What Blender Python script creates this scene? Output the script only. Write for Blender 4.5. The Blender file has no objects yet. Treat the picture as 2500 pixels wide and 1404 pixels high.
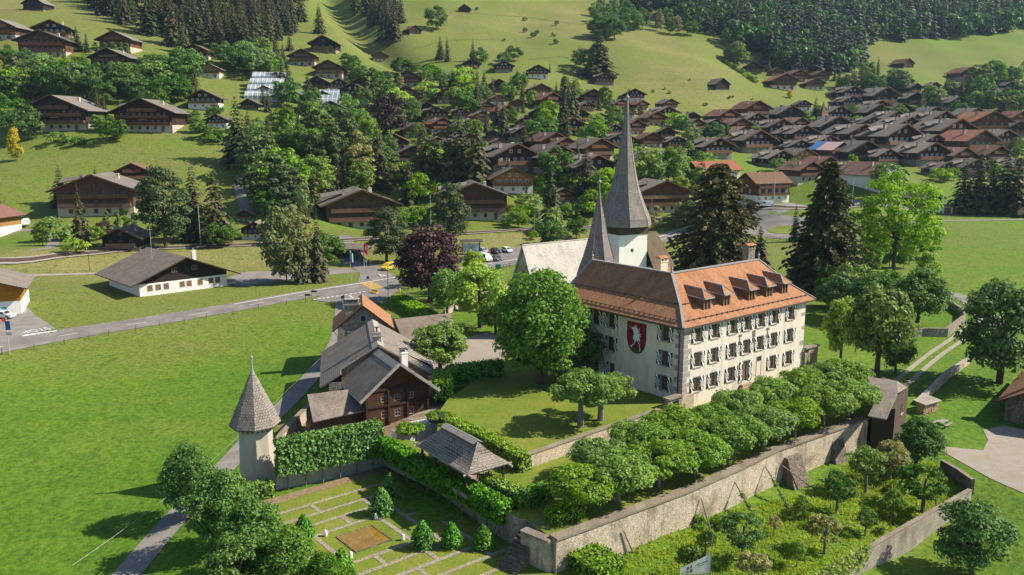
import bpy, math, random
import numpy as np
from mathutils import Vector, Matrix

# ---------------------------------------------------------------- camera, world, sun, exposure
SC = bpy.context.scene
COL = SC.collection
F_PX, PITCH, CAM_H = 2050.0, math.radians(10.6), 36.0
cam_data = bpy.data.cameras.new("camera")
cam = bpy.data.objects.new("camera", cam_data)
COL.objects.link(cam)
cam.location = (0, 0, CAM_H)
cam.rotation_euler = (math.pi / 2 - PITCH, 0, 0)
cam_data.sensor_width = 36.0
cam_data.lens = F_PX / 2500.0 * 36.0
cam_data.clip_start = 1.0
cam_data.clip_end = 6000.0
SC.camera = cam

SUN_AZ, SUN_EL = math.radians(87.0), math.radians(41.0)
world = bpy.data.worlds.new("World")
SC.world = world
world.use_nodes = True
wn = world.node_tree
wn.nodes.clear()
sky = wn.nodes.new("ShaderNodeTexSky")
sky.sky_type = 'NISHITA'
sky.sun_disc = False
sky.sun_elevation = SUN_EL
sky.sun_rotation = SUN_AZ
sky.altitude = 1000
bg = wn.nodes.new("ShaderNodeBackground")
bg.inputs[1].default_value = 0.088
wo = wn.nodes.new("ShaderNodeOutputWorld")
wn.links.new(sky.outputs[0], bg.inputs[0])
wn.links.new(bg.outputs[0], wo.inputs[0])

sun_data = bpy.data.lights.new("sun", 'SUN')
sun = bpy.data.objects.new("sun", sun_data)
COL.objects.link(sun)
sun_data.energy = 4.9
sun_data.angle = math.radians(0.5)
sun_data.color = (1.0, 0.90, 0.74)
SUN_DIR = Vector((math.sin(SUN_AZ) * math.cos(SUN_EL), math.cos(SUN_AZ) * math.cos(SUN_EL), math.sin(SUN_EL)))
sun.rotation_euler = SUN_DIR.to_track_quat('Z', 'Y').to_euler()
sun.location = (100, 0, 200)

SC.view_settings.view_transform = 'Standard'
SC.view_settings.look = 'None'
SC.view_settings.exposure = 0.82
SC.view_settings.gamma = 1.0
SC.render.engine = 'CYCLES'
SC.cycles.max_bounces = 4
SC.cycles.diffuse_bounces = 2
SC.cycles.glossy_bounces = 2
SC.cycles.transmission_bounces = 2
SC.cycles.transparent_max_bounces = 4
SC.cycles.use_denoising = True
try:
    SC.cycles.denoiser = 'OPENIMAGEDENOISE'
except Exception:
    pass

# ---------------------------------------------------------------- photograph pixel -> place
_c, _s = math.cos(PITCH), math.sin(PITCH)

def ray(px, py):
    x = (px - 1250.0) / F_PX
    y = (702.0 - py) / F_PX
    return (x, _c + y * _s, -_s + y * _c)

def U(px, py, z=0.0):
    d = ray(px, py)
    t = (z - CAM_H) / d[2]
    return Vector((d[0] * t, d[1] * t, z))

def UD(px, py, D):
    d = ray(px, py)
    t = D / d[1]
    return Vector((d[0] * t, D, CAM_H + d[2] * t))

def project(p):
    z = p[2] - CAM_H
    dep = p[1] * _c - z * _s
    up = p[1] * _s + z * _c
    return (1250 + F_PX * p[0] / dep, 702 - F_PX * up / dep, dep)

# ground control points: near ones give a level z, far ones a distance D
GZ = [(0, 900, -.8), (0, 1404, -4.2), (300, 1300, -3.6), (230, 1404, -4.0), (420, 1260, -3.0), (540, 1110, -2.3), (690, 975, -1.4),
      (790, 880, -.7), (840, 800, -.1), (400, 1000, -2.0), (200, 1100, -2.8), (650, 870, -.9), (450, 860, -.9), (100, 960, -1.7),
      (0, 845, 0), (280, 800, 0), (560, 750, 0), (730, 722, 0), (900, 697, 0), (342, 725, 0), (100, 700, .3), (555, 697, 0), (200, 760, 0),
      (0, 668, .6), (200, 658, .5), (400, 650, .5), (640, 650, .4), (700, 670, .1),
      (0, 637, 3), (160, 624, 3), (330, 609, 3), (480, 603, 3), (640, 597, 3), (820, 588, 3), (1000, 578, 3), (1150, 569, 3), (1330, 557, 3), (1500, 545, 3),
      (60, 575, 3.9), (200, 590, 3.4), (450, 585, 3.3), (700, 575, 3.3), (900, 565, 3.2), (1200, 545, 3.4), (1350, 535, 3.6),
      (840, 640, 0), (880, 655, 0), (960, 675, 0), (1000, 690, 0.2), (1070, 640, .1), (1150, 620, .1), (1240, 622, .1), (1400, 602, .2), (1220, 650, 0),
      (1300, 640, .1), (1640, 577, .4), (1800, 548, .8), (1880, 570, .8), (1870, 515, 3.0), (1960, 560, 1.2),
      (1450, 660, .6), (1600, 660, .8), (1930, 640, .8), (1990, 830, .3), (2150, 760, .5), (2200, 690, .8),
      (2350, 800, -.2), (2220, 930, -1.0), (2300, 880, -.6), (2400, 1100, -2.4), (2240, 1020, -1.6), (2300, 1040, -2.0), (2480, 1300, -3.3), (2480, 1180, -2.6), (2380, 980, -1.6), (2490, 1000, -1.8),
      (2300, 1404, -5.2), (2200, 1340, -5.2), (2350, 1250, -4.3), (2420, 1230, -3.4), (1900, 1250, -3.2), (1700, 1390, -3.3), (1500, 1404, -3.3), (2000, 1180, -3.3), (2150, 1150, -3.1), (2250, 1170, -3.1),
      (1750, 1330, -3.3), (1950, 1330, -3.4), (2100, 1260, -3.4),
      (2300, 600, 2.4), (2480, 640, 2.0), (2450, 720, .8), (2350, 720, .6), (2450, 900, -.6), (2300, 545, 4.2), (2480, 545, 4.2),
      (1000, 960, 0), (700, 1030, -1.4), (760, 985, -1.0), (940, 1020, -.6), (1050, 1010, .6), (1150, 870, .9), (1100, 720, .3), (1050, 800, .5), (1180, 800, .8), (1250, 720, .6),
      (1350, 780, .9), (1500, 740, .8), (1700, 760, .6), (1850, 720, .6), (860, 900, -.2), (940, 770, .1),
      (660, 1200, -2.3), (930, 1140, -2.3), (1230, 1330, -2.4), (900, 1404, -2.4), (620, 1300, -2.4), (500, 1404, -3.2), (1100, 1404, -2.6), (1350, 1404, -3.0)]
GP = [(3.4, 66, -3.2), (17, 76, -2.9), (24, 82, -3.0), (30, 87, -3.3), (44, 97.5, -3.2), (48, 98, -2.4), (-5, 60, -3), (10, 60, -3.4), (-35, 60, -4.2), (40, 60, -6), (60, 62, -6.0), (-70, 55, -5), (80, 60, -6),
      (8, 100, .8), (20, 112, .8), (38, 118, .6), (45, 128, .5), (12, 78, -1.5), (22, 90, -.5), (34, 100, -.5), (-3, 92, .2), (5, 92, .6)]
GD = [(-100, 590, 262), (50, 480, 300), (-100, 480, 300), (255, 520, 290), (300, 470, 312), (100, 400, 335), (450, 400, 335), (-100, 400, 340), (560, 390, 345), (150, 322, 372), (350, 322, 372), (-100, 330, 380),
      (0, 250, 420), (250, 240, 420), (110, 142, 470), (270, 172, 450), (-100, 160, 470), (0, 97, 520), (280, 125, 500), (90, 26, 600), (300, 60, 580), (0, 0, 640), (250, 0, 660),
      (590, 470, 318), (600, 540, 278), (700, 480, 300), (530, 312, 390), (500, 268, 415), (640, 240, 450), (505, 190, 480), (600, 190, 490), (640, 130, 560), (560, 60, 640), (790, 80, 670), (700, 0, 760),
      (690, 373, 355), (750, 447, 325), (700, 300, 410), (780, 240, 470), (800, 190, 520), (740, 160, 540), (800, 128, 580), (880, 70, 690), (940, 135, 620),
      (885, 555, 300), (1160, 537, 300), (1000, 460, 350), (1100, 440, 350), (1000, 350, 420), (1100, 330, 430), (1000, 250, 500), (1100, 252, 500), (900, 250, 490), (1000, 200, 540), (1050, 178, 570), (1014, 84, 690), (1134, 30, 770), (1000, 20, 790), (1135, -10, 830), (1250, 60, 760), (1250, 130, 640),
      (1257, 420, 345), (1253, 470, 325), (1375, 500, 326), (1450, 444, 335), (1361, 422, 350), (1381, 376, 375), (1462, 392, 365), (1300, 300, 450), (1317, 236, 520), (1230, 178, 575), (1314, 192, 570), (1475, 208, 580), (1550, 249, 540), (1395, 329, 430), (1525, 289, 500), (1400, 130, 650), (1450, 30, 860), (1560, 120, 680), (1650, 90, 740),
      (1620, 515, 310), (1586, 420, 360), (1680, 430, 360), (1620, 336, 440), (1640, 290, 520), (1750, 290, 530), (1764, 220, 580), (1700, 150, 660), (1850, 280, 550), (1915, 255, 575), (1800, 180, 640), (1900, 205, 640), (1838, 178, 680), (1960, 170, 690), (1750, 110, 740), (1800, 60, 820),
      (1764, 437, 365), (1888, 490, 335), (1872, 503, 325), (1976, 440, 370), (2083, 434, 372), (2177, 460, 355), (2100, 400, 425), (1900, 410, 410), (2050, 350, 480), (1900, 340, 490), (2200, 370, 460), (2300, 360, 465), (2400, 330, 500), (2450, 400, 430), (2430, 450, 380), (2345, 520, 322), (2200, 520, 322), (2200, 300, 560), (2050, 270, 590), (2300, 260, 620), (2450, 265, 610),
      (2218, 166, 740), (2100, 160, 760), (2366, 195, 700), (2450, 180, 720), (2300, 125, 810), (2480, 120, 830), (2100, 100, 840), (1950, 110, 800), (1900, 20, 950), (2100, 0, 1020), (2300, 60, 950), (2480, 20, 1020), (2600, 200, 720), (2600, 400, 450),
      (0, -150, 800), (600, -150, 900), (1250, -200, 1150), (1800, -200, 1250), (2500, -200, 1300), (-250, 0, 640), (2750, 0, 1000), (-250, 300, 400), (2750, 300, 540), (-300, 600, 255), (2800, 600, 240), (-300, 900, 120)]
_cp = []
for px, py, z in GZ:
    p = U(px, py, z); _cp.append((p.x, p.y, z))
for p in GP:
    _cp.append(p)
for px, py, D in GD:
    p = UD(px, py, D); _cp.append((p.x, p.y, p.z))
_cp = np.array(_cp)
_XS = 100.0

def _phi(r2):
    return 0.5 * r2 * np.log(r2 + 1e-9)

_A = _cp[:, :2] / _XS
_d2 = ((_A[:, None, :] - _A[None, :, :]) ** 2).sum(-1)
_n = len(_A)
_K = np.zeros((_n + 3, _n + 3))
_K[:_n, :_n] = _phi(_d2) + np.diag(0.0006 + 0.00004 * (_cp[:, 1] / 100) ** 3)
_K[:_n, _n] = 1; _K[:_n, _n + 1:] = _A
_K[_n, :_n] = 1; _K[_n + 1:, :_n] = _A.T
_w = np.linalg.solve(_K, np.concatenate([_cp[:, 2], np.zeros(3)]))

def heights(x, y):
    x = np.asarray(x, float); y = np.asarray(y, float)
    sh = x.shape
    q = np.stack([x.ravel(), y.ravel()], 1) / _XS
    out = np.empty(len(q))
    for i in range(0, len(q), 20000):
        b = q[i:i + 20000]
        d2 = (b[:, None, 0] - _A[None, :, 0]) ** 2 + (b[:, None, 1] - _A[None, :, 1]) ** 2
        X, Y = b[:, 0] * _XS, b[:, 1] * _XS
        k = np.clip((Y - 430) / 250, 0, 1)
        relief = k * (2.2 * np.sin(X / 31 + 1.3 * np.sin(Y / 47)) * np.sin(Y / 39 + .8 * np.sin(X / 53)) + 1.0 * np.sin(X / 13.7 + Y / 23) * np.sin(Y / 17.3 - X / 29))
        # the wooded gully behind the left-hand spur
        gx = -88 - (Y - 620) * .42
        gully = -13 * np.exp(-((X - gx) / 17) ** 2) * np.clip((Y - 560) / 70, 0, 1)
        out[i:i + 20000] = _phi(d2) @ _w[:_n] + _w[_n] + b @ _w[_n + 1:] + relief + gully
    return out.reshape(sh)

def hz(x, y):
    return float(heights(np.array([x]), np.array([y]))[0])

_DD = 45.0 * (1300 / 45.0) ** (np.arange(500) / 499.0)

def at(px, py):
    """where the line of sight through a photograph pixel meets the ground"""
    d = ray(px, py)
    t = _DD / d[1]
    x = d[0] * t; z = CAM_H + d[2] * t
    dz = z - heights(x, _DD)
    k = np.where((dz[:-1] > 0) & (dz[1:] <= 0))[0]
    if len(k) == 0:
        i = len(_DD) - 1
        return Vector((x[i], _DD[i], float(heights(x[i:i+1], _DD[i:i+1])[0])))
    i = k[0]
    f = dz[i] / (dz[i] - dz[i + 1])
    D = _DD[i] + f * (_DD[i + 1] - _DD[i])
    X = d[0] * D / d[1]
    return Vector((X, D, hz(X, D)))

# ---------------------------------------------------------------- mesh helpers
class MB:
    """collects polygons, then links them as ONE mesh object"""
    def __init__(s):
        s.v = []; s.f = []; s.m = []
    def poly(s, pts, mi=0):
        b = len(s.v); s.v.extend([tuple(p) for p in pts]); s.f.append(list(range(b, b + len(pts)))); s.m.append(mi)
    def box(s, x0, x1, y0, y1, z0, z1, mi=0, bottom=True):
        a = [(x0, y0, z0), (x1, y0, z0), (x1, y1, z0), (x0, y1, z0), (x0, y0, z1), (x1, y0, z1), (x1, y1, z1), (x0, y1, z1)]
        b = len(s.v); s.v.extend(a)
        q = [(4, 5, 6, 7), (0, 1, 5, 4), (1, 2, 6, 5), (2, 3, 7, 6), (3, 0, 4, 7)] + ([(3, 2, 1, 0)] if bottom else [])
        for f in q:
            s.f.append([b + i for i in f]); s.m.append(mi)
    def beam(s, p0, p1, w, h, mi=0):
        p0 = Vector(p0); p1 = Vector(p1); d = (p1 - p0).normalized()
        up = Vector((0, 0, 1)) if abs(d.z) < .95 else Vector((1, 0, 0))
        a = d.cross(up).normalized(); b = a.cross(d).normalized()
        a *= w / 2; b *= h / 2
        c0 = [p0 - a - b, p0 + a - b, p0 + a + b, p0 - a + b]; c1 = [p1 - a - b, p1 + a - b, p1 + a + b, p1 - a + b]
        s.poly(c0, mi); s.poly(c1[::-1], mi)
        for i in range(4):
            j = (i + 1) % 4
            s.poly([c0[j], c0[i], c1[i], c1[j]], mi)
    def prism(s, pts, z0, z1, mi=0, mt=None, bottom=False):
        n = len(pts)
        ar = sum(pts[i][0] * pts[(i + 1) % n][1] - pts[(i + 1) % n][0] * pts[i][1] for i in range(n))
        if ar < 0: pts = pts[::-1]
        g = lambda z, i: z[i] if isinstance(z, (list, tuple)) else z
        s.poly([(p[0], p[1], g(z1, i)) for i, p in enumerate(pts)], mi if mt is None else mt)
        if bottom: s.poly([(p[0], p[1], g(z0, i)) for i, p in enumerate(pts)][::-1], mi)
        for i in range(n):
            j = (i + 1) % n
            s.poly([(pts[i][0], pts[i][1], g(z0, i)), (pts[j][0], pts[j][1], g(z0, j)), (pts[j][0], pts[j][1], g(z1, j)), (pts[i][0], pts[i][1], g(z1, i))], mi)
    def slab(s, quad, th, mi=0, mu=None):
        """a plate: upper face through quad (counter-clockwise from above), th thick downward"""
        q = [Vector(p) for p in quad]
        n = (q[1] - q[0]).cross(q[2] - q[0]).normalized()
        lo = [p - n * th for p in q]
        mu = mi if mu is None else mu
        s.poly(q, mi); s.poly(lo[::-1], mu)
        k = len(q)
        for i in range(k):
            j = (i + 1) % k
            s.poly([q[i], lo[i], lo[j], q[j]], mu)
    def lathe(s, prof, n, c=(0, 0), rot=0.0, mi=0, cap=True):
        rings = []
        for r, z in prof:
            rings.append([(c[0] + r * math.cos(rot + 2 * math.pi * i / n), c[1] + r * math.sin(rot + 2 * math.pi * i / n), z) for i in range(n)])
        for a, b in zip(rings, rings[1:]):
            for i in range(n):
                j = (i + 1) % n
                s.poly([a[i], a[j], b[j], b[i]], mi)
        if cap:
            s.poly(rings[0][::-1], mi); s.poly(rings[-1], mi)
    def tube(s, pts, rad, n=6, mi=0):
        pts = [Vector(p) for p in pts]
        rad = rad if isinstance(rad, (list, tuple)) else [rad] * len(pts)
        rings = []
        for i, p in enumerate(pts):
            d = (pts[min(i + 1, len(pts) - 1)] - pts[max(i - 1, 0)]).normalized()
            up = Vector((0, 0, 1)) if abs(d.z) < .9 else Vector((1, 0, 0))
            a = d.cross(up).normalized(); b = d.cross(a)
            rings.append([p + (a * math.cos(t) + b * math.sin(t)) * rad[i] for t in [2 * math.pi * k / n for k in range(n)]])
        for a, b in zip(rings, rings[1:]):
            for i in range(n):
                j = (i + 1) % n
                s.poly([a[j], a[i], b[i], b[j]], mi)
        s.poly(rings[0], mi); s.poly(rings[-1][::-1], mi)
    def holes(s, p0, d, L, z0, z1, rects, depth=.3, mi=0, mj=None, top=None):
        """upright wall along d from p0, outward face on the right-hand side of d, with rectangular openings and their reveals"""
        d = Vector((d[0], d[1])).normalized(); n = Vector((d.y, -d.x))
        mj = mi if mj is None else mj
        xs = sorted({0.0, L} | {r[0] for r in rects} | {r[1] for r in rects}); zs = sorted({z0, z1} | {r[2] for r in rects} | {r[3] for r in rects})
        P = lambda a, z, k=0.0: (p0[0] + d.x * a - n.x * k, p0[1] + d.y * a - n.y * k, z)
        for a, b in zip(xs, xs[1:]):
            for e, f in zip(zs, zs[1:]):
                m = ((a + b) / 2, (e + f) / 2)
                if any(r[0] < m[0] < r[1] and r[2] < m[1] < r[3] for r in rects): continue
                s.poly([P(a, e), P(b, e), P(b, f), P(a, f)], mi)
        for a, b, e, f in rects:
            s.poly([P(a, e), P(a, e, depth), P(b, e, depth), P(b, e)][::-1], mj)
            s.poly([P(a, f), P(b, f), P(b, f, depth), P(a, f, depth)][::-1], mj)
            s.poly([P(a, e), P(a, f), P(a, f, depth), P(a, e, depth)][::-1], mj)
            s.poly([P(b, e), P(b, e, depth), P(b, f, depth), P(b, f)][::-1], mj)
    def mesh(s, name, mats, smooth=False):
        me = bpy.data.meshes.new(name)
        me.from_pydata(s.v, [], s.f)
        for m in (mats if isinstance(mats, (list, tuple)) else [mats]):
            me.materials.append(m)
        me.polygons.foreach_set("material_index", s.m)
        if smooth: me.polygons.foreach_set("use_smooth", [True] * len(s.f))
        box_uv(me)
        return me
    def build(s, name, mats, parent=None, smooth=False, loc=None, rotz=0.0):
        return link(name, s.mesh(name, mats, smooth), parent, loc, rotz)

def box_uv(me):
    """UV in metres: u along the horizontal of each face, v up its slope"""
    nl = len(me.loops)
    if nl == 0: return
    co = np.empty(len(me.vertices) * 3); me.vertices.foreach_get("co", co); co = co.reshape(-1, 3)
    vi = np.empty(nl, int); me.loops.foreach_get("vertex_index", vi)
    npol = len(me.polygons)
    nr = np.empty(npol * 3); me.polygons.foreach_get("normal", nr); nr = nr.reshape(-1, 3)
    lt = np.empty(npol, int); me.polygons.foreach_get("loop_total", lt)
    fi = np.repeat(np.arange(npol), lt)
    n = nr[fi]
    flat = np.abs(n[:, 2]) > .995
    u = np.stack([-n[:, 1], n[:, 0], np.zeros(nl)], 1)
    u[flat] = (1, 0, 0)
    u /= np.maximum(np.linalg.norm(u, axis=1, keepdims=True), 1e-9)
    v = np.cross(n, u)
    v[flat] = (0, 1, 0)
    p = co[vi]
    uv = np.stack([(p * u).sum(1), (p * v).sum(1)], 1)
    lay = me.uv_layers.new(name="UVMap")
    lay.data.foreach_set("uv", uv.astype(np.float32).ravel())

def link(name, me, parent=None, loc=None, rotz=0.0):
    o = bpy.data.objects.new(name, me)
    COL.objects.link(o)
    if parent is not None: o.parent = parent
    if loc is not None: o.location = loc
    if rotz: o.rotation_euler = (0, 0, rotz)
    return o

def tag(o, label=None, cat=None, group=None, kind=None):
    if label: o["label"] = label
    if cat: o["category"] = cat
    if group: o["group"] = group
    if kind: o["kind"] = kind
    return o

def thing(name, label, cat, loc=(0, 0, 0), rotz=0.0, group=None):
    o = bpy.data.objects.new(name, None)
    COL.objects.link(o)
    o.empty_display_size = .5
    o.location = loc; o.rotation_euler = (0, 0, rotz)
    return tag(o, label, cat, group)

def dup(o, parent=None):
    c = o.copy(); COL.objects.link(c)
    if parent is not None: c.parent = parent
    for ch in list(o.children): dup(ch, c)
    return c

def structure(name, o):
    o.name = name; o["kind"] = "structure"
    return o

def quads_mesh(name, V, mats, mi=None):
    """V: (n,4,3) array of separate quads"""
    n = len(V)
    me = bpy.data.meshes.new(name)
    me.vertices.add(n * 4); me.vertices.foreach_set("co", V.astype(np.float32).ravel())
    me.loops.add(n * 4); me.loops.foreach_set("vertex_index", np.arange(n * 4, dtype=np.int32))
    me.polygons.add(n)
    me.polygons.foreach_set("loop_start", np.arange(0, n * 4, 4, dtype=np.int32))
    for m in (mats if isinstance(mats, (list, tuple)) else [mats]): me.materials.append(m)
    if mi is not None: me.polygons.foreach_set("material_index", mi.astype(np.int32))
    me.update(calc_edges=True)
    return me

# ---------------------------------------------------------------- materials
def rgb(h):
    h = h.lstrip('#')
    f = lambda c: c / 12.92 if c <= .04045 else ((c + .055) / 1.055) ** 2.4
    return tuple(f(int(h[i:i + 2], 16) / 255) for i in (0, 2, 4)) + (1,)

class NT:
    def __init__(s, name):
        s.m = bpy.data.materials.new(name); s.m.use_nodes = True
        s.t = s.m.node_tree; s.t.nodes.clear()
    def n(s, typ, **kw):
        nd = s.t.nodes.new(typ)
        for k, v in kw.items():
            if k.startswith('i_'):
                key = k[2:]
                nd.inputs[int(key) if key.isdigit() else key.replace('_', ' ')].default_value = v
            else: setattr(nd, k, v)
        return nd
    def l(s, a, b): s.t.links.new(a, b)
    def coord(s, kind='UV', scale=(1, 1, 1)):
        tc = s.n("ShaderNodeTexCoord"); mp = s.n("ShaderNodeMapping")
        mp.inputs['Scale'].default_value = scale
        s.l(tc.outputs[kind], mp.inputs[0])
        return mp.outputs[0]
    def noise(s, vec, scale, detail=3, rough=.55):
        nd = s.n("ShaderNodeTexNoise"); nd.inputs['Scale'].default_value = scale; nd.inputs['Detail'].default_value = detail; nd.inputs['Roughness'].default_value = rough
        if vec is not None: s.l(vec, nd.inputs['Vector'])
        return nd.outputs[0]
    def ramp(s, fac, stops, interp='LINEAR'):
        r = s.n("ShaderNodeValToRGB"); r.color_ramp.interpolation = interp
        while len(r.color_ramp.elements) < len(stops): r.color_ramp.elements.new(.5)
        for e, (p, c) in zip(r.color_ramp.elements, stops):
            e.position = p; e.color = c if len(c) == 4 else tuple(c) + (1,)
        s.l(fac, r.inputs[0])
        return r.outputs[0]
    def mix(s, fac, a, b, mode='MIX'):
        m = s.n("ShaderNodeMix", data_type='RGBA', blend_type=mode)
        for sock, v in ((m.inputs[0], fac), (m.inputs[6], a), (m.inputs[7], b)):
            if isinstance(v, bpy.types.NodeSocket): s.l(v, sock)
            elif isinstance(v, (int, float)): sock.default_value = v
            else: sock.default_value = v if len(v) == 4 else tuple(v) + (1,)
        return m.outputs[2]
    def math(s, op, a, b=None):
        m = s.n("ShaderNodeMath", operation=op)
        for sock, v in ((m.inputs[0], a), (m.inputs[1], b)):
            if v is None: continue
            if isinstance(v, bpy.types.NodeSocket): s.l(v, sock)
            else: sock.default_value = v
        return m.outputs[0]
    def rnd(s):
        return s.n("ShaderNodeObjectInfo").outputs['Random']
    def vary(s, col, hue=.02, val=.25, sat=.15):
        """each object of its own shade"""
        h = s.n("ShaderNodeHueSaturation"); r = s.rnd()
        s.l(s.math('ADD', s.math('MULTIPLY', r, 2 * hue), .5 - hue), h.inputs['Hue'])
        r2 = s.math('FRACT', s.math('MULTIPLY', r, 7.31))
        s.l(s.math('ADD', s.math('MULTIPLY', r2, 2 * val), 1 - val), h.inputs['Value'])
        r3 = s.math('FRACT', s.math('MULTIPLY', r, 13.7))
        s.l(s.math('ADD', s.math('MULTIPLY', r3, 2 * sat), 1 - sat), h.inputs['Saturation'])
        s.l(col, h.inputs['Color'])
        return h.outputs[0]
    def bump(s, h, strength=.4, dist=.05):
        b = s.n("ShaderNodeBump"); b.inputs['Strength'].default_value = strength; b.inputs['Distance'].default_value = dist
        s.l(h, b.inputs['Height'])
        return b.outputs[0]
    def out(s, col, rough=.8, normal=None, spec=.3, metal=0.0, transl=0.0):
        p = s.n("ShaderNodeBsdfPrincipled")
        if isinstance(col, bpy.types.NodeSocket): s.l(col, p.inputs['Base Color'])
        else: p.inputs['Base Color'].default_value = col if len(col) == 4 else tuple(col) + (1,)
        if isinstance(rough, bpy.types.NodeSocket): s.l(rough, p.inputs['Roughness'])
        else: p.inputs['Roughness'].default_value = rough
        p.inputs['Specular IOR Level'].default_value = spec; p.inputs['Metallic'].default_value = metal
        if normal is not None: s.l(normal, p.inputs['Normal'])
        o = s.n("ShaderNodeOutputMaterial"); sh = p.outputs[0]
        if transl > 0:
            t = s.n("ShaderNodeBsdfTranslucent"); mx = s.n("ShaderNodeMixShader"); mx.inputs[0].default_value = transl
            if isinstance(col, bpy.types.NodeSocket): s.l(col, t.inputs[0])
            else: t.inputs[0].default_value = col
            s.l(sh, mx.inputs[1]); s.l(t.outputs[0], mx.inputs[2]); sh = mx.outputs[0]
        s.l(sh, o.inputs[0])
        return s.m

def plain(name, col, rough=.7, spec=.3, metal=0.0, var=.12, sc=3.0):
    t = NT(name); v = t.coord('Object')
    n = t.noise(v, sc, 4)
    c = col if len(col) == 4 else tuple(col) + (1,)
    lo = tuple(x * (1 - var) for x in c[:3]) + (1,); hi = tuple(min(1, x * (1 + var)) for x in c[:3]) + (1,)
    return t.out(t.ramp(n, [(.3, lo), (.7, hi)]), rough, None, spec, metal)

def tiles(name, c1, c2, mortar, w, h, rough=.85, bump=.5, patch=None, vary=0.0, off=.5, gap=.02):
    """courses of tiles, shingles or boards (UV in metres)"""
    t = NT(name); uv = t.coord('UV')
    b = t.n("ShaderNodeTexBrick"); b.offset = off
    t.l(uv, b.inputs['Vector'])
    b.inputs['Scale'].default_value = 1.0; b.inputs['Brick Width'].default_value = w; b.inputs['Row Height'].default_value = h
    b.inputs['Mortar Size'].default_value = gap; b.inputs['Mortar Smooth'].default_value = .4; b.inputs['Bias'].default_value = 0
    b.inputs['Color1'].default_value = c1; b.inputs['Color2'].default_value = c2; b.inputs['Mortar'].default_value = mortar
    n = t.noise(uv, .45, 4, .6)
    c = t.mix(t.ramp(n, [(.35, (0, 0, 0)), (.7, (1, 1, 1))]), b.outputs[0], patch if patch else c2, 'MIX') if patch else b.outputs[0]
    c = t.mix(.6, c, t.ramp(t.noise(t.coord('UV', (.5, .18, 1)), 1.3, 5, .65), [(.3, (.58, .56, .55)), (.55, (1, 1, 1)), (.8, (1.15, 1.13, 1.1))]), 'MULTIPLY')
    n2 = t.noise(uv, 6.0, 2)
    c = t.mix(.55, c, t.ramp(n2, [(.25, (.35, .35, .35)), (.75, (1, 1, 1))]), 'MULTIPLY')
    if vary: c = t.vary(c, .012, vary, .2)
    return t.out(c, rough, t.bump(b.outputs[1], -bump, .03) if bump else None, .25)

def rubble(name, c1, c2, joint, scale=2.2, stain=None, edge=.06):
    t = NT(name); v = t.coord('Object')
    wob = t.n("ShaderNodeMix", data_type='RGBA', blend_type='ADD'); wob.inputs[0].default_value = .12
    nz = t.n("ShaderNodeTexNoise"); nz.inputs['Scale'].default_value = 2.5; t.l(v, nz.inputs['Vector'])
    t.l(v, wob.inputs[6]); t.l(nz.outputs[1], wob.inputs[7])
    vo = t.n("ShaderNodeTexVoronoi"); vo.inputs['Scale'].default_value = scale; t.l(wob.outputs[2], vo.inputs['Vector'])
    ve = t.n("ShaderNodeTexVoronoi", feature='DISTANCE_TO_EDGE'); ve.inputs['Scale'].default_value = scale; t.l(wob.outputs[2], ve.inputs['Vector'])
    c = t.mix(vo.outputs[1], c1, c2)
    c = t.mix(t.ramp(ve.outputs[0], [(edge * .3, (1, 1, 1)), (edge, (0, 0, 0))]), c, joint)
    big = t.noise(v, .35, 5, .65)
    if stain: c = t.mix(t.ramp(big, [(.48, (0, 0, 0)), (.68, (1, 1, 1))]), c, stain)
    drip = t.noise(t.coord('Object', (.9, .9, .16)), 1.1, 5, .7)
    c = t.mix(1.0, c, t.ramp(drip, [(.30, (.6, .57, .54)), (.46, (1, 1, 1)), (.75, (1.15, 1.13, 1.1))]), 'MULTIPLY')
    c = t.mix(.5, c, t.ramp(t.noise(v, 7, 3), [(.3, (.45, .45, .45)), (.7, (1, 1, 1))]), 'MULTIPLY')
    return t.out(c, .9, t.bump(t.ramp(ve.outputs[0], [(0, (0, 0, 0)), (edge * 1.6, (1, 1, 1))]), .6, .06), .2)

def plaster(name, c, stain, amount=.5, rough=.9):
    t = NT(name); v = t.coord('Object')
    st = t.coord('Object', (1.2, 1.2, .25))
    a = t.noise(st, .9, 5, .65); b = t.noise(v, .5, 5, .6); d = t.noise(v, 9, 3)
    col = t.mix(t.math('MULTIPLY', t.ramp(a, [(.45, (0, 0, 0)), (.8, (1, 1, 1))]), amount), c, stain)
    col = t.mix(t.math('MULTIPLY', t.ramp(b, [(.5, (0, 0, 0)), (.75, (1, 1, 1))]), amount), col, tuple(x * .85 for x in c[:3]))
    col = t.mix(.25, col, t.ramp(d, [(.3, (.6, .6, .6)), (.7, (1, 1, 1))]), 'MULTIPLY')
    return t.out(col, rough, t.bump(d, .15, .02), .2)

def foliage(name, dark, light, hot=None, transl=.42, hue=.011, val=.15):
    t = NT(name)
    up = lambda c, k: (min(.7, c[0] * k * 1.22), min(.7, c[1] * k), min(.7, c[2] * k * .85), 1)
    dark, light, hot = up(dark, 2.0), up(light, 2.15), (up(hot, 1.75) if hot else None)
    isl = t.n("ShaderNodeNewGeometry").outputs['Random Per Island']
    n = t.noise(t.coord('Object'), .9, 2)
    f = t.math('ADD', t.math('MULTIPLY', isl, .55), t.math('MULTIPLY', n, .55))
    st = [(.22, dark), (.72, light)] + ([(.93, hot)] if hot else [])
    c = t.vary(t.ramp(f, st), hue, val, .12)
    return t.out(c, .6, None, .25, 0, transl)

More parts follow.
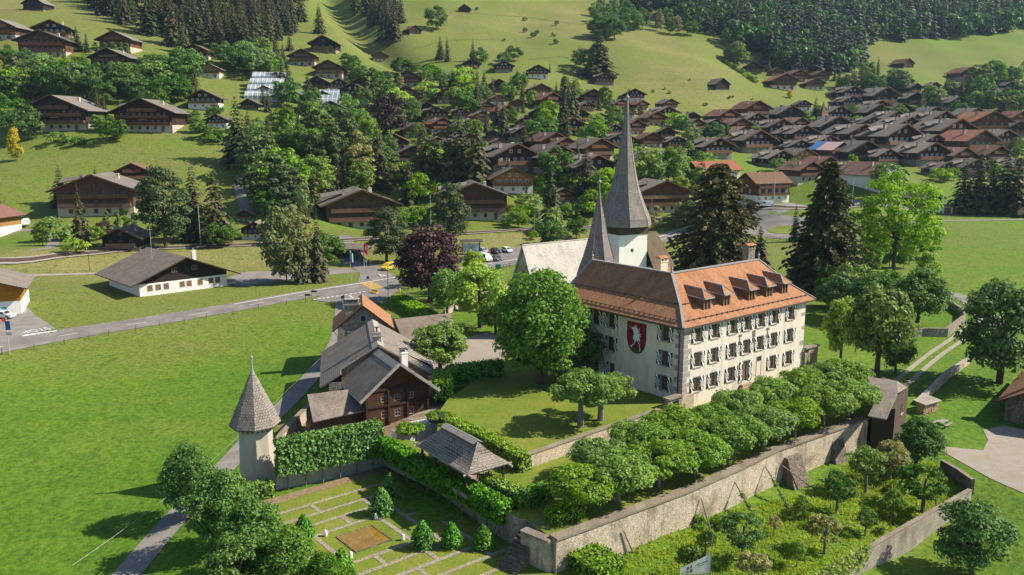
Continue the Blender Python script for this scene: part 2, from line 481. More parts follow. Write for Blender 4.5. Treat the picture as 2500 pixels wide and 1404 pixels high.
M = {}
M['roof_orange'] = tiles('orange_clay_tiles', rgb('#a36d4c'), rgb('#bf946a'), rgb('#6e4835'), .26, .32, .85, .4, rgb('#a97553'), gap=.025)
M['roof_shingle'] = tiles('grey_wood_shingles', rgb('#8b8078'), rgb('#a79c92'), rgb('#3f3832'), .16, .30, .85, .6, rgb('#8f857c'), .0, gap=.03)
M['roof_slab'] = tiles('stone_slates_grey', rgb('#9a9186'), rgb('#b0a79b'), rgb('#5c544c'), .6, .34, .85, .5, rgb('#a39a8f'), gap=.02)
M['roof_spire'] = tiles('grey_spire_shingles', rgb('#817a74'), rgb('#a39c95'), rgb('#403b37'), .34, .3, .85, .8, rgb('#8d867f'), gap=.025)
M['roof_church'] = tiles('pale_weathered_shingles', rgb('#b5aca5'), rgb('#dcd5cd'), rgb('#877f78'), .5, .22, .85, .4, rgb('#cac2ba'), gap=.015)
M['roof_grey'] = tiles('grey_chalet_roof', rgb('#776f67'), rgb('#8d857c'), rgb('#4b453f'), .5, .36, .85, .4, rgb('#787068'), .30, gap=.02)
M['roof_brown'] = tiles('brown_chalet_roof', rgb('#7a5b4c'), rgb('#8e6d5b'), rgb('#4f392f'), .4, .34, .85, .4, rgb('#85604f'), .22, gap=.02)
M['roof_rust'] = tiles('rust_tiled_roof', rgb('#9a6a52'), rgb('#ab7c60'), rgb('#644032'), .3, .32, .85, .4, rgb('#a06f55'), .05, gap=.02)
M['wood_dark'] = tiles('dark_brown_timber', rgb('#3d2b22'), rgb('#4e382b'), rgb('#1d1511'), 3.5, .24, .8, .5, rgb('#45302a'), .22, gap=.02)
M['wood_warm'] = tiles('warm_brown_timber', rgb('#5f4231'), rgb('#75553f'), rgb('#35241b'), 3.5, .24, .8, .5, rgb('#684936'), .2, gap=.02)
M['wood_black'] = tiles('near_black_timber', rgb('#2a2422'), rgb('#332c29'), rgb('#121010'), 3.5, .24, .8, .4, rgb('#2d2623'), .2, gap=.02)
M['wood_light'] = tiles('honey_coloured_timber', rgb('#a67a48'), rgb('#b98e58'), rgb('#5f421f'), 3.5, .22, .8, .4, rgb('#aa7f4c'), .1, gap=.02)
M['wood_balcony'] = tiles('orange_brown_balcony_boards', rgb('#7d5c46'), rgb('#957058'), rgb('#46301f'), .25, 3, .8, .3, rgb('#83624a'), .2, gap=.02)
M['blocks'] = tiles('stained_concrete_blocks', rgb('#a8a297'), rgb('#bdb6aa'), rgb('#757065'), .6, .3, .9, .5, rgb('#8a8276'), gap=.02)
M['wood_grey'] = tiles('weathered_grey_boards', rgb('#a19a92'), rgb('#b8b1a8'), rgb('#5d564f'), 4, .25, .85, .4, rgb('#aaa39a'), .1, gap=.02)
M['wood_log'] = tiles('old_log_wall', rgb('#4e3829'), rgb('#6b4c34'), rgb('#1c1410'), 6, .26, .85, .7, rgb('#59402d'), .05, gap=.03)
M['white'] = plaster('white_plaster', (.78, .76, .72, 1), (.55, .52, .47, 1), .3)
M['cream'] = plaster('cream_plaster', (.70, .62, .47, 1), (.5, .43, .32, 1), .3)
M['castle_wall'] = plaster('old_castle_plaster', (.71, .64, .54, 1), (.36, .30, .23, 1), .8)
M['church_white'] = plaster('church_limewash', (.88, .86, .82, 1), (.60, .58, .54, 1), .25)
M['stone'] = rubble('grey_rubble_stone', rgb('#8d8478'), rgb('#b0a697'), rgb('#6f675c'), 2.4, rgb('#7b7468'))
M['stone_pale'] = rubble('pale_rubble_wall', rgb('#b3a794'), rgb('#d3c7b3'), rgb('#a09484'), 3.6, rgb('#8d8070'), .05)
M['stone_dark'] = rubble('dark_rubble_stone', rgb('#6e655b'), rgb('#8c8175'), rgb('#453e37'), 3.0, rgb('#5e564d'))
M['stone_cut'] = plain('cut_grey_stone', rgb('#98908a'), .85, .2, 0, .22, 4)
M['coping'] = tiles('coping_slabs', rgb('#857a6c'), rgb('#9a8f80'), rgb('#4c443b'), 1.1, 3.0, .9, .4, rgb('#8d8273'), gap=.02)
M['concrete'] = plaster('weathered_concrete', (.46, .43, .39, 1), (.26, .24, .21, 1), .6)
M['dark_metal'] = plain('dark_sheet_metal', (.07, .062, .058, 1), .55, .4)
M['lead'] = plain('grey_lead_sheet', (.27, .27, .28, 1), .6, .4)
M['iron'] = plain('black_iron', (.03, .03, .03, 1), .5, .4)
M['galv'] = plain('galvanised_steel', (.45, .46, .47, 1), .45, .5, .4)
M['glass'] = plain('dark_window_glass', (.035, .04, .045, 1), .12, .6, 0, .3)
M['frame_wood'] = plain('brown_window_frame', (.16, .10, .06, 1), .6)
M['bark'] = plain('brown_bark', (.10, .075, .055, 1), .9, .1, 0, .4, 6)
M['bark_grey'] = plain('grey_bark', (.19, .17, .14, 1), .9, .1, 0, .4, 6)
M['gold'] = plain('gilded_metal', (.8, .5, .12, 1), .3, .6, .8)
M['green_paint'] = plain('dark_green_paint', (.02, .14, .06, 1), .5)
M['white_paint'] = plain('white_paint', (.78, .77, .74, 1), .5)
M['road_white'] = plain('white_road_paint', (.68, .67, .64, 1), .7, .2, 0, .2, 1.5)
M['road_yellow'] = plain('yellow_road_paint', (.62, .40, .10, 1), .7, .2, 0, .2, 1.5)
M['red'] = plain('red_paint', (.42, .035, .03, 1), .5)
M['orange_paint'] = plain('orange_yellow_paint', (.80, .42, .02, 1), .35, .5)
M['yellow_paint'] = plain('yellow_car_paint', (.78, .50, .02, 1), .3, .5)
M['rubber'] = plain('black_rubber', (.02, .02, .02, 1), .8)

# ---------------------------------------------------------------- the ground
ZONES = [(0, 1404, 0, 0), (300, 1200, 0, 0), (100, 1000, .05, 0), (500, 950, .05, 0), (700, 820, .12, 0), (400, 845, .75, 0), (250, 870, .5, 0), (560, 800, .65, 0), (800, 752, .5, 0),
         (100, 700, .55, 0), (200, 760, .5, 0), (350, 760, .65, 0), (700, 690, .65, 0), (600, 720, .6, 0), (200, 640, 1.0, 0), (500, 630, 1.05, 0), (650, 640, 1.0, 0), (60, 650, 1.0, 0), (350, 625, 1.0, 0),
         (1300, 580, 1.0, 0), (1150, 592, 1.0, 0), (1500, 570, .6, 0), (1200, 550, .3, 0), (60, 590, .25, 0), (200, 595, .3, 0), (900, 550, .2, 0),
         (100, 480, .5, 0), (300, 400, .6, 0), (100, 400, .55, 0), (450, 350, .6, 0), (0, 340, .45, 0), (250, 200, .3, 0), (100, 60, .8, 0), (250, 60, .75, 0), (0, 20, .85, 0), (600, 190, .6, 0), (560, 260, .5, 0), (700, 30, .6, 0),
         (880, 80, .65, 0), (940, 20, .5, 0), (1100, 100, .65, 0), (1300, 60, .85, 0), (1250, 130, .75, 0), (1150, 0, .55, 0), (1450, 40, .8, 0), (1450, 140, .6, 0), (1600, 100, .8, 0), (1650, 200, .85, 0), (1800, 260, .85, 0), (1600, 260, .75, 0), (1050, 330, .3, 0), (1400, 400, .3, 0),
         (1700, 100, .7, 0), (1900, 240, .6, 0), (2250, 140, .7, 0), (2450, 130, .6, 0), (2300, 110, .35, 0), (2000, 300, .4, 0), (2300, 300, .3, 0), (2000, 450, .3, 0),
         (2350, 620, .3, 0), (2480, 680, .2, 0), (2400, 540, .35, 0), (1930, 620, .75, 0), (1930, 700, .45, 0), (1990, 830, .2, 0), (2250, 780, .1, 0), (2250, 900, .2, 0), (2350, 1000, .15, 0), (2300, 1100, .1, 0),
         (2400, 1300, .15, 0), (2250, 1380, .2, 0), (1900, 1250, .1, 1), (1700, 1350, .15, 1), (2050, 1200, .15, 1), (2150, 1180, .1, 1), (1800, 1390, .15, 1), (1500, 1390, .1, 1),
         (1000, 700, .3, 0), (1050, 800, .2, 0), (1650, 650, .4, 0)]
_zp = []
for px, py, d, w in ZONES:
    p = at(px, py); _zp.append((p.x, p.y, d, w))
_zp = np.array(_zp)

def build_ground():
    NR, NC = 430, 440
    ys = 40.0 * (1500 / 40.0) ** (np.arange(NR) / (NR - 1.0))
    ts = np.linspace(-1.05, 1.05, NC)
    X = ys[:, None] * ts[None, :]; Y = np.repeat(ys[:, None], NC, 1)
    Z = heights(X, Y)
    co = np.stack([X, Y, Z], -1).reshape(-1, 3)
    i = np.arange(NR * NC).reshape(NR, NC)
    q = np.stack([i[:-1, :-1], i[:-1, 1:], i[1:, 1:], i[1:, :-1]], -1).reshape(-1, 4)
    me = bpy.data.meshes.new("ground")
    me.vertices.add(len(co)); me.vertices.foreach_set("co", co.astype(np.float32).ravel())
    me.loops.add(q.size); me.loops.foreach_set("vertex_index", q.astype(np.int32).ravel())
    me.polygons.add(len(q)); me.polygons.foreach_set("loop_start", np.arange(0, q.size, 4, dtype=np.int32))
    me.polygons.foreach_set("use_smooth", np.ones(len(q), bool))
    me.update(calc_edges=True)
    # kind of grass: weights from the nearest known patches, distances relative to how far off they lie
    dry = np.empty(len(co)); fl = np.empty(len(co))
    for a in range(0, len(co), 20000):
        b = co[a:a + 20000]
        sc = (20 + .12 * b[:, 1])[:, None]
        d2 = ((b[:, None, 0] - _zp[None, :, 0]) ** 2 + (b[:, None, 1] - _zp[None, :, 1]) ** 2) / sc ** 2
        w = 1 / (d2 ** 1.5 + .02)
        ws = w.sum(1)
        dry[a:a + 20000] = (w * _zp[None, :, 2]).sum(1) / ws; fl[a:a + 20000] = (w * _zp[None, :, 3]).sum(1) / ws
    for nm, v in (("dry", dry), ("rough", fl)):
        at_ = me.attributes.new(nm, 'FLOAT', 'POINT'); at_.data.foreach_set("value", v.astype(np.float32))
    t = NT("meadow_grass")
    obj = t.coord('Object')
    dv = t.n("ShaderNodeAttribute", attribute_name="dry").outputs['Fac']; rv = t.n("ShaderNodeAttribute", attribute_name="rough").outputs['Fac']
    big = t.noise(obj, .035, 5, .6); mid = t.noise(obj, .22, 5, .6); fine = t.noise(obj, 1.6, 4, .65); dot = t.noise(obj, 5.5, 2)
    streak = t.noise(t.coord('Object', (.02, .16, .35)), 1.0, 5, .65)
    f = t.math('ADD', dv, t.math('MULTIPLY', t.math('SUBTRACT', big, .5), .55))
    f = t.math('ADD', f, t.math('MULTIPLY', t.math('SUBTRACT', streak, .5), .5))
    f = t.math('ADD', f, t.math('MULTIPLY', t.math('SUBTRACT', mid, .5), .35))
    f = t.math('ADD', f, t.math('MULTIPLY', t.math('SUBTRACT', t.noise(obj, .012, 4, .6), .52), .75))
    col = t.ramp(f, [(0.0, (.082, .165, .014, 1)), (.22, (.115, .185, .02, 1)), (.5, (.145, .178, .034, 1)), (.8, (.172, .178, .052, 1)), (1.0, (.22, .205, .078, 1))])
    shade = t.ramp(fine, [(.28, (.45, .54, .42)), (.5, (.92, .95, .9)), (.72, (1.32, 1.28, 1.12))])
    col = t.mix(1.0, col, shade, 'MULTIPLY')
    tuft = t.ramp(t.noise(obj, .55, 4, .7), [(.57, (0, 0, 0)), (.65, (1, 1, 1))])
    col = t.mix(t.math('MULTIPLY', tuft, .75), col, (.05, .105, .018, 1))
    flower = t.ramp(t.noise(obj, .09, 3), [(.52, (0, 0, 0)), (.66, (1, 1, 1))])
    fd = t.math('MULTIPLY', t.math('MULTIPLY', t.ramp(dot, [(.62, (0, 0, 0)), (.68, (1, 1, 1))]), flower), t.math('ADD', .25, rv))
    col = t.mix(fd, col, (.55, .42, .03, 1))
    nrm = t.bump(t.math('ADD', fine, t.math('MULTIPLY', mid, 1.5)), .55, .35)
    me.materials.append(t.out(col, .85, nrm, .12))
    o = link("ground", me); structure("ground", o)
    return o
GROUND = build_ground()

M['asphalt'] = (lambda t: t.out(t.mix(t.ramp(t.noise(t.coord('Object'), .25, 5, .65), [(.4, (0, 0, 0)), (.7, (1, 1, 1))]),
                t.ramp(t.noise(t.coord('Object'), 4, 4), [(.3, (.135, .125, .118, 1)), (.7, (.175, .165, .155, 1))]), (.235, .22, .205, 1)), .85, None, .25))(NT("worn_asphalt"))
M['lane'] = (lambda t: t.out(t.mix(t.ramp(t.noise(t.coord('Object'), .4, 5, .65), [(.4, (0, 0, 0)), (.7, (1, 1, 1))]),
                t.ramp(t.noise(t.coord('Object'), 4, 4), [(.3, (.20, .185, .17, 1)), (.7, (.27, .25, .23, 1))]), (.16, .15, .14, 1)), .85, None, .25))(NT("pale_asphalt_lane"))
M['gravel'] = (lambda t: t.out(t.mix(t.ramp(t.noise(t.coord('Object'), .5, 5, .65), [(.45, (0, 0, 0)), (.75, (1, 1, 1))]),
                t.ramp(t.noise(t.coord('Object'), 9, 3), [(.3, (.24, .21, .175, 1)), (.7, (.36, .325, .28, 1))]), (.27, .22, .165, 1)), .95, t.bump(t.noise(t.coord('Object'), 9, 3), .4, .05), .1))(NT("pale_gravel"))
M['ballast'] = plain('railway_ballast', (.30, .265, .235, 1), .95, .1, 0, .35, 5)
M['earth'] = plain('brown_earth', (.22, .155, .10, 1), .95, .1, 0, .3, 2)
M['path_grass'] = plain('trodden_grass', (.12, .13, .035, 1), .9, .1, 0, .3, .5)
M['lawn'] = (lambda t: t.out(t.mix(1.0, t.ramp(t.math('ADD', t.math('MULTIPLY', t.noise(t.coord('Object'), .18, 5, .65), .75), t.math('MULTIPLY', t.noise(t.coord('Object'), 1.1, 4), .3)),
                [(.32, (.10, .165, .02, 1)), (.55, (.165, .20, .03, 1)), (.75, (.24, .225, .06, 1))]),
                t.ramp(t.noise(t.coord('Object'), 3.5, 4, .65), [(.3, (.65, .7, .6)), (.7, (1.15, 1.15, 1.1))]), 'MULTIPLY'), .85, t.bump(t.noise(t.coord('Object'), 3.5, 4), .35, .12), .12))(NT("mown_lawn"))

def ribbon(name, pts, width, mat, lift, step=3.0, label=None, cross=4):
    """a strip of given width laid on the ground along a line of ground points (x, y)"""
    P = [Vector((p[0], p[1])) for p in pts]
    W = list(width) if isinstance(width, (list, tuple)) else [width] * len(P)
    # Catmull-Rom
    Q = []; ws = []
    for i in range(len(P) - 1):
        a = P[max(i - 1, 0)]; b = P[i]; c = P[i + 1]; d = P[min(i + 2, len(P) - 1)]
        n = max(1, int((c - b).length / step))
        for k in range(n):
            t = k / n
            Q.append(.5 * ((2 * b) + (c - a) * t + (2 * a - 5 * b + 4 * c - d) * t * t + (3 * b - a - 3 * c + d) * t ** 3)); ws.append(W[i] + (W[i + 1] - W[i]) * t)
    Q.append(P[-1]); ws.append(W[-1])
    xs = []; 
    for i, q in enumerate(Q):
        d = (Q[min(i + 1, len(Q) - 1)] - Q[max(i - 1, 0)]).normalized(); nn = Vector((d.y, -d.x))
        for k in range(cross + 1):
            s = (k / cross - .5) * ws[i]
            xs.append((q.x + nn.x * s, q.y + nn.y * s))
    xs = np.array(xs); z = heights(xs[:, 0], xs[:, 1]) + lift
    mb = MB(); c1 = cross + 1
    mb.v = [(x, y, zz) for (x, y), zz in zip(xs, z)]
    for i in range(len(Q) - 1):
        for k in range(cross):
            mb.f.append([i * c1 + k, i * c1 + k + 1, (i + 1) * c1 + k + 1, (i + 1) * c1 + k]); mb.m.append(0)
    o = mb.build(name, mat, smooth=True)
    return structure(name, o)

def patch(name, pts, mat, lift, sub=2.5):
    """a flat-lying area bounded by ground points, draped on the ground"""
    P = np.array([(p[0], p[1]) for p in pts])
    x0, y0 = P.min(0); x1, y1 = P.max(0)
    import bmesh
    bm = bmesh.new()
    vs = [bm.verts.new((a, b, 0)) for a, b in P]
    bm.faces.new(vs)
    for ax, lo, hi in ((0, x0, x1), (1, y0, y1)):
        k = max(1, int((hi - lo) / sub))
        for i in range(1, k):
            c = lo + (hi - lo) * i / k
            co = Vector((c, 0, 0)) if ax == 0 else Vector((0, c, 0)); no = Vector((1, 0, 0)) if ax == 0 else Vector((0, 1, 0))
            bmesh.ops.bisect_plane(bm, geom=bm.verts[:] + bm.edges[:] + bm.faces[:], plane_co=co, plane_no=no)
    co = np.array([v.co[:] for v in bm.verts]); z = heights(co[:, 0], co[:, 1]) + lift
    for v, zz in zip(bm.verts, z): v.co.z = zz
    for f in bm.faces:
        f.normal_update()
        if f.normal.z < 0: f.normal_flip()
        f.smooth = True
    me = bpy.data.meshes.new(name); bm.to_mesh(me); bm.free()
    me.materials.append(mat); box_uv(me)
    return structure(name, link(name, me))

def g2(px, py, z=None):
    p = at(px, py) if z is None else U(px, py, z)
    return (p.x, p.y)

ROADPX = [(-260, 886), (0, 845), (150, 818), (340, 788), (560, 752), (750, 718), (900, 694), (1000, 677), (1110, 662), (1220, 645), (1420, 613), (1640, 577), (1780, 554), (1850, 538)]
ROAD = [g2(*p) for p in ROADPX]
ribbon("road", ROAD, 7.8, M['asphalt'], .06)

def offset_line(pts, off):
    out = []
    P = [Vector(p) for p in pts]
    for i, q in enumerate(P):
        d = (P[min(i + 1, len(P) - 1)] - P[max(i - 1, 0)]).normalized()
        out.append((q.x - d.y * off, q.y + d.x * off))
    return out

def dashes(name, pts, off, width, on, gap, mat, lift, start=0, end=1e9):
    """painted dashes along a line, one sheet"""
    P = [Vector(p) for p in offset_line(pts, off)]
    mb = MB(); s = 0
    acc = []
    for a, b in zip(P, P[1:]):
        L = (b - a).length; n = max(1, int(L / .5))
        for k in range(n): acc.append((s + L * k / n, a.lerp(b, k / n), (b - a).normalized()))
        s += L
    per = on + gap; cur = []
    def flush():
        if len(cur) > 1:
            for (s0, p, d), (s1, q, e) in zip(cur, cur[1:]):
                n = Vector((d.y, -d.x)) * width / 2
                c = [(p.x - n.x, p.y - n.y), (p.x + n.x, p.y + n.y), (q.x + n.x, q.y + n.y), (q.x - n.x, q.y - n.y)]
                hh = heights(np.array([k[0] for k in c]), np.array([k[1] for k in c])) + lift
                mb.poly([(k[0], k[1], h) for k, h in zip(c, hh)])
        cur.clear()
    for it in acc:
        if it[0] < start or it[0] > end or (it[0] % per) > on: flush()
        else: cur.append(it)
    flush()
    return structure(name, mb.build(name, mat))
dashes("road_markings", ROAD, -.75, .16, 4.0, 8.5, M['road_white'], .10)
dashes("road_markings", ROAD, 2.35, .36, 500, .1, M['road_white'], .10, 62, 262)

# the lane past the farm, the junction in front of the stone house, the drive under the railway
LANE = [g2(875, 712), g2(858, 742), (-30.8, 150), (-29.9, 136), (-30.6, 122), (-31.5, 110), (-32.6, 100), (-33.6, 88), (-34.6, 78), (-35.2, 68), (-35.8, 55)]
ribbon("lane", LANE, [9.5, 6.5, 4.2, 3.4, 3.0, 2.9, 2.8, 2.8, 2.9, 2.9, 3.0], M['lane'], .07)
patch("road_junction", [g2(*p) for p in [(762, 733), (800, 718), (900, 700), (975, 686), (985, 705), (955, 722), (930, 738), (900, 748), (850, 772), (835, 747), (815, 740)]], M['asphalt'], .075)
UNDER = [g2(925, 694), g2(915, 668), g2(885, 648), g2(858, 634), U(842, 618, -.3)[:2], U(830, 604, -.3)[:2]]
ribbon("side_road", UNDER, [11, 7.5, 6.5, 6, 6, 6], M['asphalt'], .072)
patch("forecourt", [g2(*p) for p in [(560, 676), (600, 664), (700, 660), (800, 655), (845, 655), (880, 664), (800, 672), (640, 691), (590, 702), (556, 692)]], M['lane'], .05)
ribbon("footpath", [g2(*p) for p in [(20, 676), (120, 671), (245, 667)]], 1.8, M['gravel'], .05)
patch("car_park", [g2(*p) for p in [(1125, 640), (1130, 622), (1200, 610), (1300, 600), (1420, 590), (1500, 590), (1500, 605), (1220, 640)]], M['asphalt'], .068)
patch("petrol_yard", [g2(*p) for p in [(-60, 842), (-60, 760), (20, 745), (58, 742), (85, 770), (137, 803), (60, 822), (0, 830)]], M['lane'], .07)
ribbon("drive", [g2(*p) for p in [(30, 566), (85, 562), (112, 572), (130, 588), (118, 606), (70, 612)]], [3, 3, 3.4, 3.4, 2.4, 2], M['lane'], .06)
ribbon("hill_lane", [g2(*p) for p in [(600, 520), (588, 480), (584, 452), (588, 425)]], 3.5, M['lane'], .1)
ribbon("field_path", [(at(2140, 552)).to_2d()[:], g2(2270, 541), g2(2400, 538), g2(2560, 535)], 3.2, M['lane'], .08)
patch("roundabout", [g2(*p) for p in [(1780, 560), (1800, 545), (1826, 532), (1880, 524), (1960, 530), (2020, 545), (2010, 570), (1940, 585), (1870, 580)]], M['asphalt'], .07)
patch("roundabout_island", [g2(*p) for p in [(1872, 560), (1900, 553), (1940, 553), (1965, 560), (1950, 570), (1905, 572), (1880, 568)]], M['lawn'], .17)
ribbon("village_street", [g2(*p) for p in [(1830, 528), (1900, 512), (2010, 500), (2120, 495), (2300, 520), (2480, 528)]], [7, 7, 6, 6, 6, 6], M['asphalt'], .08)
# farm track and gravel yard to the right of the castle
TRK = [g2(*p) for p in [(2440, 770), (2375, 800), (2335, 830), (2280, 868), (2235, 905), (2195, 940)]]
ribbon("track", offset_line(TRK, .85), .75, M['gravel'], .05)
ribbon("track", offset_line(TRK, -.85), .75, M['gravel'], .05)
ribbon("castle_drive", [g2(*p) for p in [(2300, 712), (2340, 722), (2370, 740), (2400, 772), (2440, 800)]], 3.4, M['lane'], .06)
patch("gravel_yard", [g2(*p) for p in [(2296, 1100), (2310, 1092), (2400, 1100), (2412, 1075), (2400, 1050), (2450, 1040), (2560, 1060), (2560, 1230), (2500, 1205), (2420, 1170)]], M['gravel'], .05)
patch("courtyard", [g2(*p) for p in [(1010, 840), (1080, 840), (1190, 812), (1260, 830), (1230, 880), (1120, 890), (1080, 960), (1100, 1010), (1050, 1050), (985, 1020), (985, 900)]], M['gravel'], .05)
patch("farmyard", [(-30, 103.5), (-27, 107), (-18, 108), (-8.5, 108), (-8.5, 99), (-14, 96), (-22, 93), (-28.5, 91)], M['earth'], .04)

for q in ([(1062, 74), (1080, 60), (1105, 40), (1134, 31)], [(1290, 145), (1340, 142), (1378, 138), (1400, 152)], [(1135, 32), (1200, 36), (1300, 44), (1420, 60)], [(960, 140), (1010, 120), (1100, 100), (1220, 95)], [(120, 24), (60, 27), (-20, 20)]):
    ribbon("hill_path", [g2(*p) for p in q], 1.7, M['earth'] if q[0][0] in (1062, 120) else M['path_grass'], .12, 6)
# railway: ballast bed, sleepers, two rails
RAILPX = [(-300, 655), (0, 637), (160, 624), (330, 609), (480, 603), (640, 597), (820, 588), (1000, 578), (1150, 569), (1330, 557), (1500, 545), (1640, 535), (1800, 521), (1960, 508), (2120, 497)]
RAIL = [g2(*p) for p in RAILPX]
ribbon("railway_ballast", RAIL, 4.2, M['ballast'], .25, cross=2)
ribbon("railway_bed", RAIL, 2.2, plain('dark_sleepers', (.085, .065, .05, 1), .9, .1, 0, .4, 2), .31, cross=2)
for k in (-.6, .6):
    ribbon("railway_rail", offset_line(RAIL, k), .14, plain('rusty_rail', (.20, .12, .08, 1), .5, .4, .3), .42, cross=1)

# crosswalk, give-way dashes, STOP
def painted(name, quads, mat, lift):
    mb = MB()
    for q in quads:
        g = [g2(*p) for p in q]
        z = heights(np.array([a[0] for a in g]), np.array([a[1] for a in g])) + lift
        mb.poly([(a[0], a[1], h) for a, h in zip(g, z)][::-1])
    o = mb.build(name, mat)
    return structure(name, o)
cw = []
for k in range(9):
    t = k / 8.5
    x0, y0 = 877 + t * 29, 693 + t * 14.5; x1, y1 = 906 + t * 32, 688 + t * 14.5
    cw.append([(x0, y0), (x1, y1), (x1 + 2.2, y1 + .95), (x0 + 2.2, y0 + .95)])
painted("crosswalk", cw, M['road_yellow'], .125)
gw = []
for k in range(12):
    x = 765 + k * 11.0; y = 732.6 - k * 1.75
    gw.append([(x, y), (x + 6, y - 1.0), (x + 6.6, y + .2), (x + .6, y + 1.2)])
for k in range(7):
    x = 911 + k * 9.6; y = 686.2 - k * 1.45
    gw.append([(x, y), (x + 5, y - .8), (x + 5.6, y + .2), (x + .6, y + 1.0)])
gw.append([(851, 722), (853, 721.4), (866, 730), (863, 730.4)])
gw.append([(924, 671), (926, 670.6), (933, 675), (930, 675.2)]); gw.append([(930, 675.2), (942, 673.2), (942.6, 674.2), (931, 676.2)]); gw.append([(926, 670.6), (942, 673.2), (940, 673.9), (928, 671.4)])
painted("road_markings", gw, M['road_white'], .125)
painted("stop_line", [[(54, 820), (138, 807.5), (139, 809.6), (56, 822.6)]], M['road_white'], .11)
cu = bpy.data.curves.new("stop_lettering", 'FONT'); cu.body = "STOP"; cu.size = 3.0; cu.align_x = 'CENTER'; cu.align_y = 'CENTER'
so = bpy.data.objects.new("stop_lettering", cu); COL.objects.link(so)
pl, pr = at(72, 810), at(104, 805.5)
mid = (pl + pr) / 2; dd = (pl - pr)
so.location = (mid.x, mid.y, hz(mid.x, mid.y) + .13); so.rotation_euler = (0, 0, math.atan2(dd.y, dd.x)); so.scale = (.62, 1.15, 1)
cu.materials.append(M['road_white']); so["kind"] = "structure"

# ---------------------------------------------------------------- the castle
def bearing_rot(b):
    """rotation about Z that turns local +x to a compass-like bearing measured from the view direction to the right"""
    return math.radians(90 - b)

CX, CY = 21.5, 101.9
CROT = bearing_rot(51)
_cr = Vector((math.cos(CROT), math.sin(CROT))); _cl = Vector((-_cr.y, _cr.x))
def CL(s, l, z=0.0):
    return Vector((CX + _cr.x * s + _cl.x * l, CY + _cr.y * s + _cl.y * l, z))

def sunburst():
    t = NT("green_white_sunburst_shutter")
    tc = t.n("ShaderNodeTexCoord"); sp = t.n("ShaderNodeSeparateXYZ"); t.l(tc.outputs['Object'], sp.inputs[0])
    x = sp.outputs[0]; z = t.math('MULTIPLY', sp.outputs[2], 1.0)
    ang = t.math('ARCTAN2', z, x)
    r = t.math('SQRT', t.math('ADD', t.math('MULTIPLY', x, x), t.math('MULTIPLY', z, z)))
    a = t.math('ADD', t.math('MULTIPLY', ang, 8 / (2 * math.pi)), t.math('MULTIPLY', t.math('SINE', t.math('MULTIPLY', r, 5.5)), .22))
    fr = t.math('FRACT', t.math('ADD', a, 20.25))
    f = t.math('GREATER_THAN', fr, .46)
    return t.out(t.mix(f, (.82, .81, .78, 1), (.004, .042, .026, 1)), .55, None, .4)
M['sunburst'] = sunburst()

def window_proto(w, h, depth=.28, shutters=2, bars=True, stone='stone_cut', shw=None):
    """local x along the wall, y into the wall, z up from the sill; opening centred on x = 0"""
    m = MB(); f = .13
    for a, b, c, d in ((-w/2 - f, -w/2, -.05, h + f), (w/2, w/2 + f, -.05, h + f), (-w/2, w/2, h, h + f)):
        m.box(a, b, -.025, .02, c, d)
    m.box(-w/2 - .2, w/2 + .2, -.10, .03, -.16, -.003)
    o = m.build('window', M[stone])
    p = MB(); p.poly([(-w/2, depth, 0), (w/2, depth, 0), (w/2, depth, h), (-w/2, depth, h)])
    p.build('pane', M['glass'], o)
    g = MB(); k = .045
    for x in (-w/2 + .04, 0, w/2 - .04): g.box(x - k, x + k, depth - .05, depth - .005, 0, h)
    for i in range(5): g.box(-w/2, w/2, depth - .045, depth - .008, h * i / 4 - .03 + (.03 if i == 0 else 0) - (.03 if i == 4 else 0), h * i / 4 + .03)
    if bars:
        for i in range(1, 6): g.box(-w/2, w/2, .05, .075, h * i / 6 - .012, h * i / 6 + .012, 0)
        for i in (-1, 0, 1): g.box(i * w / 4 - .012, i * w / 4 + .012, .05, .075, 0, h, 0)
    g.build('window_bars', M['frame_wood'], o)
    sw = shw or w * .56
    for sd in ([-1, 1] if shutters == 2 else [-1]):
        s = MB(); s.box(-sw/2, sw/2, -.03, .03, -h/2 - .02, h/2 + .05)
        so = s.build('shutter', M['sunburst'], o)
        so.location = (sd * (w/2 + f + sw/2 - .03), -.075, h/2)
    return o

def place_window(proto, parent, x, y, z, rot, first):
    o = proto if first else dup(proto)
    o.parent = parent; o.location = (x, y, z); o.rotation_euler = (0, 0, rot)
    return o

CAST = thing('castle', 'long white castle with orange tiled hip roof and green and white sunburst shutters', 'castle', (CX, CY, 0), CROT)
LX, LY, EZ, AX, AY, RZ = 27.0, 24.0, 11.95, 5.5, 7.0, 17.2
ROWS = [(3.0, 4.9), (6.3, 8.2), (9.55, 11.4)]
SR = [2.8, 6.2, 10.0, 13.1, 16.2, 19.4, 23.3]
Ww = 1.15
rects_r = []
for ri, (a, b) in enumerate(ROWS):
    for i, s in enumerate(SR):
        if ri == 0 and i in (3, 4): continue
        rects_r.append((s - Ww/2, s + Ww/2, a, b))
rects_r += [(13.1 - .6, 13.1 + .6, 2.4, 5.25)]
SLw = [3.05, 12.7, 15.7, 19.0, 21.6]
rects_l = []
for ri, (a, b) in enumerate(ROWS):
    for i, l in enumerate(SLw):
        if ri == 0 and i > 0: continue
        rects_l.append((LY - l - Ww/2, LY - l + Ww/2, a, b))
for l in (12.4, 15.5): rects_l.append((LY - l - .5, LY - l + .5, 2.7, 4.5))
w = MB()
w.holes((0, 0), (1, 0), LX, -1.0, EZ, rects_r, .3)
w.holes((0, LY), (0, -1), LY, -1.0, EZ, rects_l, .3)
w.holes((LX, 0), (0, 1), 14, -1.0, EZ, [(3, 4.1, 6.3, 8.2), (8, 9.1, 6.3, 8.2), (3, 4.1, 9.55, 11.4), (8, 9.1, 9.55, 11.4)], .3)
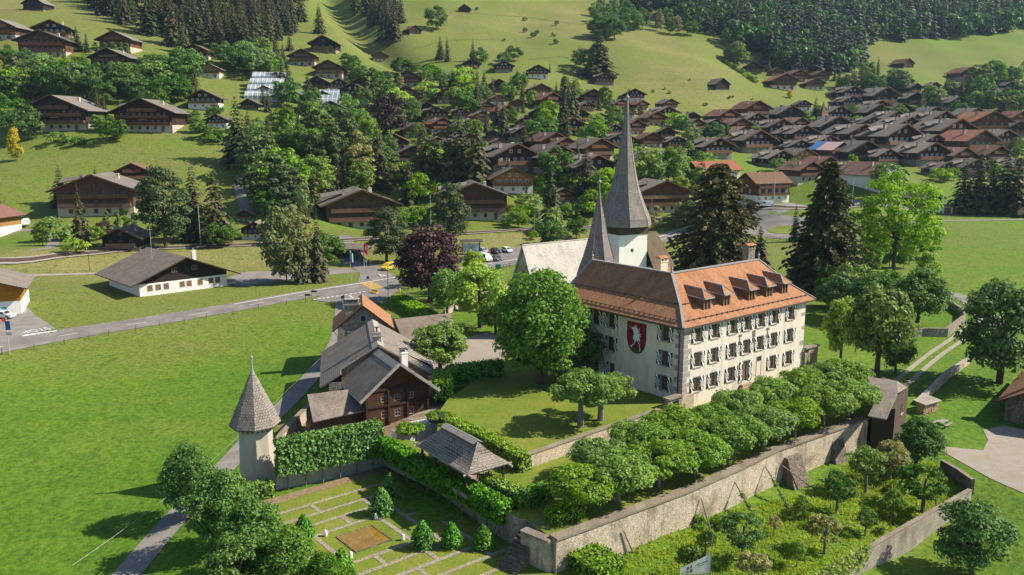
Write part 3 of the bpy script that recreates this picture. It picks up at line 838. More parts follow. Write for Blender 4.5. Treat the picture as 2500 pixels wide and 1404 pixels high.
w.poly([(0, LY, -1), (0, LY, EZ), (11, LY, EZ), (11, LY, -1)]); w.poly([(11, LY, -1), (11, LY, EZ), (11, 14, EZ), (11, 14, -1)]); w.poly([(11, 14, -1), (11, 14, EZ), (LX, 14, EZ), (LX, 14, -1)])
w.build('wall', M['castle_wall'], CAST)
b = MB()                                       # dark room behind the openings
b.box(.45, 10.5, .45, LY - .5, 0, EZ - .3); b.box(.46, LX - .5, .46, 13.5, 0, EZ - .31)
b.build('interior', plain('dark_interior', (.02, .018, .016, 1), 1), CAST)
# painted corner stones and stone footing
q = MB(); rnd = random.Random(5)
z = -.8; k = 0
while z < EZ - .3:
    h = .55 + rnd.random() * .25; a = (1.35 if k % 2 else .75) + rnd.random() * .25; c = (.75 if k % 2 else 1.35) + rnd.random() * .25
    if z < 11: q.box(-.012, a, -.012, c, z + .03, z + h - .03)
    if k % 3 == 0: q.box(LX - a * .7, LX + .012, -.012, c * .6, z + .03, z + h - .03)
    z += h; k += 1
q.build('corner_stones', M['stone_cut'], CAST)
q = MB(); q.box(-.3, 2.1, -.28, -.02, -1, 3.0); q.box(-.3, -.02, -.02, 1.2, -1, 2.6); q.build('buttress', M['stone_pale'], CAST)
pw = window_proto(Ww, 1.9)
first = True
for ri, (a, b_) in enumerate(ROWS):
    for i, s in enumerate(SR):
        if ri == 0 and i in (3, 4): continue
        place_window(pw, CAST, s, 0, a, 0, first); first = False
    for i, l in enumerate(SLw):
        if ri == 0 and i > 0: continue
        place_window(pw, CAST, 0, l, a, -math.pi / 2, False)
pd = window_proto(1.0, 1.8, shutters=1, bars=False, shw=.8)
for i, l in enumerate((12.4, 15.5)): place_window(pd, CAST, 0, l, 2.7, -math.pi / 2, i == 0)
# terrace door with steps, railings, shutters
dm = MB(); dm.box(-.75, -.6, -.03, .02, 0, 3.0); dm.box(.6, .75, -.03, .02, 0, 3.0); dm.box(-.6, .6, -.03, .02, 2.85, 3.0)
do = dm.build('door', M['stone_cut'], CAST, loc=(13.1, 0, 2.4))
dl = MB(); dl.box(-.6, .6, .22, .28, 0, 2.85)
for i in range(4): dl.box(-.5, .5, .195, .219, .15 + i * .68, .7 + i * .68)
dl.build('door_leaf', M['frame_wood'], do)
for sd in (-1, 1):
    s = MB(); s.box(-.33, .33, -.03, .03, -1.4, 1.45); so2 = s.build('shutter', M['sunburst'], do); so2.location = (sd * 1.05, -.075, 1.42)
st = MB()
for i in range(4): st.box(12.0 - i * .25, 14.3 + i * .25, -.55 - i * .3, -.02 if i == 0 else -.55 - (i - 1) * .3, .3, 2.35 - (i + 1) * .25)
st.build('steps', plain('reddish_stone_steps', (.34, .22, .17, 1), .85, .2, 0, .2), CAST)
ra = MB()
for x, sx in ((11.9, -1), (14.4, 1)):
    ra.beam((x, -.1, 3.2), (x + sx * 1.9, -2.0, 2.0), .04, .04); ra.beam((x, -.1, 2.3), (x, -.1, 3.2), .04, .04); ra.beam((x + sx * 1.9, -2.0, .9), (x + sx * 1.9, -2.0, 2.0), .04, .04)
ra.build('handrail', M['iron'], CAST)
ni = MB()
for a, b_, c, d in ((-.62, -.5, 0, 2.9), (.5, .62, 0, 2.9), (-.5, .5, 0, .12), (-.5, .5, 2.1, 2.2), (-.5, .5, 2.78, 2.9)): ni.box(a, b_, -.03, .01, c, d)
ni.box(-.5, .5, -.012, -.003, 2.2, 2.78, 1)
ni.build('blind_door', [M['stone_cut'], M['glass']], CAST, loc=(16.2, 0, 2.55))
orn = MB()
for s, kind in ((11.55, 0), (14.65, 1), (17.85, 0)):
    z0 = 8.75
    if kind == 0:
        orn.box(s - .07, s + .07, -.05, -.01, z0 - 1.0, z0 + .3)
        for sd in (-1, 1): orn.tube([(s, -.04, z0 + .3), (s + sd * .22, -.04, z0 + .42), (s + sd * .38, -.04, z0 + .12)], .05, 5)
    else:
        for dx in (-.28, 0, .28): orn.box(s + dx - .05, s + dx + .05, -.05, -.01, z0 - .4, z0 + .45)
        orn.box(s - .34, s + .34, -.055, -.008, z0 + .45, z0 + .53); orn.box(s - .3, s + .3, -.055, -.008, z0 - .05, z0 + .02); orn.box(s - .05, s + .05, -.05, -.01, z0 - 1.2, z0 - .4)
orn.build('wall_ornament', plain('faded_brown_paint', (.22, .12, .07, 1), .9), CAST)

# roof: bell-cast, two wings meeting at the near corner
def hip_roof():
    r = MB(); ov = .95
    e0 = EZ + .02
    bz = e0 + 1.95
    bl, br = 3.15 - ov, 3.2 - .6                 # where the slope steepens, from the left wall and from the right wall
    oR = .65
    E = (-ov, -oR, e0); B = (bl, br, bz); A = (AX, AY, RZ)
    # left wing: ridge x = AX from y = AY to LY-1.6 ; hipped far end
    yE = LY + .9
    EL = (-ov, yE, e0); BL_ = (bl, LY - .9, bz); AL = (AX, LY - 1.9, RZ)
    r.poly([E, B, BL_, EL][::-1]); r.poly([B, A, AL, BL_][::-1])
    EL2 = (11 + ov, yE, e0); BL2 = (11 - bl, LY - .9, bz)
    r.poly([EL, BL_, BL2, EL2][::-1]); r.poly([BL_, AL, BL2][::-1])
    # inner side of the left wing down to the courtyard
    I = (11 + ov, 14 + .65, e0); IB = (11 - bl, 14 - br, bz); IA = A
    r.poly([EL2, BL2, IB, I][::-1]); r.poly([BL2, AL, A, IB][::-1])
    # right wing: ridge y = AY from x = AX to LX-2
    xE = LX + 1.5
    ER = (xE, -oR, e0); BR_ = (LX - .3, br, bz); AR = (LX - 2.0, AY, RZ)
    r.poly([E, ER, BR_, B]); r.poly([B, BR_, AR, A])
    ER2 = (xE, 14 + .65, e0); BR2 = (LX - .3, 14 - br, bz)
    r.poly([ER, ER2, BR2, BR_]); r.poly([BR_, BR2, AR])
    r.poly([ER2, I, IB, BR2]); r.poly([BR2, IB, A, AR])
    ro = r.build('roof', M['roof_orange'], CAST)
    # eaves: boxed fascia and soffit
    f = MB(); z1, z0 = e0 - .01, e0 - .28
    out = [(-ov, -oR), (xE, -oR), (xE, 14.65), (11 + ov, 14.65), (11 + ov, yE), (-ov, yE)]
    ins = [(0, 0), (LX, 0), (LX, 14), (11, 14), (11, LY), (0, LY)]
    for i in range(6):
        j = (i + 1) % 6; a, b_ = out[i], out[j]; c, d = ins[i], ins[j]
        f.poly([(a[0], a[1], z0), (b_[0], b_[1], z0), (b_[0], b_[1], z1), (a[0], a[1], z1)])
        f.poly([(a[0], a[1], z0), (c[0], c[1], z0), (d[0], d[1], z0), (b_[0], b_[1], z0)])
    f.build('eaves', M['dark_metal'], ro)
    c = MB()
    for a, b_, wd in ((E, B, .3), (B, A, .3), (A, AR, .42), (A, AL, .42), (AR, BR_, .28), (BR_, ER, .28), (AL, BL_, .28), (BL_, EL, .28)):
        c.beam(Vector(a) + Vector((0, 0, .05)), Vector(b_) + Vector((0, 0, .05)), wd, .16)
    for p in (A, AL, AR):
        c.lathe([(.16, p[2]), (.10, p[2] + .5), (.2, p[2] + .62), (.2, p[2] + .7), (.05, p[2] + .9), (.03, p[2] + 1.3)], 8, (p[0], p[1]))
    c.build('ridge_cap', M['lead'], ro)
    g = MB()
    def guard(p, q, n):
        p, q = Vector(p), Vector(q)
        g.beam(p + Vector((0, 0, .16)), q + Vector((0, 0, .16)), .07, .07)
        for i in range(n):
            t = p.lerp(q, (i + .5) / n); g.box(t.x - .07, t.x + .07, t.y - .07, t.y + .07, t.z - .03, t.z + .24)
    k1 = .25; lo = lambda P, Q: tuple(P[i] + (Q[i] - P[i]) * k1 for i in range(3))
    a, b_ = lo(E, B), lo(EL, BL_); guard((a[0], a[1] + .6, a[2]), (b_[0], b_[1] - .6, b_[2]), 26)
    a, b_ = lo(E, B), lo(ER, BR_); guard((a[0] + .5, a[1], a[2]), (b_[0] - .5, b_[1], b_[2]), 24)
    guard((B[0], B[1] + .4, B[2]), (BL_[0], BL_[1] - .4, BL_[2]), 16)
    guard((B[0] + .3, B[1], B[2]), (B[0] + 3.0, B[1], B[2]), 2)
    g.build('snow_guard', M['dark_metal'], ro)
    return ro
ROOF = hip_roof()
def dormer(s):
    """small hipped dormer on the right-hand slope"""
    yf = 1.25; w_ = .72; zb, zt = 13.0, 14.75; rz = 15.75
    roofz = lambda y: (EZ + .02) + (y + .65) * 1.55 / 3.25 if y < 2.6 else (EZ + 1.57) + (y - 2.6) * (RZ - EZ - 1.57) / (AY - 2.6)
    d = MB()
    d.poly([(s - w_, yf, zb - .3), (s - w_, yf, zt), (s - w_, 4.0, zt), (s - w_, 4.0, zb)]); d.poly([(s + w_, yf, zb - .3), (s + w_, 4.0, zb), (s + w_, 4.0, zt), (s + w_, yf, zt)])
    d.poly([(s - w_, yf, zb - .3), (s + w_, yf, zb - .3), (s + w_, yf, zb + .12), (s - w_, yf, zb + .12)]); d.poly([(s - w_, yf, zt - .1), (s + w_, yf, zt - .1), (s + w_, yf, zt), (s - w_, yf, zt)])
    o = d.build('dormer', M['frame_wood'], CAST)
    r = MB(); e = w_ + .28; y0 = yf - .35; yr = yf + .85; yb = 5.1
    r.poly([(s - e, y0, zt - .02), (s + e, y0, zt - .02), (s, yr, rz)])
    r.poly([(s + e, y0, zt - .02), (s + e, 3.9, zt + .12), (s, yb, rz + .15), (s, yr, rz)])
    r.poly([(s - e, y0, zt - .02), (s, yr, rz), (s, yb, rz + .15), (s - e, 3.9, zt + .12)])
    rr = r.build('dormer_roof', M['roof_orange'], o)
    c = MB()
    for a, b_ in (((s - e, y0, zt), (s, yr, rz)), ((s + e, y0, zt), (s, yr, rz)), ((s, yr, rz), (s, yb, rz + .15)), ((s - e, y0, zt - .08), (s + e, y0, zt - .08)), ((s - e, y0, zt - .08), (s - e, 3.9, zt + .05)), ((s + e, y0, zt - .08), (s + e, 3.9, zt + .05))): c.beam(a, b_, .15, .13)
    c.box(s - w_ - .06, s + w_ + .06, yf - .08, yf - .01, zb - .32, zb - .02)
    c.build('dormer_trim', M['lead'], o)
    p = MB(); p.poly([(s - w_ + .1, yf + .1, zb + .1), (s + w_ - .1, yf + .1, zb + .1), (s + w_ - .1, yf + .1, zt - .1), (s - w_ + .1, yf + .1, zt - .1)])
    for dx in (-.62, 0, .62): p.box(s + dx - .06, s + dx + .06, yf + .02, yf + .09, zb, zt, 1)
    p.build('dormer_window', [M['glass'], M['wood_light']], o)
for s in (5.95, 10.05, 15.6, 19.7, 23.45): dormer(s)
def chimney(parent, x, y, z0, z1, w_, d_, wall, cap='roof_orange'):
    m = MB(); m.box(x - w_, x + w_, y - d_, y + d_, z0, z1 - .75)
    for sx in (-1, 0, 1): m.box(x + sx * (w_ - .1) - .1, x + sx * (w_ - .1) + .1, y - d_ + .002, y + d_ - .002, z1 - .75, z1 - .3)
    m.box(x - w_ - .08, x + w_ + .08, y - d_ - .08, y + d_ + .08, z1 - .9, z1 - .745)
    o = m.build('chimney', wall, parent)
    c = MB(); a, b_ = w_ + .16, d_ + .16
    c.poly([(x - a, y - b_, z1 - .3), (x + a, y - b_, z1 - .3), (x + a, y, z1), (x - a, y, z1)]); c.poly([(x + a, y + b_, z1 - .3), (x - a, y + b_, z1 - .3), (x - a, y, z1), (x + a, y, z1)])
    c.poly([(x - a, y - b_, z1 - .3), (x - a, y, z1), (x - a, y + b_, z1 - .3)]); c.poly([(x + a, y - b_, z1 - .3), (x + a, y + b_, z1 - .3), (x + a, y, z1)]); c.poly([(x - a, y - b_, z1 - .31), (x - a, y + b_, z1 - .31), (x + a, y + b_, z1 - .31), (x + a, y - b_, z1 - .31)])
    c.build('chimney_cap', M[cap], o)
    return o
chimney(ROOF, 10.6, 13.2, 13, 18.4, .75, .5, M['cream'])
chimney(ROOF, 24.2, 8.2, 15.5, 19.6, .8, .55, M['stone'])
tw = MB(); tw.box(12, 17.5, 14.0, 18.5, -1, 12.6); two = tw.build('stair_tower', M['castle_wall'], CAST)
th = MB(); a = [(11.4, 13.9, 12.6), (18.1, 13.9, 12.6), (18.1, 19.1, 12.6), (11.4, 19.1, 12.6)]; r1, r2 = (14.0, 16.4, 16.3), (15.6, 16.4, 16.3)
th.poly([a[0], a[1], r2, r1]); th.poly([a[1], a[2], r2]); th.poly([a[2], a[3], r1, r2]); th.poly([a[3], a[0], r1]); th.build('stair_tower_roof', M['roof_orange'], two)
cg = MB(); cg.lathe([(.1, 16.2), (.14, 16.7), (.03, 17.4)], 6, r1[:2]); cg.lathe([(.1, 16.2), (.14, 16.7), (.03, 17.4)], 6, r2[:2]); cg.build('finial', M['lead'], two)
# rain pipe and crest on the left wall
rp = MB(); rp.tube([(-.7, .9, 11.8), (-.5, .75, 11.5), (-.09, .7, 10.9), (-.09, .7, 2.4)], .075, 6); rp.build('drain_pipe', M['dark_metal'], CAST)

def flat_shape(mb, pts, y, mi=0):
    """thin plate on the left wall: pts (across, up) in metres about the crest's centre; across grows to the right as seen"""
    q = [(-y, 7.96 - a, 9.0 + b) for a, b in pts]
    ar = sum(pts[i][0] * pts[(i + 1) % len(pts)][1] - pts[(i + 1) % len(pts)][0] * pts[i][1] for i in range(len(pts)))
    mb.poly(q if ar > 0 else q[::-1], mi)
sh = MB()
outl = [(-1.72, 2.1), (-1.72, 0)] + [(-1.72 * math.cos(t) ** .8 if t < 1.57 else 0, -2.15 * math.sin(t) ** 1.25) for t in [i * math.pi / 2 / 9 for i in range(1, 10)]]
outl = outl + [(-a, b_) for a, b_ in outl[::-1][1:]]
flat_shape(sh, outl, .03)
for i in range(len(outl)):
    j = (i + 1) % len(outl); A_, B_ = outl[i], outl[j]
    sh.poly([(-.03, 7.96 - A_[0], 9 + A_[1]), (0, 7.96 - A_[0], 9 + A_[1]), (0, 7.96 - B_[0], 9 + B_[1]), (-.03, 7.96 - B_[0], 9 + B_[1])], 0)
crest = sh.build('painted_crest', plain('dark_red_crest_ground', (.17, .018, .016, 1), .8, .2, 0, .25, 1.5), CAST)
bd = MB()
ell = lambda cx, cy, a, b_, rot=0, n=18: [(cx + a * math.cos(t) * math.cos(rot) - b_ * math.sin(t) * math.sin(rot), cy + a * math.cos(t) * math.sin(rot) + b_ * math.sin(t) * math.cos(rot)) for t in [2 * math.pi * i / n for i in range(n)]]
flat_shape(bd, ell(-.05, .05, .58, .46, .5), .034)                      # body
flat_shape(bd, [(-.42, .35), (-.62, .9), (-.5, 1.25), (-.3, 1.3), (-.12, .9), (.1, .4)], .035)   # neck
flat_shape(bd, ell(-.52, 1.2, .26, .2), .036)                           # head
flat_shape(bd, [(-.7, 1.22), (-1.28, 1.42), (-1.3, 1.36), (-.68, 1.08)], .037)  # beak
for i in range(13):                                                    # raised feathers
    t = math.radians(98 - i * 13.5); cx, cy = -.2 + .02 * i, .85 - .045 * i
    L_ = .82 + .14 * math.sin(i * 1.9)
    dx, dy = math.cos(t), math.sin(t)
    flat_shape(bd, [(cx - dy * .13, cy + dx * .13), (cx + dy * .13, cy - dx * .13), (cx + dx * L_ + dy * .03, cy + dy * L_ - dx * .03), (cx + dx * L_ - dy * .03, cy + dy * L_ + dx * .03)], .0345 + .0002 * i)
def stroke(pts, wd, y):
    for k, (p, q_) in enumerate(zip(pts, pts[1:])):
        d = Vector((q_[0] - p[0], q_[1] - p[1])).normalized() * wd / 2
        flat_shape(bd, [(p[0] - d.y, p[1] + d.x), (p[0] + d.y, p[1] - d.x), (q_[0] + d.y, q_[1] - d.x), (q_[0] - d.y, q_[1] + d.x)], y + .0004 * k)
stroke([(-.15, -.3), (-.3, -.75), (-.85, -1.3), (-1.1, -1.22)], .13, .038); stroke([(.2, -.3), (.55, -.8), (.7, -1.45), (.62, -1.7)], .13, .0395); stroke([(-.85, -1.3), (-.72, -1.45)], .12, .041); stroke([(.45, .1), (.62, -.45)], .14, .0415)
bd.build('crest_bird', plain('pale_grey_paint', (.66, .67, .68, 1), .8, .2, 0, .15, 4), crest)
gm = MB(); flat_shape(gm, [(-1.15, -1.55), (-.5, -1.42), (.3, -1.55), (.9, -1.38), (1.22, -1.5), (.62, -1.96), (0, -2.13), (-.62, -1.96)], .0325)
gm.build('crest_mound', plain('dark_green_crest_mound', (.045, .085, .02, 1), .8, .2, 0, .4, 4), crest)

# ---------------------------------------------------------------- the church
def frame_at(p, b): return (p.x, p.y, 0), bearing_rot(b)
CH = thing('church', 'white church with tall grey shingled spire, pale nave roof and golden rooster on top', 'church')
S0 = UD(1275, 597, 165); rb = math.radians(55); rd = Vector((math.sin(rb), math.cos(rb), 0)); nd = Vector((math.sin(rb + math.pi / 2), math.cos(rb + math.pi / 2), 0))
NL, HW, ZR, ZE = 21.0, 4.9, S0.z, 3.8
P_ = lambda s, t, z: (S0.x + rd.x * s + nd.x * t, S0.y + rd.y * s + nd.y * t, z)
m = MB()
m.poly([P_(.35, HW - .5, -1), P_(.35, -HW + .5, -1), P_(.35, -HW + .5, ZE + .4), P_(.35, 0, ZR - .25), P_(.35, HW - .5, ZE + .4)][::-1][::-1])
m.poly([P_(.35, HW - .5, -1), P_(.35, HW - .5, ZE + .6), P_(NL, HW - .5, ZE + .6), P_(NL, HW - .5, -1)][::-1]); m.poly([P_(.35, -HW + .5, -1), P_(NL, -HW + .5, -1), P_(NL, -HW + .5, ZE + .6), P_(.35, -HW + .5, ZE + .6)][::-1]); m.poly([P_(NL, -HW + .5, -1), P_(NL, HW - .5, -1), P_(NL, HW - .5, ZE + .4), P_(NL, 0, ZR - .2), P_(NL, -HW + .5, ZE + .4)][::-1])
m.build('nave', M['stone_pale'], CH)
r = MB()
flz = ZE + 2.2
for sd in (1, -1):
    qa = [P_(-.1, sd * HW * 1.06, ZE - .6), P_(NL + .3, sd * HW * 1.06, ZE - .6), P_(NL + .3, sd * HW * .78, flz - .3), P_(-.1, sd * HW * .78, flz - .3)]
    qb = [P_(-.1, sd * HW * .78, flz - .3), P_(NL + .3, sd * HW * .78, flz - .3), P_(NL + .3, 0, ZR), P_(-.1, 0, ZR)]
    for q in (qa, qb): r.slab(q if sd > 0 else q[::-1], .22)
r.build('nave_roof', M['roof_church'], CH)
oc = MB(); c0 = P_(.31, 0, ZE + 4.0)
def disc(mb, c, ax, n, R0, R1, off, mi):
    ring = lambda R: [(c[0] + ax.x * R * math.cos(t) - n.x * off, c[1] + ax.y * R * math.cos(t) - n.y * off, c[2] + R * math.sin(t)) for t in [2 * math.pi * i / 16 for i in range(16)]]
    a = ring(R1)
    if R0 == 0: mb.poly(a[::-1], mi)
    else:
        b_ = ring(R0)
        for i in range(16): mb.poly([b_[i], a[i], a[(i + 1) % 16], b_[(i + 1) % 16]][::-1], mi)
disc(oc, c0, nd, rd, 0, .75, .03, 1); disc(oc, c0, nd, rd, .75, 1.1, .06, 0)
oc.build('round_window', [M['stone_cut'], M['glass']], CH)
# tower
T0 = UD(1513, 571, 178); tb = math.radians(63)
tr = Vector((math.sin(tb), math.cos(tb), 0)); tl = Vector((-tr.y, tr.x, 0)); TW = 7.2
TP = lambda s, l, z: (T0.x + tr.x * s + tl.x * l, T0.y + tr.y * s + tl.y * l, z)
zw, ze = T0.z, UD(1527, 545, 182).z
m = MB()
rects = [(3.0, 3.7, zw - 4.2, zw - 3.4), (2.4, 3.5, zw - 11.3, zw - 8.8)]
d2 = (tr.x, tr.y)
m.holes(TP(0, 0, 0)[:2], d2, TW, -1, zw, rects, .4)
a, b_, c_, d_ = TP(0, 0, 0), TP(TW, 0, 0), TP(TW, TW, 0), TP(0, TW, 0)
for p, q in ((b_, c_), (c_, d_), (d_, a)): m.poly([(p[0], p[1], -1), (q[0], q[1], -1), (q[0], q[1], zw), (p[0], p[1], zw)])
TOW = m.build('tower', M['church_white'], CH)
mi_ = MB(); mi_.prism([TP(.6, .6, 0)[:2], TP(TW - .6, .6, 0)[:2], TP(TW - .6, TW - .6, 0)[:2], TP(.6, TW - .6, 0)[:2]], 0, zw - .2); mi_.build('tower_inside', M['iron'], TOW)
fr = MB()
for i in range(9):                                                     # ochre stones round the arched window
    t = math.pi * i / 8; s_ = 2.95 + .78 * math.cos(t); z_ = zw - 8.9 + .85 * math.sin(t)
    fr.prism([TP(s_ - .22, -.03, 0)[:2], TP(s_ + .22, -.03, 0)[:2], TP(s_ + .22, .02, 0)[:2], TP(s_ - .22, .02, 0)[:2]], z_ - .2, z_ + .2)
for k in range(6):
    for sd in (-1, 1):
        s_ = 2.95 + sd * (.72 + .12 * (k % 2)); z_ = zw - 9.3 - k * .42
        fr.prism([TP(s_ - .2, -.03 - .002 * k, 0)[:2], TP(s_ + .2, -.03 - .002 * k, 0)[:2], TP(s_ + .2, .02, 0)[:2], TP(s_ - .2, .02, 0)[:2]], z_ - .19, z_ + .19)
fr.build('window_surround', plain('ochre_window_stones', (.42, .22, .08, 1), .9, .2, 0, .4, 5), TOW)
gl = MB(); gl.poly([TP(2.4, .3, zw - 11.3), TP(3.5, .3, zw - 11.3), TP(3.5, .3, zw - 8.8), TP(2.4, .3, zw - 8.8)]); gl.build('arched_window', M['frame_wood'], TOW)
bz_ = MB(); e = .14
bz_.prism([TP(-e, -e, 0)[:2], TP(TW + e, -e, 0)[:2], TP(TW + e, TW + e, 0)[:2], TP(-e, TW + e, 0)[:2]], zw - .35, ze + .3, bottom=True)
t = NT("vertical_dark_boards"); uvv = t.coord('UV', (4.0, .15, 1))
M['boards'] = t.out(t.mix(t.noise(uvv, 1.0, 3), (.03, .022, .018, 1), (.12, .085, .065, 1)), .85)
bf = bz_.build('belfry', M['boards'], CH)
op = MB()
for s_ in (1.0, 2.6, 4.4, 5.7): op.prism([TP(s_ - .25, -e - .03, 0)[:2], TP(s_ + .25, -e - .03, 0)[:2], TP(s_ + .25, -e + .02, 0)[:2], TP(s_ - .25, -e + .02, 0)[:2]], ze - .75, ze - .2)
op.build('belfry_opening', M['iron'], bf)
def spire(parent, name, c, prof, n, rot, mat):
    s = MB(); s.lathe(prof, n, c, rot, 0, cap=False)
    o = s.build(name, mat, parent)
    k = MB()
    for i in range(n):
        t = rot + 2 * math.pi * i / n
        for (r0, z0), (r1, z1) in zip(prof, prof[1:]):
            if r1 > .25: k.beam((c[0] + r0 * math.cos(t) * 1.005, c[1] + r0 * math.sin(t) * 1.005, z0 + .02), (c[0] + r1 * math.cos(t) * 1.005, c[1] + r1 * math.sin(t) * 1.005, z1 + .02), .09, .06)
    k.build('spire_hip', M['lead'], o)
    return o
tc = TP(TW / 2, TW / 2, 0)[:2]; Dt = T0.y + 2.5
zz = lambda py: UD(1527, py, tc[1]).z
k_ = tc[1] / F_PX
prof = [(a * k_, zz(b)) for a, b in ((63, 549), (60, 531), (46, 498), (33.5, 462), (25, 425), (16, 372), (9, 318), (4.8, 275), (2.4, 242), (2.2, 241))]
prof = [(r / .93, z) for r, z in prof]
SP = spire(CH, 'spire', tc, prof, 8, bearing_rot(63) + math.pi / 8, M['roof_spire'])
kn = MB(); z0 = zz(243)
kn.lathe([(.06, z0 - .3), (.16, z0), (.42, z0 + .3), (.42, z0 + .55), (.12, z0 + .95), (.04, z0 + 1.1), (.04, z0 + 2.3)], 10, tc)
kn.build('spire_knob', M['lead'], SP)
rs = MB(); zr = z0 + 2.2
def plate(pts, th=.06):
    q = [(tc[0] + a, tc[1] - th / 2, zr + b_) for a, b_ in pts]; q2 = [(x, y + th, z) for x, y, z in q]
    rs.poly(q); rs.poly(q2[::-1])
    for i in range(len(q)):
        j = (i + 1) % len(q); rs.poly([q[j], q[i], q2[i], q2[j]])
plate([(-.42, .05), (-.1, -.1), (.2, 0), (.38, .28), (.62, .5), (.58, .2), (.42, -.02), (.2, -.25), (-.15, -.3), (-.35, -.1)])
plate([(-.42, .05), (-.35, -.1), (-.2, 0), (-.28, .35), (-.22, .55), (-.38, .62), (-.58, .45), (-.7, .38), (-.55, .32)])
rs.beam((tc[0], tc[1], zr - 1.2), (tc[0], tc[1], zr - .2), .05, .05)
rs.build('weathercock', M['gold'], SP)
# lean-to / choir with brown shingle roof to the right of the tower
q0 = UD(1592, 590, 184)
ch = MB(); B0 = TP(TW + .1, 1.0, 0)
CP = lambda s, l, z: (B0[0] + tr.x * s + tl.x * l, B0[1] + tr.y * s + tl.y * l, z)
zc = UD(1600, 566, 184).z; zl = zc - 7.5
ch.slab([CP(0, -3.6, zl), CP(6.6, -2.6, zl), CP(4.2, 1.6, zc), CP(0, 1.6, zc)], .2); ch.slab([CP(6.6, -2.6, zl), CP(6.6, 5.6, zl), CP(4.2, 1.6, zc)], .2); ch.slab([CP(6.6, 5.6, zl), CP(0, 6.6, zl), CP(0, 1.6, zc), CP(4.2, 1.6, zc)], .2)
ch.build('choir_roof', tiles('brown_weathered_shingles', rgb('#6e6152'), rgb('#80715f'), rgb('#45392f'), .2, .3, .9, .5, rgb('#75664f')), CH)
cw_ = MB(); cw_.prism([CP(0, -3.1, 0)[:2], CP(6, -2.2, 0)[:2], CP(6, 5, 0)[:2], CP(0, 6, 0)[:2]], -1, zl + .1); cw_.build('choir_wall', M['church_white'], CH)
# small second spire on the chapel in front
SPs = thing('chapel_spire', 'slimmer grey shingled spire in front of the white tower, with flared skirt and iron finial', 'chapel')
sc_ = UD(1461, 600, 142); kk = 142 / F_PX; zs = lambda py: UD(1461, py, 142).z
prof2 = [(a * kk, zs(b)) for a, b in ((54, 674), (46, 650), (39, 631), (30, 600), (22, 570), (15, 534), (8.5, 505), (4.5, 483), (1.6, 462), (1.2, 461))]
prof2 = [(r / .95, z) for r, z in prof2]
s2 = spire(SPs, 'spire', (sc_.x, sc_.y), prof2, 8, bearing_rot(51) + math.pi / 8, M['roof_spire'])
kn = MB(); z0 = zs(462); kn.lathe([(.12, z0 - .2), (.08, z0 + .9), (.3, z0 + 1.15), (.3, z0 + 1.3), (.05, z0 + 1.6), (.03, z0 + 3.2)], 8, (sc_.x, sc_.y)); kn.build('finial', M['lead'], s2)
cb = MB(); cb.lathe([(3.6, -1), (3.6, zs(668))], 8, (sc_.x, sc_.y), bearing_rot(51) + math.pi / 8); cb.build('chapel_wall', M['stone_pale'], SPs)

# ---------------------------------------------------------------- farm beside the castle
def fr(b): return math.radians(90 - b)
def gable(name, label, cat, cx, cy, z0, b, W, L, eh, rh, ovs=1.0, ovf=1.2, ovb=.8, wall='white', upper=None, base_h=None, roof='roof_grey', th=.22, rects=(), group=None, under='wood_dark', left_rects=(), right_rects=(), floor=-2.5):
    """gable-fronted building. local x along the front from left to right as seen from outside, y into the building"""
    t = thing(name, label, cat, (cx, cy, z0), fr(b), group)
    h = W / 2; k = (rh - eh) / h
    bh = base_h if base_h else eh
    w_ = MB()
    w_.holes((-h, 0), (1, 0), W, floor, bh, [r for r in rects if r[3] <= bh], .18)
    w_.holes((h, 0), (0, 1), L, floor, bh, [r for r in right_rects if r[3] <= bh], .18); w_.holes((h, L), (-1, 0), W, floor, bh, [], .18); w_.holes((-h, L), (0, -1), L, floor, bh, [r for r in left_rects if r[3] <= bh], .18)
    w_.poly([(-h + .3, .3, bh - .01), (h - .3, .3, bh - .01), (h - .3, L - .3, bh - .01), (-h + .3, L - .3, bh - .01)])
    if bh >= eh - .01:
        for y, s in ((0, 1), (L, -1)):
            q = [(-h, y, eh), (h, y, eh), (0, y, rh)]
            w_.poly(q if s > 0 else q[::-1])
        w_.build('wall', M[wall], t)
    else:
        w_.build('base_wall', M[wall], t)
        u = MB(); e = .06
        u.holes((-h - e, -e), (1, 0), W + 2 * e, bh, eh, [(r[0] + e, r[1] + e, r[2], r[3]) for r in rects if r[2] >= bh and r[3] <= eh], .18)
        u.holes((h + e, -e), (0, 1), L + 2 * e, bh, eh, [r for r in right_rects if r[2] >= bh], .18); u.holes((h + e, L + e), (-1, 0), W + 2 * e, bh, eh, [], .18); u.holes((-h - e, L + e), (0, -1), L + 2 * e, bh, eh, [r for r in left_rects if r[2] >= bh], .18)
        u.poly([(-h - e, -e, eh), (h + e, -e, eh), (0, -e, rh)]); u.poly([(h + e, L + e, eh), (-h - e, L + e, eh), (0, L + e, rh)])
        u.poly([(-h - e, -e, bh), (-h - e, L + e, bh), (h + e, L + e, bh), (h + e, -e, bh)])
        u.build('timber_wall', M[upper or 'wood_dark'], t)
    r = MB(); g = .05
    for s in (-1, 1):
        q = [(s * (h + ovs), -ovf, eh - ovs * k + g), (s * (h + ovs), L + ovb, eh - ovs * k + g), (0, L + ovb, rh + g), (0, -ovf, rh + g)]
        r.slab(q if s > 0 else q[::-1], th, 0, 1)
    ro = r.build('roof', [M[roof], M[under]], t)
    return t, ro

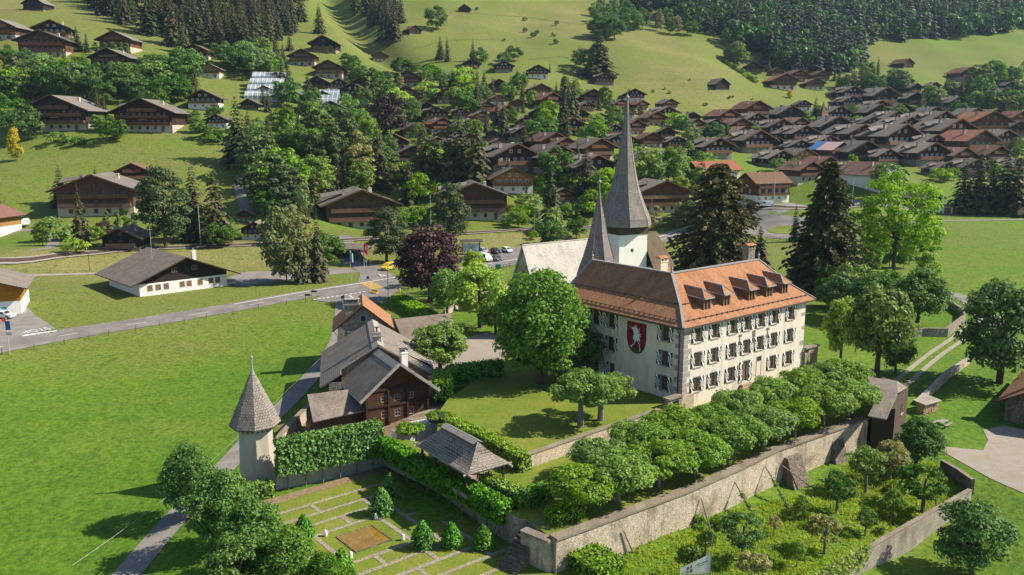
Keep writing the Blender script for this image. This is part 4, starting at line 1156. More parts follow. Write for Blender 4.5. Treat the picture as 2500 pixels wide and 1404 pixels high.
def simple_window(parent, x, y, z, w, h, rot=0, frame='white_paint', depth=.14, proud=.03, shutters=None, sh_w=.4):
    m = MB(); f = .07
    m.box(-w/2, -w/2 + f, .02, depth, 0, h); m.box(w/2 - f, w/2, .02, depth, 0, h); m.box(-w/2 + f, w/2 - f, .02, depth, h - f, h); m.box(-w/2 + f, w/2 - f, .02, depth, 0, f); m.box(-.03, .03, .03, depth, f, h - f); m.box(-w/2 + f, w/2 - f, .035, depth, h * .5 - .025, h * .5 + .025)
    o = m.build('window', M[frame], parent, loc=(x, y, z), rotz=rot)
    p = MB(); p.poly([(-w/2, depth, 0), (w/2, depth, 0), (w/2, depth, h), (-w/2, depth, h)]); p.build('pane', M['glass'], o)
    if shutters:
        for s in (-1, 1):
            q = MB(); q.box(s * (w/2 + sh_w/2 + .02) - sh_w/2, s * (w/2 + sh_w/2 + .02) + sh_w/2, -.11, -.065, 0, h); q.build('shutter', M[shutters], o)
    return o

def box_chimney(parent, x, y, z0, z1, w=.35, d=.35, mat='white', cap='dark_metal'):
    m = MB(); m.box(x - w, x + w, y - d, y + d, z0, z1); m.box(x - w - .06, x + w + .06, y - d - .06, y + d + .06, z1 - .25, z1 - .12)
    o = m.build('chimney', M[mat], parent)
    c = MB(); c.box(x - w - .1, x + w + .1, y - d - .1, y + d + .1, z1 + .25, z1 + .32)
    for a in (-1, 1):
        for b in (-1, 1): c.box(x + a * (w - .08) - .05, x + a * (w - .08) + .05, y + b * (d - .08) - .05, y + b * (d - .08) + .05, z1, z1 + .25)
    c.build('chimney_cap', M[cap], o)
    return o

# log house
LW, LH = 8.2, 3.9
wr = [(1.9, 2.7, .9, 1.9), (3.7, 4.5, .9, 1.9), (5.5, 6.3, .9, 1.9), (1.9, 2.7, 3.1 - .1, 3.85), (3.7, 4.5, 3.0, 3.85), (5.5, 6.3, 3.0, 3.85)]
LG, LR = gable('log_house', 'old log house with grey shingle roof, gable and six small windows facing the hedge', 'house', -14.5, 101.9, -.6, 62, LW, 9.5, 4.7, 8.0, 1.2, 1.25, .4, 'wood_log', None, None, 'roof_shingle', .2, wr, under='wood_grey')
for r_ in wr: simple_window(LG, (r_[0] + r_[1]) / 2 - LW / 2, 0, r_[2], r_[1] - r_[0], r_[3] - r_[2], frame='wood_grey')
tr_ = MB()
for z in (2.45, 4.55): tr_.box(-LW/2 - .15, LW/2 + .15, -.16, -.004, z, z + .28)
for x in (-LW/2, -1.2 - .02, 1.3, LW/2): tr_.box(x - .13, x + .13, -.2, -.006, -.6, 4.6)
tr_.build('cross_beam', M['wood_dark'], LG)
box_chimney(LR, 2.3, 3.6, 5.0, 8.3, .42, .42, 'white')
rc = MB()
for s in (-1, 1):
    q = [(0, -1.27, 8.13), (0, 9.9, 8.13), (s * .75, 9.9, 7.52), (s * .75, -1.27, 7.52)]
    rc.slab(q if s < 0 else q[::-1], .06)
rc.build('ridge_board', M['wood_grey'], LR)
br = MB()
for s in (-1, 1): br.beam((s * 0.05, -1.27, 8.1), (s * (LW/2 + 1.2), -1.27, 8.1 - 3.3 * (LW/2 + 1.2) / (LW/2)), .08, .34)
br.build('barge_board', M['wood_grey'], LR)
# barn behind it
BG, BR = gable('barn', 'long stone barn under a broad grey shingle roof, between log house and stone house', 'barn', -17.9, 108.6, -.6, 78, 13.0, 13.8, 4.8, 8.7, 1.2, .9, .6, 'stone', None, None, 'roof_shingle', .2, under='wood_grey')
rc = MB()
for s in (-1, 1):
    q = [(0, -.92, 8.83), (0, 14.42, 8.83), (s * .8, 14.42, 8.36), (s * .8, -.92, 8.36)]
    rc.slab(q if s < 0 else q[::-1], .06)
rc.build('ridge_board', M['wood_grey'], BR)
ch_ = MB(); ch_.box(-.55, .55, 1.2, 2.0, 7.6, 9.9); ch_.box(-.7, .7, 1.05, 2.15, 9.3, 9.45); co_ = ch_.build('chimney', M['wood_grey'], BR)
cp_ = MB(); cp_.lathe([(.12, 9.9), (.12, 10.5)], 8, (0, 1.6)); cp_.box(-.3, .3, 1.3, 1.9, 10.5, 10.58); cp_.build('chimney_pipe', M['dark_metal'], co_)
fx = MB()                                                    # roof lip reaching forward at the left corner
q = [(-7.7, -3.2, 4.15), (-5.0, -3.2, 5.75), (-5.0, -.9, 5.75), (-7.7, -.9, 4.15)]; fx.slab(q, .2); fx.build('roof_lip', M['roof_shingle'], BR)
dp = MB(); dp.tube([(-7.75, -3.0, 4.05), (-7.5, -2.6, 3.6), (-6.55, -.1, 3.3), (-6.55, -.1, -.5)], .06, 6); dp.build('drain_pipe', M['dark_metal'], BG)
ex = MB(); ex.holes((-6.5, -3.0), (1, 0), 1.6, -2, 4.6, [(.5, 1.0, 2.4, 3.2)], .2); ex.holes((-6.5, 0), (0, -1), 3.0, -2, 4.6, [], .2); ex.holes((-4.9, -3.0), (0, 1), 3.0, -2, 5.6, [], .2); ex.build('side_wall', M['stone'], BG)
plk = MB()                                                   # stepped plank roof on the courtyard side
for i in range(8): plk.slab([(1.3 + i * .0, 6.3 + i * .0, 0)] and [(3.0, 2.2 + i * 1.05, 7.02), (7.6, 2.2 + i * 1.05, 4.62), (7.6, 3.35 + i * 1.05, 4.50), (3.0, 3.35 + i * 1.05, 6.88)], .08)
plk.build('plank_roof', M['wood_grey'], BR)
# annex with a low roof
AN = thing('annex', 'low wooden annex with shingle lean-to roof, left of the log house', 'shed')
a0, a1 = U(750, 963, 3.4), U(872, 948, 3.4); b0, b1 = U(765, 1030, 1.5), U(893, 1002, 1.5)
m = MB(); m.slab([b0, b1, a1, a0], .16, 0, 1); m.build('roof', [M['roof_shingle'], M['wood_grey']], AN)
dv_ = (b1 - b0).normalized(); nv_ = Vector((-dv_.y, dv_.x, 0))
ip = lambda s, t, z: tuple((b0 + dv_ * s + nv_ * t)[:2]) + (z,)
LA = (b1 - b0).length
m = MB(); m.prism([ip(.9, .9, 0)[:2], ip(LA - .1, .9, 0)[:2], ip(LA - .1, 3.0, 0)[:2], ip(.9, 3.0, 0)[:2]], -2.5, [1.3, 1.3, 2.3, 2.3]); m.build('wall', M['wood_log'], AN)
# stone house with the orange roof
SH, SR_ = gable('stone_house', 'grey stone house with orange tiled gable roof and chimney, beside the junction', 'house', -22.85, 125.9, -.5, 79, 7.8, 8.6, 7.0, 10.2, .7, .5, .5, 'stone', None, None, 'roof_orange', .18, [(1.6, 2.9, 4.2, 6.0)])
m = MB(); m.box(-.55, .55, -.05, .02, 7.5, 8.7); mm = m.build('window', M['stone_cut'], SH); p = MB(); p.box(-.33, .33, -.07, -.052, 7.7, 8.5); p.build('pane', M['glass'], mm)
simple_window(SH, 2.25 - 3.9, 0, 4.2, 1.3, 1.8)
ar = MB(); ar.box(-2.5, -.8, -.05, -.004, 6.02, 6.2); ar.box(-2.45, -2.3, -.05, -.004, 4.1, 6.02); ar.box(-1.0, -.85, -.05, -.004, 4.1, 6.02); ar.build('window_surround', M['stone_cut'], SH)
m = MB(); m.box(-2.6, -.5, 1.0, 2.0, 7.2, 10.6); m.box(-2.75, -.35, .85, 2.15, 10.0, 10.2); cst = m.build('chimney', M['stone'], SR_)
m = MB()
for i in range(4): m.lathe([(.2, 10.6), (.2, 10.9)], 8, (-2.3 + i * .5, 1.5))
m.box(-2.7, -.4, .9, 2.1, 10.9, 10.98); m.build('chimney_pot', M['stone_cut'], cst)
dp = MB(); dp.tube([(-4.65, -.3, 6.45), (-4.3, -.1, 6.1), (-3.97, -.09, 5.6), (-3.97, -.09, -.4)], .06, 6); dp.build('drain_pipe', M['dark_metal'], SH)
gt = MB()
for s in (-1, 1): gt.beam((s * 4.68, -.5, 6.38), (s * 4.68, 9.1, 6.38), .14, .12)
gt.build('gutter', M['dark_metal'], SR_)
# long open shed between stone house and courtyard
LS = thing('open_shed', 'long open shed with brown shingle roof between stone house and maple courtyard', 'shed')
r0, r1 = U(962, 779, 4.9), U(1100, 764, 4.9); e0, e1 = U(985, 832, 2.9), U(1112, 806, 2.9)
m = MB(); m.slab([e0, e1, r1, r0], .16, 0, 1); bk = (r1 - r0).normalized(); nb_ = Vector((-bk.y, bk.x, 0)) * 3.0
m.slab([r0, r1, Vector((r1.x + nb_.x, r1.y + nb_.y, 3.3)), Vector((r0.x + nb_.x, r0.y + nb_.y, 3.3))], .16, 0, 1)
m.build('roof', [tiles('brown_grey_shingles', rgb('#7d7065'), rgb('#91847a'), rgb('#4c423a'), .3, .3, .9, .4, rgb('#85776b')), M['wood_grey']], LS)
m = MB(); q = [r0 + nb_ * .85, r1 + nb_ * .85]; m.prism([(q[0].x, q[0].y), (q[1].x, q[1].y), (q[1].x + nb_.x * .1, q[1].y + nb_.y * .1), (q[0].x + nb_.x * .1, q[0].y + nb_.y * .1)], -1, 3.2); m.build('back_wall', M['stone'], LS)
for i in range(5):
    p = e0.lerp(e1, .04 + i * .23) + Vector((nb_.x, nb_.y, 0)) * .12
    po = MB(); po.beam((p.x, p.y, -1), (p.x, p.y, 2.8), .2, .2); po.build('post', M['wood_dark'], LS)

# ---------------------------------------------------------------- corner tower
TT = thing('corner_tower', 'round stone corner tower with conical shingle roof beside the lane', 'tower', (-28.1, 87.6, 0))
t8 = fr(51) + math.pi / 8
m = MB(); m.lathe([(2.0, -4.5), (1.95, -2.2), (1.78, 3.0), (1.78, 4.3), (2.05, 4.6), (2.05, 5.0)], 8, (0, 0), t8); m.build('wall', M['cream'] if False else plaster('tower_plaster', (.50, .45, .38, 1), (.27, .235, .19, 1), .75), TT)
m = MB()
for i in range(24):
    a = 2 * math.pi * i / 24; R = 1.86 / max(math.cos(((a - t8) % (math.pi / 4)) - math.pi / 8), .1) * .93
    m.prism([(R * math.cos(a) + dx * .28 * -math.sin(a) + dy * .34 * math.cos(a), R * math.sin(a) + dx * .28 * math.cos(a) + dy * .34 * math.sin(a)) for dx, dy in ((-.5, -.3), (.5, -.3), (.5, .7), (-.5, .7))], 3.9, 4.62, bottom=True)
m.build('corbel', M['stone_cut'], TT)
pr_ = [(2.62, 4.55), (2.36, 5.2), (2.02, 6.1), (1.55, 7.1), (1.12, 8.1), (.68, 9.2), (.24, 10.15)]
m = MB(); m.lathe([(r * 1.04, z) for r, z in pr_], 8, (0, 0), t8, cap=False); m.poly([(2.7 * math.cos(a), 2.7 * math.sin(a), 4.5) for a in [t8 + 2 * math.pi * i / 8 for i in range(8)]][::-1])
tro = m.build('roof', tiles('tower_shingles', rgb('#8d857e'), rgb('#aea69d'), rgb('#3c3733'), .3, .30, .85, .8, rgb('#948c84'), gap=.04), TT)
m = MB(); m.lathe([(2.74, 4.42), (2.76, 4.54)], 8, (0, 0), t8); m.build('eaves', M['dark_metal'], tro)
m = MB(); m.lathe([(.27, 10.05), (.15, 10.5), (.09, 11.2), (.07, 11.75), (.17, 11.85), (.17, 12.0), (.04, 12.15), (.02, 13.0)], 8, (0, 0)); m.build('finial', M['lead'], tro)
m = MB(); m.box(-.3, .3, -1.99, -1.9, -2.3, -.9); m.build('door', M['frame_wood'], TT, rotz=-.9)

# ---------------------------------------------------------------- garden pavilion
PV = thing('pavilion', 'open garden pavilion with hipped grey shingle roof on wooden posts', 'pavilion', (-5.2, 81.7, 1.0), fr(144.1))
ax_, ay_ = 5.1, 2.55
def curve_roof(mb, ax, ay, rx, z0, z1, n=7):
    def ring(k):
        t = k / n; s = 1 - t
        zz_ = z0 + (z1 - z0) * (t ** 1.35 * .9 + t * .1)
        return [(-(rx + (ax - rx) * s), -ay * s, zz_), (rx + (ax - rx) * s, -ay * s, zz_), (rx + (ax - rx) * s, ay * s, zz_), (-(rx + (ax - rx) * s), ay * s, zz_)]
    for k in range(n):
        a, b = ring(k), ring(k + 1)
        for i in range(4):
            j = (i + 1) % 4
            if k == n - 1 and i in (1, 3): mb.poly([a[i], a[j], b[i]])
            else: mb.poly([a[i], a[j], b[j], b[i]])
m = MB(); curve_roof(m, ax_, ay_, 3.0, 2.42, 4.6); m.poly([(-ax_, -ay_, 2.38), (-ax_, ay_, 2.38), (ax_, ay_, 2.38), (ax_, -ay_, 2.38)])
pro = m.build('roof', tiles('striped_grey_shingles', rgb('#8b8179'), rgb('#a79d94'), rgb('#2f2a26'), .5, .27, .85, .9, rgb('#938980'), gap=.05), PV)
m = MB()
for s in (-1, 1): m.slab([(-3.1, 0, 4.72), (3.1, 0, 4.72), (3.1, s * .55, 4.40), (-3.1, s * .55, 4.40)][::(-s)], .07)
m.build('ridge_board', M['wood_grey'], pro)
m = MB()
for s in (-1, 1): m.beam((-ax_ - .5, s * ay_ * .93, 2.27), (ax_ + .55, s * ay_ * .93, 2.27), .16, .2)
for x in (-ax_ * .95, ax_ * .95): m.beam((x, -ay_ - .3, 2.29), (x, ay_ + .3, 2.29), .14, .18)
m.build('beam', M['wood_grey'], PV)
for x in (-4.2, -1.5, 1.5, 4.3):
    for s in (-1, 1):
        m = MB(); m.beam((x, s * 2.2, 0), (x, s * 2.2, 2.2), .2, .2); m.build('post', M['wood_dark'], PV)
m = MB(); m.box(-4.6, 4.7, -2.4, 2.4, -.3, .06); m.build('floor', plain('reddish_paving', (.30, .21, .17, 1), .9, .1, 0, .3, 3), PV)
m = MB(); m.box(-3.4, 3.0, 1.7, 2.1, .45, .52); m.box(-3.2, -3.0, 1.75, 2.05, .06, .45); m.box(2.6, 2.8, 1.75, 2.05, .06, .45); m.build('bench', M['wood_grey'], PV)

# ---------------------------------------------------------------- terraces, walls
def block(name, pts, z0, z1, mat, top=None, kind=None, label=None, cat=None, group=None):
    m = MB(); m.prism(pts, z0, z1, 0, 1 if top else None)
    o = m.build(name, [M[mat]] + ([M[top]] if top else []))
    if kind: structure(name, o)
    return o
WL = [(3.6, 67.8), (5.8, 69.4), (17.0, 77.6), (23.4, 83.0), (29.4, 88.6), (43.6, 98.9)]
TERR = WL + [(48, 104), CL(26.0, -1.0)[:2], CL(26.4, 0.3)[:2], CL(.5, .5)[:2], (17.6, 98.2), (6.4, 88.2), (1.9, 84.2), (-8.9, 90.5), (-13.8, 92.4), (-14.2, 91.6), (.2, 72.3), (1.6, 71.2), (2.6, 69.6)]
block('terrace', TERR, -3.4, 1.0, 'stone', 'lawn', 'structure')
LAWN = [(1.9, 84.3), (6.4, 88.3), (17.6, 98.3), CL(.4, -.3)[:2], CL(.5, 10)[:2], CL(.5, 23)[:2], (3, 124), (-3.5, 116), (-8.2, 104), (-9.0, 98.5), (-8.6, 91.5)]
block('lawn', LAWN, -1, 2.0, 'earth', 'lawn', 'structure')
_b, _g = Vector((math.sin(math.radians(51)), math.cos(math.radians(51)))), Vector((math.sin(math.radians(141)), math.cos(math.radians(141))))
GC = Vector((-14.05, 73.75))
def GD2(u, v): p = GC + _b * u + _g * v; return (p.x, p.y)
block('garden_lawn', [GD2(-10.5, -14.0), GD2(10.9, -14.0), GD2(11.2, 6), GD2(16, 8.5), GD2(16, 18), GD2(-10.5, 18)], -3.6, -2.0, 'earth', 'lawn', 'structure')
def thick_wall(name, label, pts, w, z0, z1, mat, cap='coping', cap_h=.14, ov=.12, group=None):
    """wall following points; z0, z1 may be lists"""
    t = thing(name, label, 'wall', group=group)
    L_ = offset_line(pts, w / 2); R_ = offset_line(pts, -w / 2)
    za = z0 if isinstance(z0, list) else [z0] * len(pts); zb = z1 if isinstance(z1, list) else [z1] * len(pts)
    m = MB(); c = MB(); oL = offset_line(pts, w / 2 + ov); oR = offset_line(pts, -w / 2 - ov)
    for i in range(len(pts) - 1):
        j = i + 1
        m.poly([(*R_[i], za[i]), (*R_[j], za[j]), (*R_[j], zb[j]), (*R_[i], zb[i])]); m.poly([(*L_[j], za[j]), (*L_[i], za[i]), (*L_[i], zb[i]), (*L_[j], zb[j])])
        c.poly([(*oR[i], zb[i] + cap_h), (*oR[j], zb[j] + cap_h), (*oL[j], zb[j] + cap_h), (*oL[i], zb[i] + cap_h)])
        c.poly([(*oR[i], zb[i]), (*oR[j], zb[j]), (*oR[j], zb[j] + cap_h), (*oR[i], zb[i] + cap_h)]); c.poly([(*oL[j], zb[j]), (*oL[i], zb[i]), (*oL[i], zb[i] + cap_h), (*oL[j], zb[j] + cap_h)])
        c.poly([(*oL[i], zb[i]), (*oL[j], zb[j]), (*oR[j], zb[j]), (*oR[i], zb[i])])
    for i, s in ((0, 1), (len(pts) - 1, -1)):
        q = [(*L_[i], za[i]), (*R_[i], za[i]), (*R_[i], zb[i]), (*L_[i], zb[i])]; m.poly(q[::s])
        q = [(*oL[i], zb[i]), (*oR[i], zb[i]), (*oR[i], zb[i] + cap_h), (*oL[i], zb[i] + cap_h)]; c.poly(q[::s])
    m.build('masonry', M[mat], t); c.build('coping', M[cap], t)
    return t
BW = thick_wall('retaining_wall', 'long high rubble retaining wall with slab coping between pollard terrace and orchard', WL, .8, -4.2, 1.05, 'stone_pale', 'coping', .2, .14)
thick_wall('retaining_wall_end', 'short stepped end of the big retaining wall beside the garden stairs', [(3.45, 67.75), (1.0, 69.9)], .7, -4.2, .85, 'stone_pale').name = 'retaining_wall'
def buttress(px, py, h, w=1.5, d=1.9, lab=''):
    p = U(px, py, -3.2); bx = bpy.data.objects
    t = MB(); 
    t.prism([(-w/2, 0), (w/2, 0), (w/2, d + .6), (-w/2, d + .6)], -1.0, [0, 0, h, h]) if False else None
    pr = [(-w/2, -1.0), (w/2, -1.0)]
    for q in ([(-w/2, 0, -1), (w/2, 0, -1), (w/2 - .15, d - .5, h), (-w/2 + .15, d - .5, h)], [(-w/2 + .15, d - .5, h), (w/2 - .15, d - .5, h), (w/2 - .15, d + 1, h + .15), (-w/2 + .15, d + 1, h + .15)],
              [(-w/2, 0, -1), (-w/2 + .15, d - .5, h), (-w/2 + .15, d + 1, h + .15), (-w/2, d + 1, -1)], [(w/2, 0, -1), (w/2, d + 1, -1), (w/2 - .15, d + 1, h + .15), (w/2 - .15, d - .5, h)]): t.poly(q)
    o = t.build('buttress', M['stone_dark'], None, loc=(p.x, p.y, -3.2), rotz=fr(54)); o.scale = (1.35, 1.15, 1.05)
    return tag(o, lab, 'buttress', 'buttresses of the big retaining wall')
buttress(1966, 1192, 3.0, 2.1, 1.9, 'dark stone buttress with a pole leaning on it, first from the garden along the wall')
buttress(2064, 1140, 3.3, 1.9, 1.7, 'dark stone buttress in the middle of the three on the retaining wall')
buttress(2116, 1106, 3.4, 1.9, 1.4, 'dark stone buttress next to the wooden corner shed')
buttress(2008, 1150, 1.0, 1.6, 1.2, 'low stump of masonry at the wall foot between two buttresses')
thick_wall('lawn_wall', 'low rubble wall between upper lawn and pollard terrace', [(1.5, 83.5), (6.5, 88.0), (18.0, 98.2)], .55, .4, 2.45, 'stone_pale', 'coping', .12, .08)
GWp = [GD2(10.9, -14.4), GD2(11.05, 0), GD2(11.3, 9.2)]
thick_wall('garden_wall', 'pale plastered garden wall behind the pleached hedge on the right', GWp, .5, -3.2, .9, 'concrete', 'coping', .1, .06)
thick_wall('garden_wall', 'pale plastered garden wall behind the tall hedge beside the tower', [(-25.6, 85.6), (-20, 88.9), (-14.6, 92.0)], .5, -3.2, .9, 'concrete', 'coping', .1, .06)
thick_wall('lane_wall', 'low farmyard wall along the lane between tower and barn', [(-28.2, 90.5), (-28.0, 97), (-27.2, 103), (-26.6, 106)], .5, -3, [-.6, -.2, .3, .5], 'stone_pale', 'coping', .12, .08)
# stairs down from terrace to garden
stp = MB()
for i in range(12):
    p = Vector((2.0, 71.0)) - _g * 0 + Vector((-.62, -.78)) * (i * .34)
    a = Vector((.78, -.62)) * .95
    stp.prism([(p.x - a.x, p.y - a.y), (p.x + a.x, p.y + a.y), (p.x + a.x - .23, p.y + a.y - .29), (p.x - a.x - .23, p.y - a.y - .29)], -3, .9 - i * .25)
structure('garden_stairs', stp.build('garden_stairs', M['stone_dark']))  # dark stone stands in for the shadow lying over the stairs

# parterre: cobbled paths, pond, marker stones
def gpath(u0, v0, u1, v1, w=.48, z=-1.985):
    d = Vector((u1 - u0, v1 - v0)); d.normalize(); n = Vector((-d.y, d.x)) * w / 2
    q = [GD2(u0 - n.x, v0 - n.y), GD2(u1 - n.x, v1 - n.y), GD2(u1 + n.x, v1 + n.y), GD2(u0 + n.x, v0 + n.y)]
    return q
cob = (lambda t: t)(NT("pale_cobbles"))
vv = cob.n("ShaderNodeTexVoronoi"); vv.inputs['Scale'].default_value = 7; cob.l(cob.coord('Object'), vv.inputs['Vector'])
M['cobble'] = cob.out(cob.mix(1.0, cob.ramp(vv.outputs[0], [(.1, (.55, .48, .40, 1)), (.6, (.27, .23, .18, 1))]), cob.mix(.5, (1, 1, 1, 1), vv.outputs[1]), 'MULTIPLY'), .9, cob.bump(vv.outputs[0], -.5, .05))
R_ = 3.4; gp = []
for v in (-R_, R_): gp.append((-R_ - .24, v, R_ + .24, v, 0))
for u in (-R_, R_): gp.append((u, -R_, u, R_, 1))
for v in (-5.6, -7.7, -10.0): gp.append((-10.5, v, -v if v > -9 else 8.0, v, 0))
for v in (5.6, 7.8, 10.1, 12.4): gp.append((-10.5, v, v if v < 9 else 10.3, v, 0))
for u in (5.6, 7.9): gp.append((u, -u, u, u, 1))
for u in (-5.6, -7.9): gp.append((u, -4, u, 5, 1))
for u, a, b in ((-.6, -10.0, -7.7), (4.2, -7.7, -5.6), (-3.3, -7.7, -5.6), (0.6, -5.6, -3.4), (5.0, -7.7, -5.7), (-.8, 3.4, 5.6), (3.3, 5.6, 7.8), (-4, 5.6, 7.8), (7.5, 7.8, 10.1), (1.0, 7.8, 10.1)): gp.append((u, a, u, b, 1))
for v, a, b in ((-1.6, 5.6, 7.9),): gp.append((a, v, b, v, 0))
m = MB()
for k, (a, b, c, d, e) in enumerate(gp):
    q = gpath(a, b, c, d, .46)
    ar_ = sum(q[i][0] * q[(i + 1) % 4][1] - q[(i + 1) % 4][0] * q[i][1] for i in range(4))
    q = q if ar_ > 0 else q[::-1]
    m.poly([(x, y, -1.985 + .0011 * (k % 13) + (.006 if e else 0)) for x, y in q])
structure('garden_path', m.build('garden_path', M['cobble']))
m = MB(); q = [GD2(-10.4, -13.9), GD2(10.6, -13.9), GD2(10.6, -12.6), GD2(-10.4, -12.4)][::-1]
ar_ = sum(q[i][0] * q[(i + 1) % 4][1] - q[(i + 1) % 4][0] * q[i][1] for i in range(4)); q = q if ar_ > 0 else q[::-1]
m.poly([(x, y, -1.988) for x, y in q]); structure('garden_border', m.build('garden_border', M['earth']))
PQ = [GD2(-1.85, -1.9), GD2(1.95, -1.9), GD2(1.95, 1.9), GD2(-1.85, 1.9)]
pond = thing('pond', 'square garden pond with murky golden brown water', 'pond')
t = NT("murky_pond_water"); nz = t.noise(t.coord('Object'), .9, 4); ln = t.noise(t.coord('Object'), 2.6, 5, .7)
c = t.ramp(nz, [(.3, (.15, .088, .010, 1)), (.7, (.27, .165, .022, 1))]); c = t.mix(t.ramp(ln, [(.60, (0, 0, 0)), (.66, (1, 1, 1))]), c, (.36, .24, .09, 1))
m = MB(); qq = PQ if sum(PQ[i][0] * PQ[(i + 1) % 4][1] - PQ[(i + 1) % 4][0] * PQ[i][1] for i in range(4)) > 0 else PQ[::-1]
m.poly([(x, y, -1.965) for x, y in qq]); m.build('water', t.out(c, .08, None, .5), pond)
m = MB()
for i in range(4):
    a, b = Vector(qq[i]), Vector(qq[(i + 1) % 4]); m.beam((a.x, a.y, -1.97), (b.x, b.y, -1.97), .12, .1)
m.build('rim', M['stone_dark'], pond)
for i, (px, py) in enumerate([(918, 1268), (795, 1309), (984, 1319), (857, 1363)]):
    p = U(px, py, -2.0); m = MB(); rnd = random.Random(i)
    m.lathe([(.15, 0), (.19, .12), (.17, .4), (.15, .55), (.10, .62), (.03, .64)], 7, (0, 0)); o = m.build('marker_stone', M['white'], None, smooth=True, loc=(p.x, p.y, -2.0))
    tag(o, ['pale standing stone at the far corner of the pond', 'pale standing stone at the left corner of the pond', 'grey standing stone at the right corner of the pond', 'pale standing stone at the near corner of the pond'][i], 'stone', 'stones round the pond')
# gate pier by the castle corner, and the arch at the far end
gpier = thing('garden_gate', 'stone gateway with slab top at the near castle corner', 'gate', (CX, CY, 0), CROT)
m = MB(); m.box(-3.0, -2.2, -.35, .25, .5, 3.1); m.box(-1.0, -.32, -.35, .25, .5, 3.1); m.box(-2.2, -1.0, -.35, .25, 2.75, 3.1); m.build('pier', M['stone'], gpier)
m = MB(); m.box(-3.15, -.3, -.55, .45, 3.1, 3.3); m.build('slab', M['coping'], gpier)
m = MB(); m.box(-2.2, -1.0, -.05, .02, .6, 2.75); m.build('door', M['frame_wood'], gpier)
arch = thing('garden_arch', 'weathered stone arch joining the far right castle corner', 'arch', (CX, CY, 0), CROT)
m = MB(); m.box(27.05, 27.9, -.4, .3, 0, 4.0); m.box(29.6, 30.4, -.4, .3, 0, 4.6); m.box(27.9, 29.6, -.4, .3, 3.6, 4.3); m.build('pier', M['stone'], arch)
m = MB(); m.box(27.05, 30.7, -.55, .45, 4.61, 4.8); m.build('slab', M['coping'], arch)

# corner shed on the retaining wall, wood pile, picnic table
cs = U(2150, 1012, 1.6)
SHD = thing('corner_shed', 'dark wooden shed with L-shaped grey shingle roof on the end of the retaining wall', 'shed')
qd = lambda pts: [U(*p) for p in pts]
ra = qd([(2119, 1015, 3.0), (2164, 1023, 2.9), (2192, 960, 4.6), (2150, 953, 4.6)])
rb_ = qd([(2117, 919, 4.6), (2190, 930, 4.7), (2192, 960, 4.6), (2130, 951, 4.3)])
rc_ = qd([(2190, 930, 4.7), (2216, 946, 3.7), (2192, 960, 4.6)])
m = MB()
for q in (ra, rb_, rc_):
    n = (q[1] - q[0]).cross(q[2] - q[0]); q = q if n.z > 0 else q[::-1]
    m.slab(q, .15, 0, 1)
m.build('roof', [M['roof_shingle'], M['wood_grey']], SHD)
w0, w1, w2, w3 = (44.2, 98.4), (46.6, 97.6), (51.2, 104.2), (48.6, 106.2)
m = MB(); m.prism([w0, w1, w2, w3], -3.5, [2.9, 2.7, 3.7, 4.2]); m.build('wall', M['boards'], SHD)
m = MB(); p, q = Vector(w1).lerp(Vector(w2), .45), Vector(w1).lerp(Vector(w2), .62); n = Vector((.82, -.57)) * .04
m.poly([(p.x + n.x, p.y + n.y, .9), (q.x + n.x, q.y + n.y, .9), (q.x + n.x, q.y + n.y, 2.2), (p.x + n.x, p.y + n.y, 2.2)]); m.build('window', M['glass'], SHD)
m = MB(); m.beam((p.x + n.x * 2, p.y + n.y * 2, .85), (q.x + n.x * 2, q.y + n.y * 2, .85), .18, .08); m.build('sill', M['wood_grey'], SHD)
wp = at(2262, 1005)
WP = thing('wood_pile', 'stacked firewood under a grey plank cover on the grass', 'wood pile', (wp.x, wp.y, wp.z), fr(58))
m = MB(); rnd = random.Random(3)
for ix in range(13):
    for iz in range(7):
        r = .10 + rnd.random() * .035; x = -1.6 + ix * .25 + (iz % 2) * .12; z = .12 + iz * .19; y0 = -.55 - rnd.random() * .12
        c = [(x + r * math.cos(a), z + r * math.sin(a)) for a in [i * math.pi / 3 + rnd.random() * .3 for i in range(6)]]
        m.poly([(a, y0, b) for a, b in c])
        for i in range(6):
            j = (i + 1) % 6; m.poly([(c[i][0], y0, c[i][1]), (c[i][0], .5, c[i][1]), (c[j][0], .5, c[j][1]), (c[j][0], y0, c[j][1])])
m.build('firewood', plain('split_firewood', (.42, .30, .19, 1), .9, .1, 0, .5, 9), WP)
m = MB()
for i in range(4): m.slab([(-1.95, -1.0 + i * .5, 1.55 + i * .06), (1.8, -1.0 + i * .5, 1.55 + i * .06), (1.8, -.55 + i * .5, 1.6 + i * .06), (-1.95, -.55 + i * .5, 1.6 + i * .06)], .05)
m.build('cover', M['wood_grey'], WP)
pt = at(2300, 1040); PT = thing('picnic_table', 'grey wooden picnic table with benches on the grass', 'table', (pt.x, pt.y, pt.z), .7)
m = MB()
for i in range(5): m.box(-.9, .9, -.42 + i * .17, -.28 + i * .17, .7, .74)
m.build('tabletop', M['wood_grey'], PT)
for s in (-1, 1):
    m = MB(); m.box(-.9, .9, s * .78 - .14, s * .78 + .14, .42, .46); m.build('bench_seat', M['wood_grey'], PT)
for x in (-.6, .6):
    m = MB(); m.beam((x, -.75, 0), (x, -.25, .7), .09, .09); m.beam((x, .75, 0), (x, .25, .7), .09, .09); m.beam((x + .1, -.85, .38), (x + .1, .85, .38), .06, .09); m.build('leg_frame', M['wood_grey'], PT)
thick_wall('orchard_wall', 'weathered concrete block wall at the lower edge of the orchard', [U(2368, 1198, -2.4)[:2], U(2200, 1293, -2.4)[:2], U(2120, 1340, -2.4)[:2], U(2040, 1385, -2.5)[:2], U(1960, 1440, -2.6)[:2]], .4, -6.5, -2.3, 'blocks', 'coping', .1, .04)
